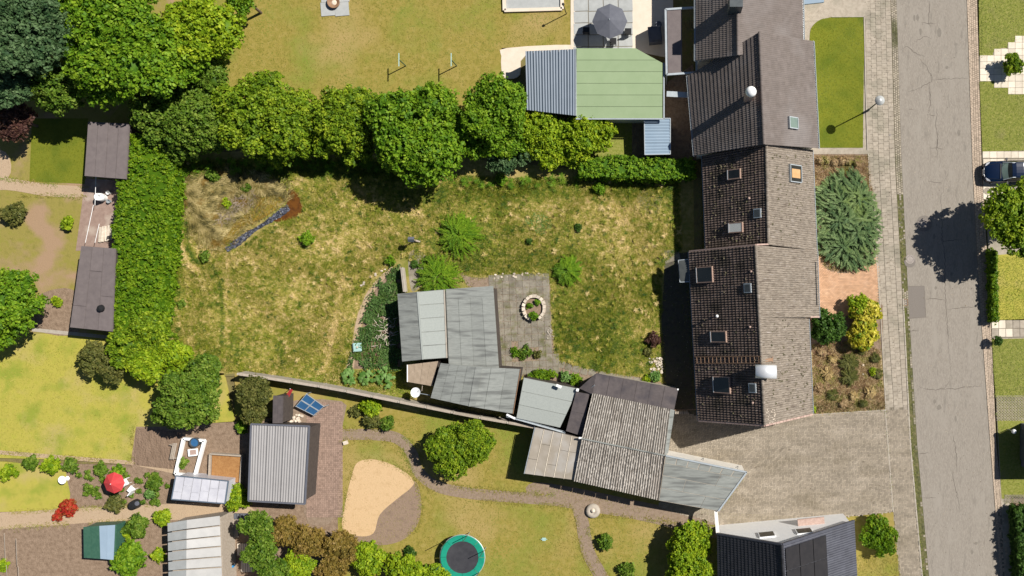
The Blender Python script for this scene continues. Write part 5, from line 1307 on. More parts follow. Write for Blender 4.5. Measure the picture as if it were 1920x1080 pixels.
t = thing('water_tub', 'dark blue tub standing in the white cold frame', 'tub', W(370, 828, .15)); mb = MB(); mb.lathe(W(370, 828, .15), [(0, .3), (.3, .3), (.36, .5), (.42, .5), (.36, 0)], 16); mb.build('tub', M['lead'], t)
mb = MB(); mb.lathe(W(370, 828, .15), [(0, .4), (.36, .4)], 16); mb.build('water', M['solar'], t)
t = thing('crate', 'white crate in the middle of the cold frame', 'crate', W(362, 848, .15)); mb = MB(); mb.box(W(362, 848, .3), .7, .6, .3, .1); mb.build('box', M['white'], t); mb = MB(); mb.box(W(362, 848, .46), .5, .4, .04, .1); mb.build('lid', M['verge'], t)
q = [W(330, 892, 1.7), W(428, 902, 1.7), W(422, 944, 1.9), W(322, 936, 1.9)]
t = thing('greenhouse', 'white greenhouse with glossy twin wall roof sheets', 'greenhouse', center(q)); strips(t, q, 6, M['polywhite'], 'roof_pane', nj=2); mb = MB()
for i in range(4): mb.bar(q[i], q[(i+1) % 4], .08, .1)
mb.build('frame', M['bluesheet'], t); walls(t, q, M['polywhite'], drop=.08)
# striped shed
q = [W(314, 980, 2.4), W(350, 974, 2.9), W(348, 1180, 2.9), W(318, 1180, 2.4)]; q_ = [W(350, 974, 2.9), W(412, 966, 2.5), W(420, 1180, 2.5), W(348, 1180, 2.9)]
t = thing('striped_roof_shed', 'shed with white and grey banded roof at the bottom edge', 'shed', center(q+q_)); strips(t, q, 11, M['greyslab'], 'roof_sheet', along='h'); strips(t, q_, 11, M['whitesheet'], 'roof_sheet', along='h'); walls(t, [q[0], q_[1], q_[2], q[3]], M['wood'], drop=.4)
# two tone box
q = [W(156, 988, 1.6), W(186, 986, 1.7), W(188, 1048, 1.7), W(157, 1046, 1.6)]; q_ = [W(186, 986, 1.7), W(216, 984, 1.5), W(213, 1050, 1.5), W(188, 1048, 1.7)]
t = thing('storage_shed', 'low storage box with dark green and light blue roof halves', 'shed', center(q+q_)); strips(t, q, 2, M['darkgreenp'], 'roof_sheet'); strips(t, q_, 2, M['lightblue'], 'roof_sheet'); walls(t, [q[0], q_[1], q_[2], q[3]], M['darkgreenp'], drop=.3)
# red parasol, chair etc.
pp = W(212, 906, 2.1); t = thing('red_parasol', 'small round red parasol in the lower left allotment', 'parasol', (pp.x, pp.y, 0))
for i in range(8):
    a0 = 2*math.pi*i/8; a1 = 2*math.pi*(i+1)/8; r = S(20, 2); mb = MB(); mb.face([pp+Vector((0, 0, .3)), pp+Vector((r*math.cos(a0), r*math.sin(a0), -.15)), pp+Vector((r*math.cos(a1), r*math.sin(a1), -.15))]); mb.build('canopy_segment', M['red'], t)
mb = MB(); mb.tube((pp.x, pp.y, 0), pp+Vector((0, 0, .35)), .03); mb.build('pole', M['white'], t)
def chair(u, v, rz, lb, m):
    c = W(u, v, 0); t = thing('garden_chair', lb, 'chair', c); ca, sa = math.cos(rz), math.sin(rz)
    def L_(x, y, z): return c+Vector((x*ca-y*sa, x*sa+y*ca, z))
    mb = MB(); mb.box(L_(0, 0, .42), .55, .5, .06, rz); mb.build('seat', m, t); mb = MB(); mb.box(L_(0, -.27, .75), .55, .06, .6, rz); mb.build('backrest', m, t)
    for a in (-.24, .24):
        for b in (-.22, .22): mb = MB(); mb.tube(L_(a, b, 0), L_(a, b, .4), .02); mb.build('leg', m, t)
chair(240, 903, .6, 'white garden chair right of the red parasol', M['white']); chair(252, 916, .9, 'white garden chair farthest right of the red parasol', M['white'])
t = thing('bird_bath', 'round white basin on the small lower left lawn edge', 'basin', W(126, 897, 0)); mb = MB(); mb.lathe(W(126, 897, 0), [(.2, 0), (.1, .1), (.1, .5), (.35, .6), (.33, .62), (0, .55)], 18); mb.build('bowl', M['white'], t)
t = thing('compost_bin', 'black compost tub near the red parasol', 'bin', W(257, 944, 0)); mb = MB(); mb.lathe(W(257, 944, 0), [(.4, 0), (.36, .6), (.3, .7), (0, .72)], 16); mb.build('tub', M['black'], t); mb = MB(); mb.lathe(W(257, 944, .72), [(.2, 0), (.18, .06), (0, .07)], 14); mb.build('lid', M['greyfabric'], t)
t = thing('blue_barrel', 'blue plastic barrel right of the striped roof', 'barrel', W(437, 1058, 0)); mb = MB(); mb.lathe(W(437, 1058, 0), [(.25, 0), (.3, .45), (.25, .85), (0, .86)], 18); mb.build('drum', M['bluep'], t, True); mb = MB(); mb.lathe(W(437, 1058, .86), [(.08, 0), (.07, .05), (0, .05)], 10); mb.build('cap', M['black'], t)
for k, (u, v, w_, l_, mm, lb) in enumerate(((438, 990, .8, 1.6, 'wood', 'wooden pallet lying right of the striped roof, upper'), (455, 1030, .9, 1.0, 'stone', 'pale board pile below the pallet'), (463, 1062, 1.0, .9, 'cream', 'cream coloured board pile near the blue barrel'), (452, 968, 1.2, .5, 'greyfabric', 'dark covered bench under the bush'))):
    t = thing('board_pile', lb, 'boards', W(u, v, 0))
    for i in range(5): mb = MB(); mb.box(W(u, v, .1)+Vector(((i-2)*w_/5, 0, 0)), w_/5*.8, l_, .14, 0, random.random()); mb.build('board', M[mm], t)
t = thing('plant_poles', 'thin bean poles standing in the bare soil at the lower left corner', 'poles', W(20, 1030, 0))
for u, v in ((8, 1000), (12, 1060), (30, 1010), (34, 1062)): mb = MB(); mb.tube(W(u, v, 0), W(u, v, 1.8), .02); mb.bar(W(u, v, 1.8), W(u+2, v+50, 1.8), .03); mb.build('pole', M['wood'], t)
t = thing('garden_bench', 'weathered bench beside the soil bed left of the cold frame', 'bench', W(292, 842, 0))
for i in range(3): mb = MB(); mb.box(W(322+i*3, 846, .4), .1, 1.4, .04, -.2, random.random()); mb.build('slat', M['wood'], t)
mb = MB(); mb.box(W(324, 834, .2), .4, .05, .38, -.2); mb.box(W(328, 858, .2), .4, .05, .38, -.2); mb.build('leg_frame', M['wood'], t)
# soil bed furrows
sheet('vegetable_bed', [(255, 803), (335, 810), (325, 880), (250, 872)], .019, mat('dug soil', [(.12, .08, .05), (.19, .13, .09), (.25, .175, .12)], 2, 9, .95, 1.5, 6, aniso=(4, .4, 1, .15)))
# flowers
rs = random.Random(9)
for (u, v, r, m, lb) in ((18, 885, 16, 'lime', 'pale shrub at the left end of the border'), (98, 872, 17, 'lime', 'rounded yellow-green shrub in the lower left border'), (60, 868, 13, 'mixed', 'small green shrub left of the yellow-green border shrub'), (135, 872, 14, 'mixed', 'green shrub right of the yellow-green border shrub'), (190, 880, 13, 'mixed', 'green plants above the red parasol'), (222, 882, 12, 'bright', 'leafy plants directly above the red parasol'),
                         (130, 950, 17, 'redleaf', 'red flowering bush beside the sandy path'), (112, 966, 9, 'redleaf', 'low red flowers below the red flowering bush'), (218, 942, 17, 'olive', 'olive shrub below the red parasol'), (290, 905, 14, 'mixed', 'vegetable plants left of the greenhouse'), (282, 925, 10, 'rhubarb', 'pale green lettuces left of the greenhouse'), (258, 985, 22, 'mixed', 'round shrub above the large bottom shrub'), (245, 1048, 34, 'bright', 'large round green shrub beside the banded roof'),
                         (306, 970, 16, 'lime', 'lime green shrub at the corner of the banded roof'), (300, 1040, 14, 'lime', 'long lime green plant row left of the banded roof'), (445, 932, 24, 'lime', 'lime green bush under the ribbed grey shed'), (8, 1060, 10, 'lime', 'small bright plant at the bottom left corner'), (128, 418, 13, 'lime', 'single light green plant on the left neighbour ground'), (108, 565, 9, 'lime', 'small plant on the bare bed left of the lower dark shed'), (345, 868, 9, 'mixed', 'herbs growing in the white cold frame'), (240, 1000, 9, 'lime', 'flowering herb between the round shrubs'), (30, 400, 22, 'olive', 'faded low shrub on the left lawn'),
                         (695, 762, 20, 'lime', 'light green shrub close below the boundary wall'), (700, 788, 15, 'olive', 'grey green shrub below the light green one'), (728, 792, 14, 'mixed', 'darker green shrub right of the grey green one'), (668, 770, 11, 'olive', 'weedy tuft left of the light green shrub'), (455, 800, 12, 'bright', 'low leafy clump above the ribbed grey shed'),
                         (1135, 1015, 16, 'mixed', 'green clump on the lower lawn near the forked path'), (1175, 1070, 16, 'mixed', 'green clump at the bottom edge by the forked path'), (770, 1035, 10, 'dark', 'small dark shrub at the edge of the damp soil')):
    B = sub([blob(u, v, S(r)*.45, r, .8)], 4, rs.random())
    tree('shrub', lb, 'shrub', B, G[m], int(u*7+v), trunk=False, leaf=.14, clump=.3, per=12, corek=.7)
mbv = MB()
# lettuce rows in the soil: many small plants, one stuff object
rng = np.random.default_rng(77); x, y = scatter([(150, 880), (330, 885), (300, 945), (150, 935)], 2.5, rng)
bl = [(a, b, .12, .2, .2, .18) for a, b in zip(x, y)]; o = crown('vegetables', bl, G['mixed'], None, 78, leaf=.12, clump=.16, per=6, corek=.6); props(o, 'mixed low vegetables in the allotment beds around the red parasol', 'vegetables', kind='stuff')
# stone ball, lawn toy, trampoline
t = thing('millstone', 'grey round stone beside the forked garden path', 'stone', W(1112, 957, 0)); mb = MB(); mb.lathe(W(1112, 957, 0), [(.6, 0), (.62, .2), (.5, .35), (.25, .38), (.2, .3), (0, .3)], 20); mb.build('stone_body', M['concrete'], t, True); mb = MB(); mb.lathe(W(1112, 957, .3), [(.2, 0), (.18, .14), (0, .2)], 14); mb.build('ball', M['stone'], t, True)
t = thing('lawn_sprinkler', 'small pale turquoise sprinkler on the lower lawn', 'sprinkler', W(1020, 1011, 0)); mb = MB(); mb.box(W(1020, 1011, .05), .3, .25, .08); mb.build('base', M['palegreen'], t); mb = MB(); mb.bar(W(1014, 1011, .14), W(1026, 1011, .14), .05); mb.build('arm', M['palegreen'], t)
t = thing('ball', 'pale stone block near the sand pit path', 'stone', W(648, 830, 0)); mb = MB(); mb.box(W(648, 830, .12), .35, .3, .25, .3); mb.build('block', M['stone'], t)
tc = W(867, 1045, .9); t = thing('trampoline', 'round trampoline with green edge pad on the lower lawn', 'trampoline', (tc.x, tc.y, 0)); R_ = S(42, .9)
for i in range(8):
    mb = MB(); vs = []
    for k in range(4):
        a = 2*math.pi*(i+k/3*.985)/8
        for r_, z_ in ((R_, -.02), (R_*.97, .03), (R_*.72, .01)): vs.append(tc+Vector((r_*math.cos(a), r_*math.sin(a), z_)))
    mb.add(vs, [(3*k+j, 3*k+3+j, 3*k+4+j, 3*k+1+j) for k in range(3) for j in range(2)], random.random()); mb.build('pad', M['green_pad'], t)
mb = MB(); mb.lathe(tc, [(0, -.06), (R_*.3, -.05), (R_*.74, -.01)], 32); mb.build('jumping_mat', M['net'], t)
for i in range(6):
    a = math.pi*i/3+.3; p = tc+Vector((R_*math.cos(a), R_*math.sin(a), 0)); mb = MB(); mb.tube((p.x, p.y, 0), (p.x, p.y, .9), .03); mb.build('leg', M['zinc'], t)
    mb = MB(); mb.tube((p.x, p.y, .9), (p.x, p.y, 2.5), .03); mb.build('net_pole', M['darkgreenp'], t)
mb = MB(); mb.lathe(tc, [(R_*1.0, -.06), (R_*1.02, -.03), (R_*1.0, .0)], 32); mb.build('rim', M['zinc'], t)

# ---------------------------------------------------------------- GARDEN THINGS
# pond
pd = thing('garden_pond', 'half dried pond with wrinkled black liner and orange brown water', 'pond', W(490, 420, 0))
sheet('algae_bed', smoothpoly([(400, 440), (440, 418), (470, 395), (490, 372), (520, 365), (540, 372), (500, 405), (460, 425), (430, 458), (415, 466)]), .05, M['algae'], pd, base=-.02, kind=None)
sheet('water', smoothpoly([(541, 352), (556, 358), (567, 378), (564, 402), (545, 411), (520, 416), (508, 408), (530, 395), (540, 372)]), .02, M['water'], pd, base=-.02, kind=None)
# wrinkled liner as a strip with folds
path = smoothpoly([(424, 468), (448, 452), (472, 434), (498, 418), (522, 402), (541, 388)], 8, False); mb = MB(); rw = []; rng = random.Random(4)
for i, (u, v) in enumerate(path):
    t_ = i/(len(path)-1); wd = 5.5+1.5*math.sin(t_*9)+rng.uniform(-1, 1); row = []
    for k in range(9):
        s_ = (k/8-.5)*2*wd; row.append(W(u+s_*.5+rng.uniform(-.6, .6), v+s_*.8+rng.uniform(-.5, .5), .03+rng.uniform(0, .09)))
    rw.append(row)
for a, b in zip(rw, rw[1:]):
    for k in range(8): mb.face([a[k], a[k+1], b[k+1], b[k]], rng.random())
mb.build('liner', M['liner'], pd)
x, y = scatter(MOUND, 400, np.random.default_rng(11)); rng = np.random.default_rng(12); x = x+rng.normal(0, .3, len(x)); y = y+rng.normal(0, .3, len(x)); ALG = [(440, 418), (470, 395), (490, 372), (520, 365), (540, 372), (500, 405), (460, 425), (430, 455), (415, 462)]
kk_ = (~inpoly(x, y, pw(ALG))) | (rng.random(len(x)) < .22); x, y = x[kk_], y[kk_]; n = len(x)
hh = .12+.12*np.sin(x*2.1)*np.sin(y*2.4)+.05
cx_, cy_ = W(440, 385).x, W(440, 385).y
ang = 2.6+1.4*np.sin(x*.9+y*.5)+rng.normal(0, .45, n)
dk = vnoise(x*1.6+y*.6, y*3.2, 9)*.5+vnoise(x*4+y*2, y*9, 10)*.5
o = blades('dead_reed', x, y, np.maximum(0, hh), ang, rng.uniform(.15, .6, n), rng.uniform(.015, .045, n), rng.uniform(-.02, .15, n), np.clip((dk-.5)*1.9+.5+rng.normal(0, .16, n), 0, 1), leafmat('dead reed', [(.05, .045, .015), (.17, .14, .04), (.34, .27, .10), (.52, .42, .19)], big=[((.20, .12, .02), .9, .54, .66)], trans=.15, nv=.3)); props(o, 'mat of dead flattened reeds covering the pond', 'reeds')
sheet('reed_ground', MOUND, .01, M['lawn_base'])
x, y = scatter([(420, 380), (475, 360), (490, 375), (440, 415), (400, 425)], 60, rng); n = len(x)
o = blades('dead_reed', x, y, .2, rng.uniform(0, 6.28, n), rng.uniform(.2, .6, n), .03, rng.uniform(0, .2, n), rng.random(n), G['twig']); props(o, 'bare grey twigs scattered on the reed mat', 'twigs')
# bird box on post
bp_ = W(771, 449, 1.6); t = thing('bird_box', 'small grey bird box on a post in the long grass', 'bird box', (bp_.x, bp_.y, 0))
mb = MB(); mb.tube((bp_.x, bp_.y, 0), (bp_.x, bp_.y, 1.35), .06, .05); mb.build('post', M['wood'], t)
mb = MB(); mb.box(bp_-Vector((0, 0, .12)), .3, .28, .3, .2); mb.build('box', M['wood'], t)
for s_ in (-1, 1): mb = MB(); mb.slab([bp_+Vector((-.26, 0, .14)), bp_+Vector((.26, 0, .14)), bp_+Vector((.26, .22*s_, .0)), bp_+Vector((-.26, .22*s_, .0))], .03); mb.build('roof', M['greyfabric'] if s_ > 0 else M['lead'], t)
t = thing('fallen_post', 'pale thin board leaning beside the bird box', 'board', W(783, 452, 0)); mb = MB(); mb.bar(W(775, 450, .5), W(788, 453, .05), .12, .06); mb.build('board', M['wood'], t)
# board beside the first shed
t = thing('upright_board', 'tall pale board standing beside the first shed and the ivy bed', 'board', W(758, 523, 0)); mb = MB(); mb.bar(W(755, 502, 1.1), W(760, 547, 1.1), .16, .08); mb.bar(W(755, 502, .6), W(760, 547, .6), .08, 1.0); mb.build('board', M['concrete'], t)
mb = MB(); mb.tube(W(755, 502, 0), W(755, 502, 1.1), .05); mb.tube(W(760, 547, 0), W(760, 547, 1.1), .05); mb.build('post', M['wood'], t)
# light blue lid
t = thing('plastic_lid', 'pale turquoise square plastic lid in the ivy bed', 'lid', W(670, 651, .2)); mb = MB(); mb.box(W(670, 651, .3), .72, .72, .06, .08); mb.box(W(670, 651, .35), .62, .62, .05, .08); mb.build('cover', M['palegreen'], t); mb = MB(); mb.lathe(W(670, 651, .37), [(.09, 0), (.08, .06), (0, .07)], 12); mb.build('knob', M['stone'], t)
# ivy bed
IVY = smoothpoly([(752, 502), (738, 506), (712, 530), (694, 560), (682, 600), (672, 640), (662, 668), (658, 690), (700, 690), (750, 690), (756, 650), (752, 600), (748, 550)])
rng = np.random.default_rng(40); x, y = scatter(IVY, 330, rng); x = x+rng.normal(0, .16, len(x)); y = y+rng.normal(0, .16, len(y)); k_ = vnoise(x*1.6, y*1.6, 3) > .17; x, y = x[k_], y[k_]; n = len(x); C = np.stack([x, y, rng.uniform(.05, .4, n)*(.6+.4*np.sin(x*2.3)*np.sin(y*2.9))+.05], 1)
V, Fq, R = leafcloud(C, np.tile([0, 0, 1.0], (n, 1)), .11, np.clip(rng.normal(.5, .25, n), 0, 1), rng, jit=.5); o = np_mesh('ivy', V, Fq, R, G['ivy']); props(o, 'dark ground ivy filling the bed left of the first shed', 'ivy', kind='stuff')
sheet('ivy_ground', IVY, .008, M['soil'])
t = thing('branch_heap', 'heap of bleached branches on the ivy beside the first shed', 'branches', W(725, 615, 0)); rr2 = random.Random(8)
mb = MB()
for i in range(70):
    a = W(rr2.uniform(705, 738), rr2.uniform(592, 650), rr2.uniform(.3, .5)); an = rr2.uniform(0, 6.28); l = rr2.uniform(.15, .6); mb.tube(a, a+Vector((math.cos(an)*l, math.sin(an)*l, rr2.uniform(-.1, .1))), rr2.uniform(.015, .03), .01, 5, rr2.random())
mb.build('branch', M['stone'], t)
mb = MB()
for i in range(60):
    a = W(rr2.uniform(680, 720), rr2.uniform(650, 690), .15); an = rr2.uniform(1.2, 2.0); l = rr2.uniform(.3, .8); mb.tube(a, a+Vector((math.cos(an)*l, math.sin(an)*l, .05)), .02, .008, 4, rr2.random())
mb.build('twig', M['rustwood'], t)
# broad leaved plants
def broadleaf(u, v, r, label, seed, n=26, sz=.34):
    rr3 = random.Random(seed); c = W(u, v, 0); t = thing('broad_leaved_plant', label, 'plant', c)
    mb = MB()
    for i in range(n):
        a = rr3.uniform(0, 6.28); q = S(r)*math.sqrt(rr3.random()); p = c+Vector((q*math.cos(a), q*math.sin(a), .15+.3*rr3.random()+.2*(1-q/S(r)))); s_ = sz*rr3.uniform(.6, 1.2)
        o1 = Vector((math.cos(a), math.sin(a), -.25)); o2 = Vector((-math.sin(a), math.cos(a), 0)); P = [p+Vector((0, 0, .03)), p-o1*s_*.4+o2*s_*.35, p+o1*s_*.1+o2*s_*.5, p+o1*s_*.6, p+o1*s_*.1-o2*s_*.5, p-o1*s_*.4-o2*s_*.35]
        r0 = rr3.random()
        for k in range(1, 6): mb.face([P[0], P[k], P[k % 5+1]], min(1, max(0, r0+rr3.uniform(-.1, .1))))
    mb.build('leaf_mass', G['rhubarb'], t)
    mb = MB()
    for i in range(5): a = rr3.uniform(0, 6.28); mb.tube(c, c+Vector((math.cos(a)*.25, math.sin(a)*.25, .3)), .02, .015, 5)
    mb.build('stem', G['rhubarb'], t)
for u, v, r, lb in ((655, 706, 15, 'leftmost broad leaved clump by the boundary wall'), (690, 708, 13, 'broad leaved clump in the middle of the three by the wall'), (722, 708, 20, 'largest broad leaved clump closest to the brown lean-to')):
    broadleaf(u, v, r, lb, u, n=int(r*2.2))
rngw = np.random.default_rng(50)
grass('wall_foot_weeds', [(560, 712), (640, 695), (760, 690), (764, 722), (790, 740), (760, 748), (600, 722)], 220, G['greenmeadow'], 51, L=(.12, .35), wd=.04, lift=(.05, .3), label='tall weeds between the broad leaved clumps and the boundary wall', cat='weeds')
# satellite dish
dc = W(780, 736, 1.5); t = thing('satellite_dish', 'round white satellite dish beside the brown lean-to', 'satellite dish', (dc.x+.2, dc.y, 0))
N_ = Vector((-.1, .15, 1)).normalized(); xa = N_.orthogonal().normalized(); ya = N_.cross(xa); mb = MB(); vs = []
for k in range(5):
    for i in range(24): a = 2*math.pi*i/24; r_ = .42*k/4; vs.append(dc+xa*r_*math.cos(a)+ya*r_*math.sin(a)+N_*(.25*(r_/.42)**2*.42))
mb.add(vs, [(k*24+i, k*24+(i+1) % 24, (k+1)*24+(i+1) % 24, (k+1)*24+i) for k in range(4) for i in range(24)]); mb.build('reflector', M['white'], t, True)
mb = MB(); mb.tube(dc+xa*.3, dc+N_*.4+Vector((.35, 0, 0)), .015); mb.build('feed_arm', M['zinc'], t); mb = MB(); mb.tube(W(784, 737, 1.45), W(806, 741, 1.9), .03); mb.tube(W(790, 738, 0), W(790, 738, 1.5), .03); mb.build('mast', M['zinc'], t)
t = thing('pipe_bracket', 'thin upright pipe under the brown lean-to edge', 'pipe', W(792, 726, 0)); mb = MB(); mb.tube(W(792, 722, 1.6), W(791, 733, 1.6), .025); mb.tube(W(791, 733, 1.6), W(791, 733, 0), .025); mb.build('pipe', M['wood'], t)
# stone ring planter
c = W(1002, 577, 0); t = thing('stone_ring_planter', 'round planter ring of pale and pinkish stones on the terrace', 'planter', c)
for i in range(18):
    a = 2*math.pi*i/18+.1; rx, ry = .88, 1.0
    if i in (13, 14): continue
    p = c+Vector((rx*math.cos(a), ry*math.sin(a), .2)); mb = MB(); mb.box(p, .26*random.uniform(.85, 1.1), .31*random.uniform(.8, 1.05), .42+random.uniform(-.05, .05), a+random.uniform(-.1, .1), random.random()); mb.build('stone', M['stone'], t)
mb = MB(); mb.lathe(c, [(0, .22), (.5, .2), (.82, .16)], 20); mb.build('soil', M['soil'], t)
tree('planter_plant', 'green plant growing over the lower rim of the stone ring', 'plant', sub([blob(1000, 592, .5, 9, .8), blob(994, 574, .35, 6, .8), blob(1008, 567, .35, 5, .8)], 3, 5), G['bright'], 61, trunk=False, leaf=.09, clump=.16, per=9)
stones([(1024, 612), (1036, 610), (1040, 636), (1026, 636)], 26, 'small heap of grey pebbles at the terrace edge', smin=.08, smax=.18, name='pebble_heap', m='concrete', z=.05)
stones([(1218, 672), (1242, 670), (1243, 702), (1218, 700)], 34, 'pile of pale round stones at the lawn corner by the house', smin=.2, smax=.36, name='stone_pile')
stones([(925, 514), (1020, 510), (1022, 518), (926, 522)], 16, 'loose stones along the top edge of the terrace', smin=.12, smax=.3, name='loose_stones')
stones([(662, 545), (706, 520), (732, 502), (728, 500), (700, 514)], 9, 'few pale edging stones above the ivy bed', smin=.12, smax=.3, name='edging_stones')
stones([(1570, 668), (1630, 672), (1630, 712), (1580, 712)], 5, 'few pale stones in the dry front bed', smin=.2, smax=.42, name='bed_stones')
# dark marks (weeds) on the terrace
for (u, v, r, m, lb) in ((985, 661, 15, 'mixed', 'weedy plant cushion in the gap of the slab terrace'), (966, 660, 10, 'bright', 'low weeds at the left of the terrace cushion'), (1008, 664, 9, 'olive', 'dry weeds at the right of the terrace cushion')):
    tree('terrace_plant', lb, 'plant', sub([blob(u, v, .15, r, .5)], 4, u), G[m], u, trunk=False, leaf=.1, clump=.22, per=9, corek=.5)
for (u, v, r, el, m, lb) in ((1018, 702, 26, 2.4, 'hedge', 'low clipped bright green box hedge along the square shed'), (1060, 706, 10, 1, 'rhubarb', 'pale leafy plant right of the low box hedge'), (1079, 712, 12, 1, 'bright', 'round green plant beside the white corner cap')):
    c = W(u, v, .35); rx, ry = (S(28), S(10)) if el > 1 else (S(r), S(r)); tree('low_shrub', lb, 'shrub', sub([(c.x, c.y, .35, rx, ry, .45)], 6, u), G[m], u+3, trunk=False, leaf=.1, clump=.2, per=10)
for (u, v, r, m, lb) in ((1226, 637, 14, 'purple', 'purple brown leaved bush at the lawn edge near the house'), (1228, 707, 10, 'rhubarb', 'pale green perennial below the pile of stones'), (1213, 710, 7, 'lime', 'small lime green plant beside the workshop felt'), (1215, 660, 7, 'olive', 'dry tuft below the purple bush'),
                         (575, 447, 14, 'bright', 'small leafy seedling tree in the dry meadow'), (385, 481, 10, 'mixed', 'small green clump below the pond mat'), (733, 490, 9, 'bright', 'small bright round bush above the ivy bed'), (1085, 427, 7, 'dark', 'small dark plant in the lawn right of the middle'), (992, 453, 5, 'dark', 'tiny dark plant in the middle of the lawn'),
                         (940, 336, 12, 'bright', 'bright self-sown bush under the dark tree'), (1123, 352, 12, 'bright', 'leggy green plant below the clipped hedge'), (425, 382, 9, 'lime', 'green reed tuft on the dead reed mat'), (462, 352, 8, 'mixed', 'second green tuft at the top of the reed mat'), (400, 330, 12, 'mixed', 'nettle clump above the reed mat'), (778, 495, 6, 'dark', 'small dark plant on the bare patch'), (800, 487, 6, 'mixed', 'low plant at the right of the bare patch'), (1525, 768, 5, 'lime', 'light green weed at the bottom corner of the dry bed'), (1637, 697, 7, 'lime', 'green weed in the dry front bed near the pavement'), (340, 570, 7, 'mixed', 'small bush at the foot of the tall hedge'), (300, 548, 9, 'rhubarb', 'pale leafed climber at the hedge edge')):
    tree('small_bush', lb, 'bush', sub([blob(u, v, S(r)*.5, r, .7)], 4, u), G[m], u+v, trunk=False, leaf=.12, clump=.22, per=10, corek=.55)
# pale soft patch in lawn
rng = np.random.default_rng(61); x, y = scatter(smoothpoly([(985, 408), (1005, 398), (1030, 408), (1035, 425), (1020, 440), (995, 430)]), 120, rng); n = len(x)
o = blades('soft_herbs', x, y, .05, rng.uniform(0, 6.28, n), .12, .06, .08, rng.random(n), G['rhubarb']); props(o, 'pale green herb patch in the lawn above the terrace', 'herbs')
x, y = scatter(smoothpoly([(1195, 365), (1220, 355), (1240, 370), (1232, 400), (1205, 400)]), 120, rng); n = len(x)
o = blades('soft_herbs', x, y, .03, rng.uniform(0, 6.28, n), .12, .04, .06, rng.random(n), leafmat('grey green herbs', [(.17, .2, .06), (.24, .25, .12), (.3, .28, .17)])); props(o, 'faded grey green circle in the lawn near the house', 'herbs')

# spiky shrubs in the lawn
def spiky(u, v, r, label, seed, m, hgt=1.0, n=60, name='feathery_shrub', leafL=.14, el=(1, 1)):
    rng = np.random.default_rng(seed); c = W(u, v, 0); t = thing(name, label, 'shrub', c); R_ = S(r, hgt*.5)
    X = []; Y = []; Z = []; A = []; Ln = []; Rr = []
    n = int(n*2.2)
    for i in range(n):
        a = rng.uniform(0, 2*np.pi); q0 = rng.uniform(0, .55)*R_; a2 = a+rng.normal(0, .5); L = (R_-q0)*rng.uniform(.5, 1.12); z0 = hgt*(1-q0/R_*.8)*rng.uniform(.5, 1.0); k = 24
        s_ = np.linspace(.04, 1, k); cv = rng.normal(0, .35)
        x = c.x+np.cos(a)*q0+np.cos(a2+cv*s_)*L*s_; y = c.y+np.sin(a)*q0+np.sin(a2+cv*s_)*L*s_; z = .1+z0*(1-.75*s_**2)
        sh = rng.normal(.5, .17)
        for sgn in (-1, 1):
            X.append(x); Y.append(y); Z.append(z); A.append(a2+sgn*rng.uniform(.2, 1.1, k)); Ln.append(leafL*(1.1-.5*s_)*rng.uniform(.5, 1.4, k)); Rr.append(np.clip(sh+rng.normal(0, .2, k)+.1*s_, 0, 1))
    X, Y, Z, A, Ln, Rr = map(np.concatenate, (X, Y, Z, A, Ln, Rr))
    blades('foliage', X, Y, Z, A, Ln, rng.uniform(.03, .08, len(X)), rng.uniform(-.05, .08, len(X)), Rr, m, t, kind=None)
    mb = MB()
    for i in range(7): a = rng.uniform(0, 6.28); mb.tube(c, c+Vector((math.cos(a)*R_*.4, math.sin(a)*R_*.4, hgt*.7)), .03, .01, 5)
    mb.build('stem', barkm, t)
    return t
spiky(865, 442, 44, 'large feathery bright green shrub in the middle of the lawn', 71, G['bright'], 1.3, 70, leafL=.2)
spiky(826, 520, 44, 'feathery green shrub pushing out behind the sheds', 72, G['bright'], 1.2, 70, leafL=.2)
spiky(1066, 507, 29, 'round green shrub at the top right corner of the terrace', 73, G['bright'], 1.0, 44, leafL=.22)
tree('peony_core', 'leafy heart of the round shrub at the terrace corner', 'shrub', sub([blob(1066, 507, .5, 20, .8)], 5, 9), G['bright'], 74, trunk=False, leaf=.16, clump=.25, per=10) if False else None

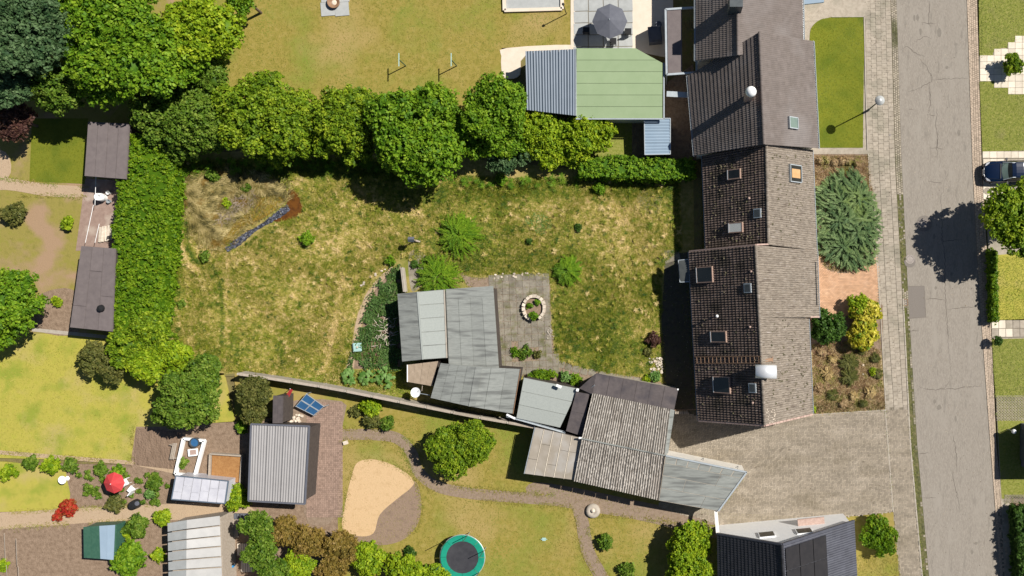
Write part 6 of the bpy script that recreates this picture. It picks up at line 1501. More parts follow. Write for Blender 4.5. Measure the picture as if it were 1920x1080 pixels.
# ---------------------------------------------------------------- FRONT BEDS
def juniper():
    rng = np.random.default_rng(81); t = thing('juniper', 'sprawling blue green juniper filling the front bed', 'shrub', W(1588, 410, 0))
    P = smoothpoly([(1545, 345), (1565, 322), (1590, 318), (1612, 330), (1622, 352), (1640, 372), (1646, 410), (1648, 440), (1645, 470), (1632, 500), (1610, 506), (1585, 502), (1560, 492), (1535, 470), (1528, 430), (1527, 380), (1532, 350)])
    c = W(1590, 415, 0); rx = S(58); ry = S(92); x0, y0 = scatter(P, 24, rng); X = []; Y = []; Z = []; A = []; Ln = []; Rr = []; k = 26
    cs = [(rng.uniform(.25, .75)*rx*math.cos(t_)*.9+c.x, rng.uniform(.25, .75)*ry*math.sin(t_)*.9+c.y) for t_ in np.linspace(0, 6.28, 7)[:-1]]+[(c.x, c.y)]*3
    for a_, b_ in zip(x0, y0):
        o_ = cs[int(np.argmin([math.hypot(a_-p[0], b_-p[1])*rng.uniform(.8, 1.3) for p in cs]))]
        th = math.atan2(b_-o_[1], a_-o_[0])+rng.normal(0, .35); q = min(1.2, math.hypot((a_-c.x)/rx, (b_-c.y)/ry)); L = rng.uniform(.45, .95)
        s_ = np.linspace(0, 1, k); cv = rng.normal(0, .4); x = a_+np.cos(th+cv*s_)*L*(s_-.6); y = b_+np.sin(th+cv*s_)*L*(s_-.6)
        z = .15+.6*max(.05, 1-q*q*.8)+rng.normal(0, .13)+.16*s_-.2*s_**3; sh = rng.normal(.46, .2)
        for sg in (-1, 1):
            X.append(x+rng.normal(0, .02, k)); Y.append(y+rng.normal(0, .02, k)); Z.append(z+0*x); A.append(th+cv*s_+sg*rng.uniform(.25, .8, k)); Ln.append(rng.uniform(.12, .24, k)*(1.15-.5*s_)); Rr.append(np.clip(sh+.25*(s_-.4)+rng.normal(0, .1, k), 0, 1))
    X, Y, Z, A, Ln, Rr = map(np.concatenate, (X, Y, Z, A, Ln, Rr)); blades('foliage', X, Y, np.maximum(Z, .03), A, Ln, .045, rng.uniform(-.02, .07, len(X)), Rr, G['juniper'], t, kind=None)
    bl = [(c.x, c.y, .05, rx*.74, ry*.82, .42)]; V, Fq, R = core(bl, rng, 1.0); np_mesh('inner_foliage', V, Fq, R*.5, G['juniper'], t)
    mb = MB(); mb.tube(c, c+Vector((0, 0, .5)), .12, .08, 8); mb.build('trunk', barkm, t)
juniper()
def herbs(name, poly, dens_, m, seed, label, L=(.08, .25), wd=.04, lift=(.05, .25)):
    return grass(name, poly, dens_, G[m], seed, L=L, wd=wd, lift=lift, label=label, cat='plants', spread=1.8)
herbs('dry_herbs', [(1527, 292), (1627, 292), (1632, 345), (1640, 372), (1600, 340), (1540, 345), (1530, 365)], 420, 'brownveg', 82, 'rust brown dry heather above the juniper')
for i in range(6):
    u = 1537+i*13.5+random.uniform(-2, 2); v = 303+random.uniform(-3, 4)
    spiky(u, v, 7.5, f'{("leftmost", "second", "third", "fourth", "fifth", "rightmost")[i]} brown heather tuft in the row above the juniper', 83+i, G['brownveg'], .4, 16, 'heather_tuft', leafL=.1)
herbs('bed_herbs', [(1530, 470), (1545, 500), (1575, 512), (1600, 506), (1560, 490), (1535, 465)], 260, 'brownveg', 90, 'dry herbs at the lower edge of the juniper')
herbs('bed_herbs', [(1522, 645), (1585, 640), (1650, 655), (1659, 766), (1525, 775)], 420, 'brownveg', 91, 'dry brown perennials of the bed below the yellow bush')
herbs('bed_edge_green', [(1524, 755), (1658, 752), (1660, 767), (1526, 774)], 180, 'olive', 92, 'green fringe along the bottom of the dry bed')
herbs('bed_edge_green', [(1524, 690), (1545, 695), (1548, 730), (1526, 730)], 200, 'greenmeadow' if 'greenmeadow' in G else 'olive', 93, 'green patch at the left edge of the dry bed')
rq = random.Random(55); spots = [(1540, 660), (1560, 672), (1535, 725), (1560, 740), (1600, 742), (1630, 735), (1645, 700), (1640, 670), (1615, 655), (1550, 700), (1618, 755), (1580, 755)]
where = ['at the top left of', 'left of the upper tuft in', 'at the left edge of', 'at the lower left of', 'low in the middle of', 'at the lower right of', 'at the right edge of', 'at the upper right of', 'below the golden bush in', 'left of the lower tuft in', 'at the bottom edge of', 'at the bottom middle of']
for (u, v), w in zip(spots, where): spiky(u, v, rq.uniform(8, 13), 'dry brown perennial ' + w + ' the dry bed', int(u), (G['brownveg'], G['olive'], G['straw'])[rq.randrange(3)], .35, 14, 'dry_perennial', leafL=.12)
spiky(1590, 680, 20, 'upper of two grass tufts in the dry bed', 94, G['olive'], .5, 36, 'grass_tuft', leafL=.12); spiky(1591, 706, 19, 'lower of two grass tufts in the dry bed', 95, G['olive'], .5, 36, 'grass_tuft', leafL=.12)
tree('round_bush', 'dark green rounded bush left of the yellow bush', 'bush', sub([blob(1552, 612, .9, 33, .8)], 7, 3), G['dark'], 96, trunk=False, leaf=.16, clump=.32, per=14)
yb = tree('golden_bush', 'golden yellow variegated bush beside the pavement', 'bush', sub([blob(1618, 625, .7, 30, .8), blob(1622, 590, .7, 28, .8)], 6, 4), G['yellow'], 97, trunk=False, leaf=.18, clump=.26, per=12)
tree('round_bush', 'green leafy bush directly above the golden bush', 'bush', sub([blob(1611, 578, .75, 25, .85)], 5, 6), G['lime'], 98, trunk=False, leaf=.16, clump=.3, per=12)
sheet('bush_ground', [(1515, 590), (1655, 570), (1655, 665), (1515, 660)], .006, M['soil'])

def edge_tufts(name, lines, m, seed, label, dens_=34, sig=.09, L=(.06, .2), fld=0, off=0.0, z=.02):
    rng = np.random.default_rng(seed); X = []; Y = []
    for ln in lines:
        for (a, b), (c_, d) in zip(ln, ln[1:]):
            p, q = W(a, b), W(c_, d); n = int((q-p).length*dens_); t_ = rng.random(n)
            keep = vnoise((p.x+(q.x-p.x)*t_)*1.3, (p.y+(q.y-p.y)*t_)*1.3, seed) > .38; t_ = t_[keep]; n = len(t_)
            X.append(p.x+(q.x-p.x)*t_+rng.normal(0, sig, n)); Y.append(p.y+(q.y-p.y)*t_+rng.normal(0, sig, n))
    x = np.concatenate(X); y = np.concatenate(Y); n = len(x); r = np.clip(rng.normal(.5, .2, n), 0, 1)
    o = blades(name, x, y, z, rng.uniform(0, 6.28, n), rng.uniform(*L, n), .035*rng.uniform(.6, 1.4, n), rng.uniform(.02, .1, n), r, m); props(o, label, 'weeds')
PIT = smoothpoly([(672, 866), (705, 862), (745, 876), (775, 900), (790, 940), (782, 985), (750, 1015), (700, 1022), (670, 1005), (642, 990), (648, 940), (660, 890), (672, 866)], 4, False)
p1 = smoothpoly([(640, 804), (700, 805), (752, 814), (782, 846), (795, 880), (828, 903), (880, 915), (960, 922), (1040, 928)], 4, False); p2 = smoothpoly([(640, 826), (695, 826), (738, 832), (762, 856), (776, 892), (812, 922), (880, 936), (960, 943), (1040, 948), (1074, 955), (1082, 985), (1087, 1012), (1095, 1045), (1120, 1085)], 4, False)
p3 = smoothpoly([(1345, 992), (1200, 972), (1112, 968), (1104, 990), (1108, 1010), (1116, 1040), (1142, 1085)], 4, False)
edge_tufts('edge_weeds', [PIT, p1, p2, p3], G['blades_top'], 301, 'grass creeping over the edges of the sand pit and curved paths', 60, .13, (.08, .24))
edge_tufts('edge_weeds', [TER+[TER[0]], [(648, 700), (658, 655), (668, 600), (682, 560), (702, 528), (728, 505)], [(1243, 478), (1240, 600), (1245, 720)]], G['field'], 302, 'grass growing over the rims of the slab terrace and garden path', 50, .1)
edge_tufts('edge_weeds', [[(1262, 800), (1245, 860), (1252, 858), (1400, 888), (1350, 960)], [(1524, 777), (1661, 770)], [(1660, 768), (1675, 960), (1686, 1080)], [(edge_at(GL, v)+4, v) for v in range(360, 1090, 20)], [(edge_at(PL, v), v) for v in range(290, 770, 20)], [(1560, 973), (1675, 961)]], G['greenmeadow'], 303, 'weeds along the driveway edges and the gutter', 16, .06, (.04, .12))
edge_tufts('edge_weeds', [[(0, 335), (90, 345), (165, 352)], [(0, 962), (200, 950), (320, 945)], [(0, 990), (200, 978), (320, 976)], [(0, 847), (250, 867)], [(250, 800), (245, 866)], [(0, 368), (90, 368), (160, 368)]], G['blades_top'], 304, 'grass fringe along the sandy paths of the left gardens', 50, .12, (.08, .24))
edge_tufts('edge_weeds', [[(1841, 0), (1841, 107)], [(1838, 153), (1842, 284)], [(1860, 636), (1867, 742), (1870, 800)], [(1889, 930), (1900, 1080)], [(1898, 930), (1910, 1080)]], G['blades_front'], 305, 'grass along the back of the brick strip across the road', 40, .05, (.05, .14))
rng = np.random.default_rng(310)
lx = []; ly = []
for poly, dn in (([(1690, 0), (1820, 0), (1870, 1080), (1742, 1080)], 1.2), (DR, 4), ([(1622, 0), (1670, 0), (1700, 768), (1660, 768)], 4), (TER, 14), ([(1243, 478), (1312, 470), (1316, 790), (1262, 800)], 8)):
    a_, b_ = scatter(poly, dn, rng); lx.append(a_); ly.append(b_)
lx = np.concatenate(lx); ly = np.concatenate(ly); C = np.stack([lx, ly, np.full(len(lx), .062)], 1)
C[:, 2] = np.where((lx*F/CH+NX) > 1690, -.055, .062)
V, Fq, R_l = leafcloud(C, np.tile([0, 0, 1.0], (len(lx), 1)), .05, rng.random(len(lx)), rng, jit=.2)
o = np_mesh('leaf_litter', V, Fq, R_l, leafmat('leaf litter', [(.05, .035, .02), (.16, .11, .06), (.45, .38, .28)], trans=0, nv=.3)); props(o, 'scattered leaf litter and grit on the road, driveway and terrace', 'leaf litter', kind='stuff')

# ---------------------------------------------------------------- STREET THINGS
lp = W(1650, 188, 3.95); t = thing('street_lamp', 'street lamp with round pale head on the pavement beside the bright lawn', 'street lamp', (lp.x, lp.y, 0))
mb = MB(); mb.tube((lp.x, lp.y, 0), (lp.x, lp.y, 3.8), .06, .045, 12); mb.build('pole', M['lead'], t, True)
mb = MB(); mb.lathe(lp, [(0, .17), (.12, .16), (.24, .08), (.37, -.02), (.40, -.06), (.38, -.1), (.2, -.2), (.06, -.25)], 28); mb.build('lamp_head', M['greyslab'], t, True)
mb = MB(); mb.lathe(lp+Vector((0, 0, .06)), [(0, .13), (.1, .1), (.15, .02)], 18); mb.build('cap', M['white'], t, True)
mb = MB(); mb.lathe((lp.x, lp.y, 0), [(.1, 0), (.1, .5), (.06, .55)], 12); mb.build('base_sleeve', M['lead'], t, True)
for (u, v, lb) in ((1730, 419, 'manhole cover in the road, the upper of two in the tree shadow'), (1706, 486, 'manhole cover close to the gutter, lower of two')):
    sheet('manhole_patch', [(u+(24 if v < 450 else 17)/1.6*math.cos(a*.3)*1.0+(3 if v < 450 else 0), v+(24 if v < 450 else 17)/1.6*math.sin(a*.3)+(0 if v < 450 else 5)) for a in range(21)], -.066, M['patch'], road, base=-.068, kind=None)
    c = W(u, v, -.066); t = thing('manhole_cover', lb, 'manhole cover', c)
    mb = MB(); mb.lathe(c, [(.39, 0), (.39, .012), (.32, .012), (.31, .004)], 30); mb.build('frame', M['iron'], t)
    mb = MB(); mb.lathe(c, [(0, .010), (.24, .010), (.25, .003), (.30, .003), (.305, .0)], 30); mb.build('lid', M['iron'], t)
    for k in range(12): a = k*math.pi/6; mb = MB(); mb.box(c+Vector((.275*math.cos(a), .275*math.sin(a), .006)), .03, .045, .006, a); mb.build('slot', M['black'], t)
c = W(1697, 567, -.05); t = thing('storm_drain', 'rectangular storm drain grate set in the gutter', 'drain', c); mb = MB()
for i in range(4): mb.box(c+Vector(((-.21, .21, 0, 0)[i], (0, 0, -.26, .26)[i], .0)), (.05, .05, .46, .46)[i], (.56, .56, .05, .05)[i], .04)
mb.build('frame', M['rust'], t)
for i in range(7): mb = MB(); mb.box(c+Vector((0, -.22+i*.074, -.004)), .38, .028, .03); mb.build('bar', M['iron'], t)
mb = MB(); mb.box(c-Vector((0, 0, .035)), .42, .5, .01); mb.build('pit', M['black'], t)
c = W(1669, 253, .01); t = thing('valve_cover', 'tiny square valve cover in the pavement below the lamp', 'cover', c); mb = MB(); mb.box(c, .16, .16, .02); mb.build('lid', M['iron'], t); mb = MB(); mb.box(c+Vector((0, 0, .012)), .05, .05, .006); mb.build('cap', M['black'], t)
c = W(1851, 358, .035); t = thing('access_cover', 'round concrete access cover in the slabs below the car', 'cover', c); mb = MB(); mb.lathe(c, [(0, .02), (.2, .02), (.22, .012), (.3, .012), (.3, 0)], 24); mb.build('lid', M['slab'], t); mb = MB(); mb.lathe(c+Vector((0, 0, .02)), [(.09, .0), (.085, .008), (0, .008)], 12); mb.build('plug', M['concrete'], t)

# parked car, nose toward the road
def car():
    c = W(1843, 323, .45); L_ = 4.4; rz = .03; o = Vector((c.x+L_/2, c.y+.05, .03))
    t = thing('parked_car', 'dark blue car parked nose first toward the road at the right edge', 'car', o)
    ca, sa = math.cos(rz), math.sin(rz)
    def T(x, y, z): return o+Vector((x*ca-y*sa, x*sa+y*ca, z))
    def ring(x, hw, z0, z1, p=.35, n=20):
        out = []
        for k in range(n):
            a = 2*math.pi*k/n; cs, sn = math.cos(a), math.sin(a)
            out.append(T(x, hw*math.copysign(abs(cs)**p, cs), (z0+z1)/2+(z1-z0)/2*math.copysign(abs(sn)**.45, sn)))
        return out
    secs = [(-2.2, .45, .35, .52), (-2.16, .62, .26, .62), (-2.05, .76, .22, .70), (-1.85, .84, .2, .78), (-1.5, .885, .2, .86), (-1.1, .895, .2, .93), (-.75, .9, .2, .98), (0, .905, .2, 1.0), (1.2, .9, .2, 1.0), (1.8, .87, .22, 1.0), (2.1, .78, .28, .95), (2.2, .6, .35, .85)]
    mb = MB(); R_ = [ring(*s) for s in secs]
    for a, b in zip(R_, R_[1:]):
        for k in range(20): mb.face([a[k], a[(k+1) % 20], b[(k+1) % 20], b[k]])
    mb.face(R_[0]); mb.face(R_[-1][::-1])
    me = mb.build('body', M['carblue'], t, True)
    b_ = me.data; import bmesh as bmm; bm = bmm.new(); bm.from_mesh(b_); bmm.ops.remove_doubles(bm, verts=bm.verts, dist=.0005); bm.to_mesh(b_); bm.free()
    # roof panel
    rx = [(-.12, .60, 1.42), (.2, .64, 1.47), (.8, .65, 1.48), (1.4, .62, 1.44), (1.65, .58, 1.38)]
    mb = MB(); G_ = []
    for x, hw, z in rx: G_.append([T(x, hw*s, z-.05*abs(s)**3) for s in (-1, -.8, -.4, 0, .4, .8, 1)])
    for a, b in zip(G_, G_[1:]):
        for k in range(6): mb.face([a[k], a[k+1], b[k+1], b[k]])
    mb.build('roof', M['carblue'], t, True)
    # windscreen: base curve to roof front
    ws = [[T(-.85+.16*(abs(s)**2), .74*s, .985) for s in (-1, -.66, -.33, 0, .33, .66, 1)], [T(-.12+.04*abs(s)**2, .60*s, 1.415-.045*abs(s)**3) for s in (-1, -.66, -.33, 0, .33, .66, 1)]]
    mb = MB(); mid = [a.lerp(b, .55)+Vector((0, 0, .03)) for a, b in zip(*ws)]
    for a, b in ((ws[0], mid),):
        for k in range(6): mb.face([a[k], a[k+1], b[k+1], b[k]])
    mb.build('windscreen', M['windscreen'], t, True)
    mb = MB()
    for k in range(6): mb.face([mid[k], mid[k+1], ws[1][k+1], ws[1][k]])
    mb.build('upper_windscreen', M['glass'], t, True)
    rw_ = [[T(2.05, .7*s, 1.0) for s in (-1, 0, 1)], [T(1.65, .58*s, 1.37) for s in (-1, 0, 1)]]
    mb = MB()
    for k in range(2): mb.face([rw_[0][k], rw_[0][k+1], rw_[1][k+1], rw_[1][k]])
    mb.build('rear_window', M['glass'], t)
    for s in (-1, 1):
        mb = MB(); lo = [T(-.62, .80*s, .99), T(.3, .84*s, 1.0), T(1.2, .83*s, 1.0), T(1.95, .76*s, 1.0)]; hi = [T(-.1, .61*s, 1.38), T(.4, .65*s, 1.43), T(1.2, .64*s, 1.42), T(1.6, .59*s, 1.35)]
        for k in range(3): mb.face([lo[k], lo[k+1], hi[k+1], hi[k]])
        mb.build('side_window', M['glass'], t)
        mb = MB(); mb.bar(T(-.12, .61*s, 1.40), T(1.6, .60*s, 1.40), .03, .03); mb.bar(T(-.75, .75*s, 1.0), T(-.1, .61*s, 1.40), .05, .04); mb.build('roof_rail', M['zinc'], t)
        mb = MB(); mb.box(T(-.42, 1.0*s, .99), .14, .2, .13, rz); mb.bar(T(-.42, .85*s, .96), T(-.42, 1.0*s, .98), .05); mb.build('wing_mirror', M['black'], t)
        mb = MB()
        vs = [T(-2.13, .5*s, .68), T(-2.0, .74*s, .70), T(-1.72, .83*s, .76), T(-1.8, .7*s, .80), T(-2.05, .5*s, .735)]; mb.face([p+Vector((0, 0, .02)) for p in vs]); mb.face([p+Vector((-.03, 0, -.08)) for p in vs]); mb.build('headlight', M['headlight'], t)
        mb = MB(); mb.bar(T(-2.20, .15*s, .60), T(-2.05, .62*s, .64), .03, .03); mb.build('chrome_strip', M['steel'], t)
        mb = MB(); mb.bar(T(-.78, .1+.3*s, 1.0), T(-.55, .3+.35*s, 1.09), .025, .02); mb.build('wiper', M['black'], t)
        for x in (-1.35, 1.35):
            mb = MB(); mb.tube(T(x, .72*s, .31), T(x, .915*s, .31), .32, .32, 20); wh = mb.build('wheel', M['rubber'], t)
            mb = MB(); mb.tube(T(x, .90*s, .31), T(x, .925*s, .31), .2, .2, 14); mb.build('rim', M['steel'], wh)
    mb = MB(); mb.bar(T(-2.21, -.26, .44), T(-2.21, .26, .44), .02, .11); mb.build('number_plate', M['white'], t)
    mb = MB(); mb.bar(T(-2.19, -.4, .56), T(-2.19, .4, .56), .04, .07); mb.build('grille', M['black'], t)
    mb = MB(); mb.tube(T(-2.21, 0, .6), T(-2.17, 0, .62), .05, .05, 12); mb.build('badge', M['steel'], t)
    mb = MB(); mb.bar(T(-.95, -.62, .985), T(-.9, .62, .985), .06, .03); mb.build('cowl_panel', M['black'], t)
    for x0, y0 in ((-1.95, -.55), (-1.95, .55)): pass
    mb = MB()
    for s in (-1, 1): mb.bar(T(-1.95, .55*s, .795), T(-.95, .7*s, .975), .012, .012)
    mb.build('bonnet_seam', M['black'], t)
car()
# garage across the road (left edge just in frame)
q = [W(1956, 778, 2.6), W(2180, 778, 2.6), W(2180, 878, 2.6), W(1958, 886, 2.6)]
p0, p1 = W(1913, 793, 0), W(1914, 874, 0); q = [Vector((p0.x, p0.y, 2.7)), Vector((p0.x+6, p0.y, 2.7)), Vector((p1.x+6, p1.y, 2.7)), Vector((p1.x, p1.y, 2.7))]
t = thing('side_garage', 'dark garage wall at the right edge casting a square shadow', 'garage', center(q)); under(t, q, .15, M['lead'], grow=.02, name='roof'); walls(t, q, M['greyfabric'], ins=.01, drop=.1)
mb = MB(); mb.box((p0.x-.03, (p0.y+p1.y)/2, 1.1), .05, 2.6, 2.1); mb.build('door', M['lead'], t)
lg = W(1901, 809, 1.2); t = thing('garden_lamp', 'white globe garden lamp in front of the dark garage', 'lamp', (lg.x, lg.y, 0)); mb = MB(); mb.lathe(lg, [(0, .2), (.12, .17), (.19, .05), (.19, -.06), (.1, -.17), (0, -.2)], 18); mb.build('globe', M['white'], t, True); mb = MB(); mb.tube((lg.x, lg.y, 0), (lg.x, lg.y, 1.05), .035); mb.build('pole', M['zinc'], t)

# ---------------------------------------------------------------- TREES AND HEDGES
def hedge(name, label, poly, h, m, seed, group=None, leaf=.12, clump=.3, per=14, bulge=.25):
    """clipped hedge: rounded block of foliage over a footprint"""
    rng = np.random.default_rng(seed); P = [(W(a, b, h).x, W(a, b, h).y) for a, b in poly]
    cx, cy = sum(p[0] for p in P)/len(P), sum(p[1] for p in P)/len(P); t = thing(name, label, 'hedge', (cx, cy, 0), group)
    if len(P) > 8: P = [(a+random.uniform(-.22, .22), b+random.uniform(-.1, .1)) for a, b in (lambda Q: [(Q[i][0]+(Q[(i+1) % len(Q)][0]-Q[i][0])*k/3, Q[i][1]+(Q[(i+1) % len(Q)][1]-Q[i][1])*k/3) for i in range(len(Q)) for k in range(3)])(P)]
    xs = [p[0] for p in P]; ys = [p[1] for p in P]; A = (max(xs)-min(xs))*(max(ys)-min(ys)); n = int(A/(clump*clump)*1.9)
    x = rng.uniform(min(xs), max(xs), n); y = rng.uniform(min(ys), max(ys), n); k = inpoly(x, y, P); x, y = x[k], y[k]
    z = h-.1+.28*(vnoise(x*1.1, y*1.1, seed)-.5)+.3*(vnoise(x*2.6, y*2.6, seed+1)-.5)+rng.normal(0, .09, len(x))
    C = [np.stack([x, y, z], 1)]; Nn = [np.tile([0, 0, 1.0], (len(x), 1))]
    m_ = len(P)
    for i in range(m_):
        a = np.array(P[i]); b = np.array(P[(i+1) % m_]); L = np.linalg.norm(b-a); k = int(L*h/(clump*clump)*1.5)
        tt_ = rng.random(k); zz = rng.uniform(.1, h, k); d = (b-a)/L; nr = np.array([d[1], -d[0]])
        if np.dot(nr, (a+b)/2-np.array([cx, cy])) < 0: nr = -nr
        q = a+np.outer(tt_, b-a)+nr*(rng.normal(0, .1, k)-bulge*(zz/h)**4)[:, None]
        C.append(np.concatenate([q, zz[:, None]], 1)); Nn.append(np.tile([nr[0], nr[1], .3], (k, 1)))
    C = np.concatenate(C); Nn = np.concatenate(Nn); nc = len(C); cr = np.clip(rng.normal(.5, .2, nc), 0, 1)
    off = rng.normal(0, 1, (nc, per, 3)); off /= np.linalg.norm(off, axis=2)[:, :, None]; off *= clump*.55*rng.uniform(.4, 1, (nc, per))[:, :, None]
    Lc = C[:, None]+off; nn = Nn[:, None]*.7+off/clump; rr_ = np.clip(cr[:, None]+rng.normal(0, .16, (nc, per))+off[:, :, 2]*.4, 0, 1)
    Lc = Lc.reshape(-1, 3); nn = nn.reshape(-1, 3); rr_ = rr_.ravel(); kk = Lc[:, 2] > .02
    V, Fq, R = leafcloud(Lc[kk], nn[kk], leaf, rr_[kk], rng, jit=.5); np_mesh('foliage', V, Fq, R, m, t)
    mb = MB(); c3 = Vector((cx, cy, 0)); top = [Vector((p[0], p[1], h-.22)).lerp(Vector((cx, cy, h-.22)), .03) for p in P]
    if area2([(p.x, p.y) for p in top]) < 0: top = top[::-1]
    mb.hexa(top, [Vector((p.x, p.y, .02)) for p in top], .1); mb.build('inner_foliage', m, t)
    return t
hedge('tall_hedge', 'tall bright green thuja hedge along the left side of the garden', [(240, 252), (272, 250), (312, 290), (322, 330), (318, 400), (312, 470), (304, 540), (292, 600), (250, 640), (218, 640), (212, 560), (208, 480), (216, 400), (220, 310)], 2.2, G['hedge'], 101, leaf=.12, clump=.27, per=13)
hedge('clipped_hedge', 'clipped green hedge running from the yellow shrubs to the house corner', [(1085, 303), (1150, 292), (1240, 296), (1300, 300), (1303, 330), (1240, 337), (1150, 332), (1085, 330)], 1.6, G['bright'], 102)
hedge('low_hedge', 'low clipped hedge along the kerb in front of the light green lawn', [(1858, 470), (1871, 470), (1873, 602), (1861, 603)], 1.0, G['hedge'], 103, leaf=.09, clump=.2)
t = tree('clipped_bush', 'small dark clipped bush at the end of the slab path by the kerb', 'bush', [blob(1870, 639, .7, 9, .9)], G['dark'], 104, trunk=False, leaf=.09, clump=.16, per=10)
hedge('shrub_border', 'dense green shrub border at the bottom right corner by the kerb', [(1905, 955), (1990, 955), (2000, 1140), (1915, 1140)], 1.6, G['dark'], 105)

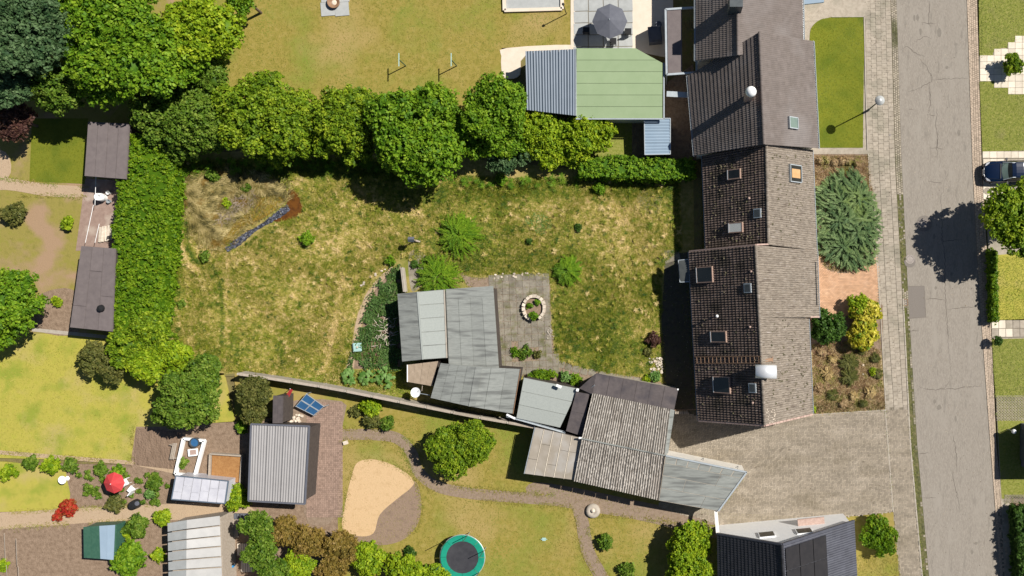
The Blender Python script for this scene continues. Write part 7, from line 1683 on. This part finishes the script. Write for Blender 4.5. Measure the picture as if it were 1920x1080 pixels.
T = [ # name,label,blobs(u,v,h,r,flat),mat,seed,sub,leaf,clump
 ('maple_tree', 'leafy tree at the left end of the tree row above the meadow', [(300, 210, 2.4, 58, .8), (385, 230, 2.4, 68, .9), (340, 265, 1.8, 44, .8)], 'mixed', 201, 7, .16, .42),
 ('maple_tree', 'yellow green tree second from the left in the tree row', [(480, 220, 2.6, 80, .85), (548, 235, 2.4, 66, .85), (520, 270, 2.0, 44, .8)], 'maple', 202, 8, .16, .42),
 ('maple_tree', 'light green tree in the row directly left of the big round tree', [(632, 235, 2.4, 62, .9), (672, 205, 2.4, 48, .9), (662, 268, 1.8, 42, .9)], 'maple', 203, 7, .16, .42),
 ('round_tree', 'big round bright green tree standing forward in the tree row', [(795, 250, 2.7, 88, .85), (735, 225, 2.0, 40, .8)], 'bright', 204, 11, .19, .5),
 ('dark_tree', 'dark green tree right of the big round tree', [(928, 215, 3.0, 60, .9), (902, 262, 2.0, 42, .8), (955, 262, 1.8, 36, .8)], 'bright', 205, 8, .16, .42),
 ('blue_green_bush', 'grey green bush beneath the dark tree', [(940, 300, 1.2, 30, .7), (980, 290, 1.1, 24, .7)], 'blue', 206, 5, .13, .34),
 ('yellow_shrub', 'yellow green shrub mass left below the blue roof', [(1012, 238, 1.6, 44, .7), (1035, 275, 1.3, 38, .7), (990, 262, 1.3, 32, .7)], 'lime', 207, 7, .14, .36),
 ('yellow_shrub', 'yellow shrub below the pale green roof', [(1085, 255, 1.5, 44, .75), (1122, 250, 1.6, 32, .8), (1078, 288, 1.1, 30, .7)], 'lime', 208, 7, .14, .36),
 ('big_maple', 'broad yellow green tree filling the top left group', [(210, 60, 5.5, 110, .6), (300, 110, 4.8, 70, .7), (200, 150, 4.4, 50, .7)], 'bright', 211, 11, .2, .55),
 ('big_maple', 'brightest lime green tree at the top of the left group', [(380, 55, 4.6, 68, .7)], 'lime', 212, 9, .2, .5),
 ('dark_bush', 'dark green tree at the right edge of the top left group', [(385, 130, 3.0, 46, .8), (350, 150, 2.8, 40, .8)], 'mixed', 213, 7, .17, .45),
 ('blue_conifer', 'large grey green conifer in the top left corner', [(55, 55, 6.5, 95, .7), (20, 140, 5.0, 60, .7)], 'blue', 214, 10, .18, .42),
 ('blue_conifer', 'grey green tree between the conifer and the broad tree', [(110, 160, 4.2, 56, .8)], 'mixed', 215, 8, .17, .42),
 ('copper_tree', 'small copper brown tree at the left edge', [(30, 225, 2.4, 36, .8)], 'purple', 216, 6, .16, .4),
 ('edge_shrub', 'small green tree cut by the left edge above the sandy path', [(-4, 205, 2.2, 24, .8)], 'dark', 226, 5, .15, .4),
 ('edge_tree', 'green tree top peeking in at the top edge', [(455, 0, 3.2, 32, .8)], 'bright', 217, 5, .16, .4),
 ('left_tree', 'round green tree cut by the left edge', [(18, 565, 3.2, 62, .85), (-10, 620, 2.6, 44, .8)], 'bright', 218, 9, .17, .45),
 ('mixed_bush', 'yellow green bush at the foot of the tall hedge', [(240, 645, 1.9, 40, .7), (290, 625, 1.7, 38, .7)], 'maple', 219, 7, .15, .38),
 ('mixed_bush', 'olive bush left of the yellow green bush on the lawn edge', [(178, 668, 1.6, 30, .8), (215, 690, 1.5, 26, .8)], 'olive', 220, 6, .15, .38),
 ('mixed_bush', 'lime bush between the hedge and the dark tree', [(285, 680, 1.7, 36, .75), (330, 668, 1.6, 34, .7)], 'lime', 221, 6, .15, .38),
 ('willow', 'grey green tree at the lower end of the hedge', [(355, 745, 2.8, 56, .85), (385, 700, 2.0, 34, .8), (320, 770, 2.2, 32, .8)], 'mixed', 222, 9, .14, .36),
 ('pyracantha', 'dark bristly shrub at the start of the boundary wall', [(480, 735, 1.6, 32, .8), (478, 775, 1.4, 24, .8)], 'olive', 223, 7, .12, .3),
 ('ball_bush', 'large heart-shaped clipped bush on the lower lawn', [(850, 842, 1.5, 48, .75), (890, 828, 1.5, 42, .75)], 'maple', 224, 9, .11, .3),
 ('lower_bush', 'bright bush left of the black roofed house', [(1292, 1015, 1.8, 40, .8), (1290, 1065, 1.8, 44, .8)], 'lime', 225, 7, .13, .34),
 ('street_bush', 'bright round bush beside the pavement at the black roofed house', [(1642, 1000, 1.0, 33, .65), (1655, 1018, .9, 24, .65)], 'hedge', 227, 6, .12, .3),
 ('street_tree', 'light leaved street tree across the road casting the big shadow', [(1888, 400, 4.2, 50, .7), (1915, 440, 4.0, 48, .7), (1930, 385, 4.0, 50, .6)], 'maple', 228, 8, .17, .44),
 ('golden_shrub', 'small yellow green shrub in the stepped slab path', [(1898, 122, .9, 19, .8)], 'maple', 229, 6, .12, .26),
 ('bottom_conifer', 'dark green tree row left of the rust tinted bush', [(485, 985, 2.6, 30, .9), (492, 1035, 2.6, 32, .9), (520, 1080, 2.4, 36, .9)], 'mixed', 231, 6, .15, .38),
 ('rust_bush', 'rust tinted bush at the bottom beside the brick paving', [(535, 995, 1.6, 28, .8), (580, 1015, 1.8, 34, .8)], 'orange', 232, 6, .14, .34),
 ('rust_bush', 'lime green bush between rust tinted bushes at the bottom', [(560, 1060, 1.6, 34, .8)], 'lime', 233, 6, .14, .34),
 ('rust_bush', 'dull rust tinted shrub in front of the damp soil', [(640, 1030, 1.6, 36, .7), (620, 1070, 1.6, 30, .8)], 'orange', 234, 6, .14, .34),
 ('lime_bush', 'lime green bush below the damp soil', [(692, 1045, 1.4, 34, .7)], 'lime', 235, 6, .14, .34),
 ('lime_bush', 'lime green bush left of the trampoline', [(762, 1070, 1.5, 36, .75), (815, 1085, 1.4, 26, .75)], 'lime', 236, 6, .14, .34),
]
for (nm, lb, bs, m, sd, ns, lf, cl) in T:
    cat = 'tree' if ('tree' in nm or 'maple' in nm or 'conifer' in nm or 'willow' in nm) else 'bush'
    tree(nm, lb, cat, sub([blob(*b) for b in bs], ns, sd), G[m], sd, trunk=(cat == 'tree'), leaf=lf, clump=cl, per=17, corek=(.45 if nm == 'street_tree' else .62), cover=(.8 if nm == 'street_tree' else 1.0))
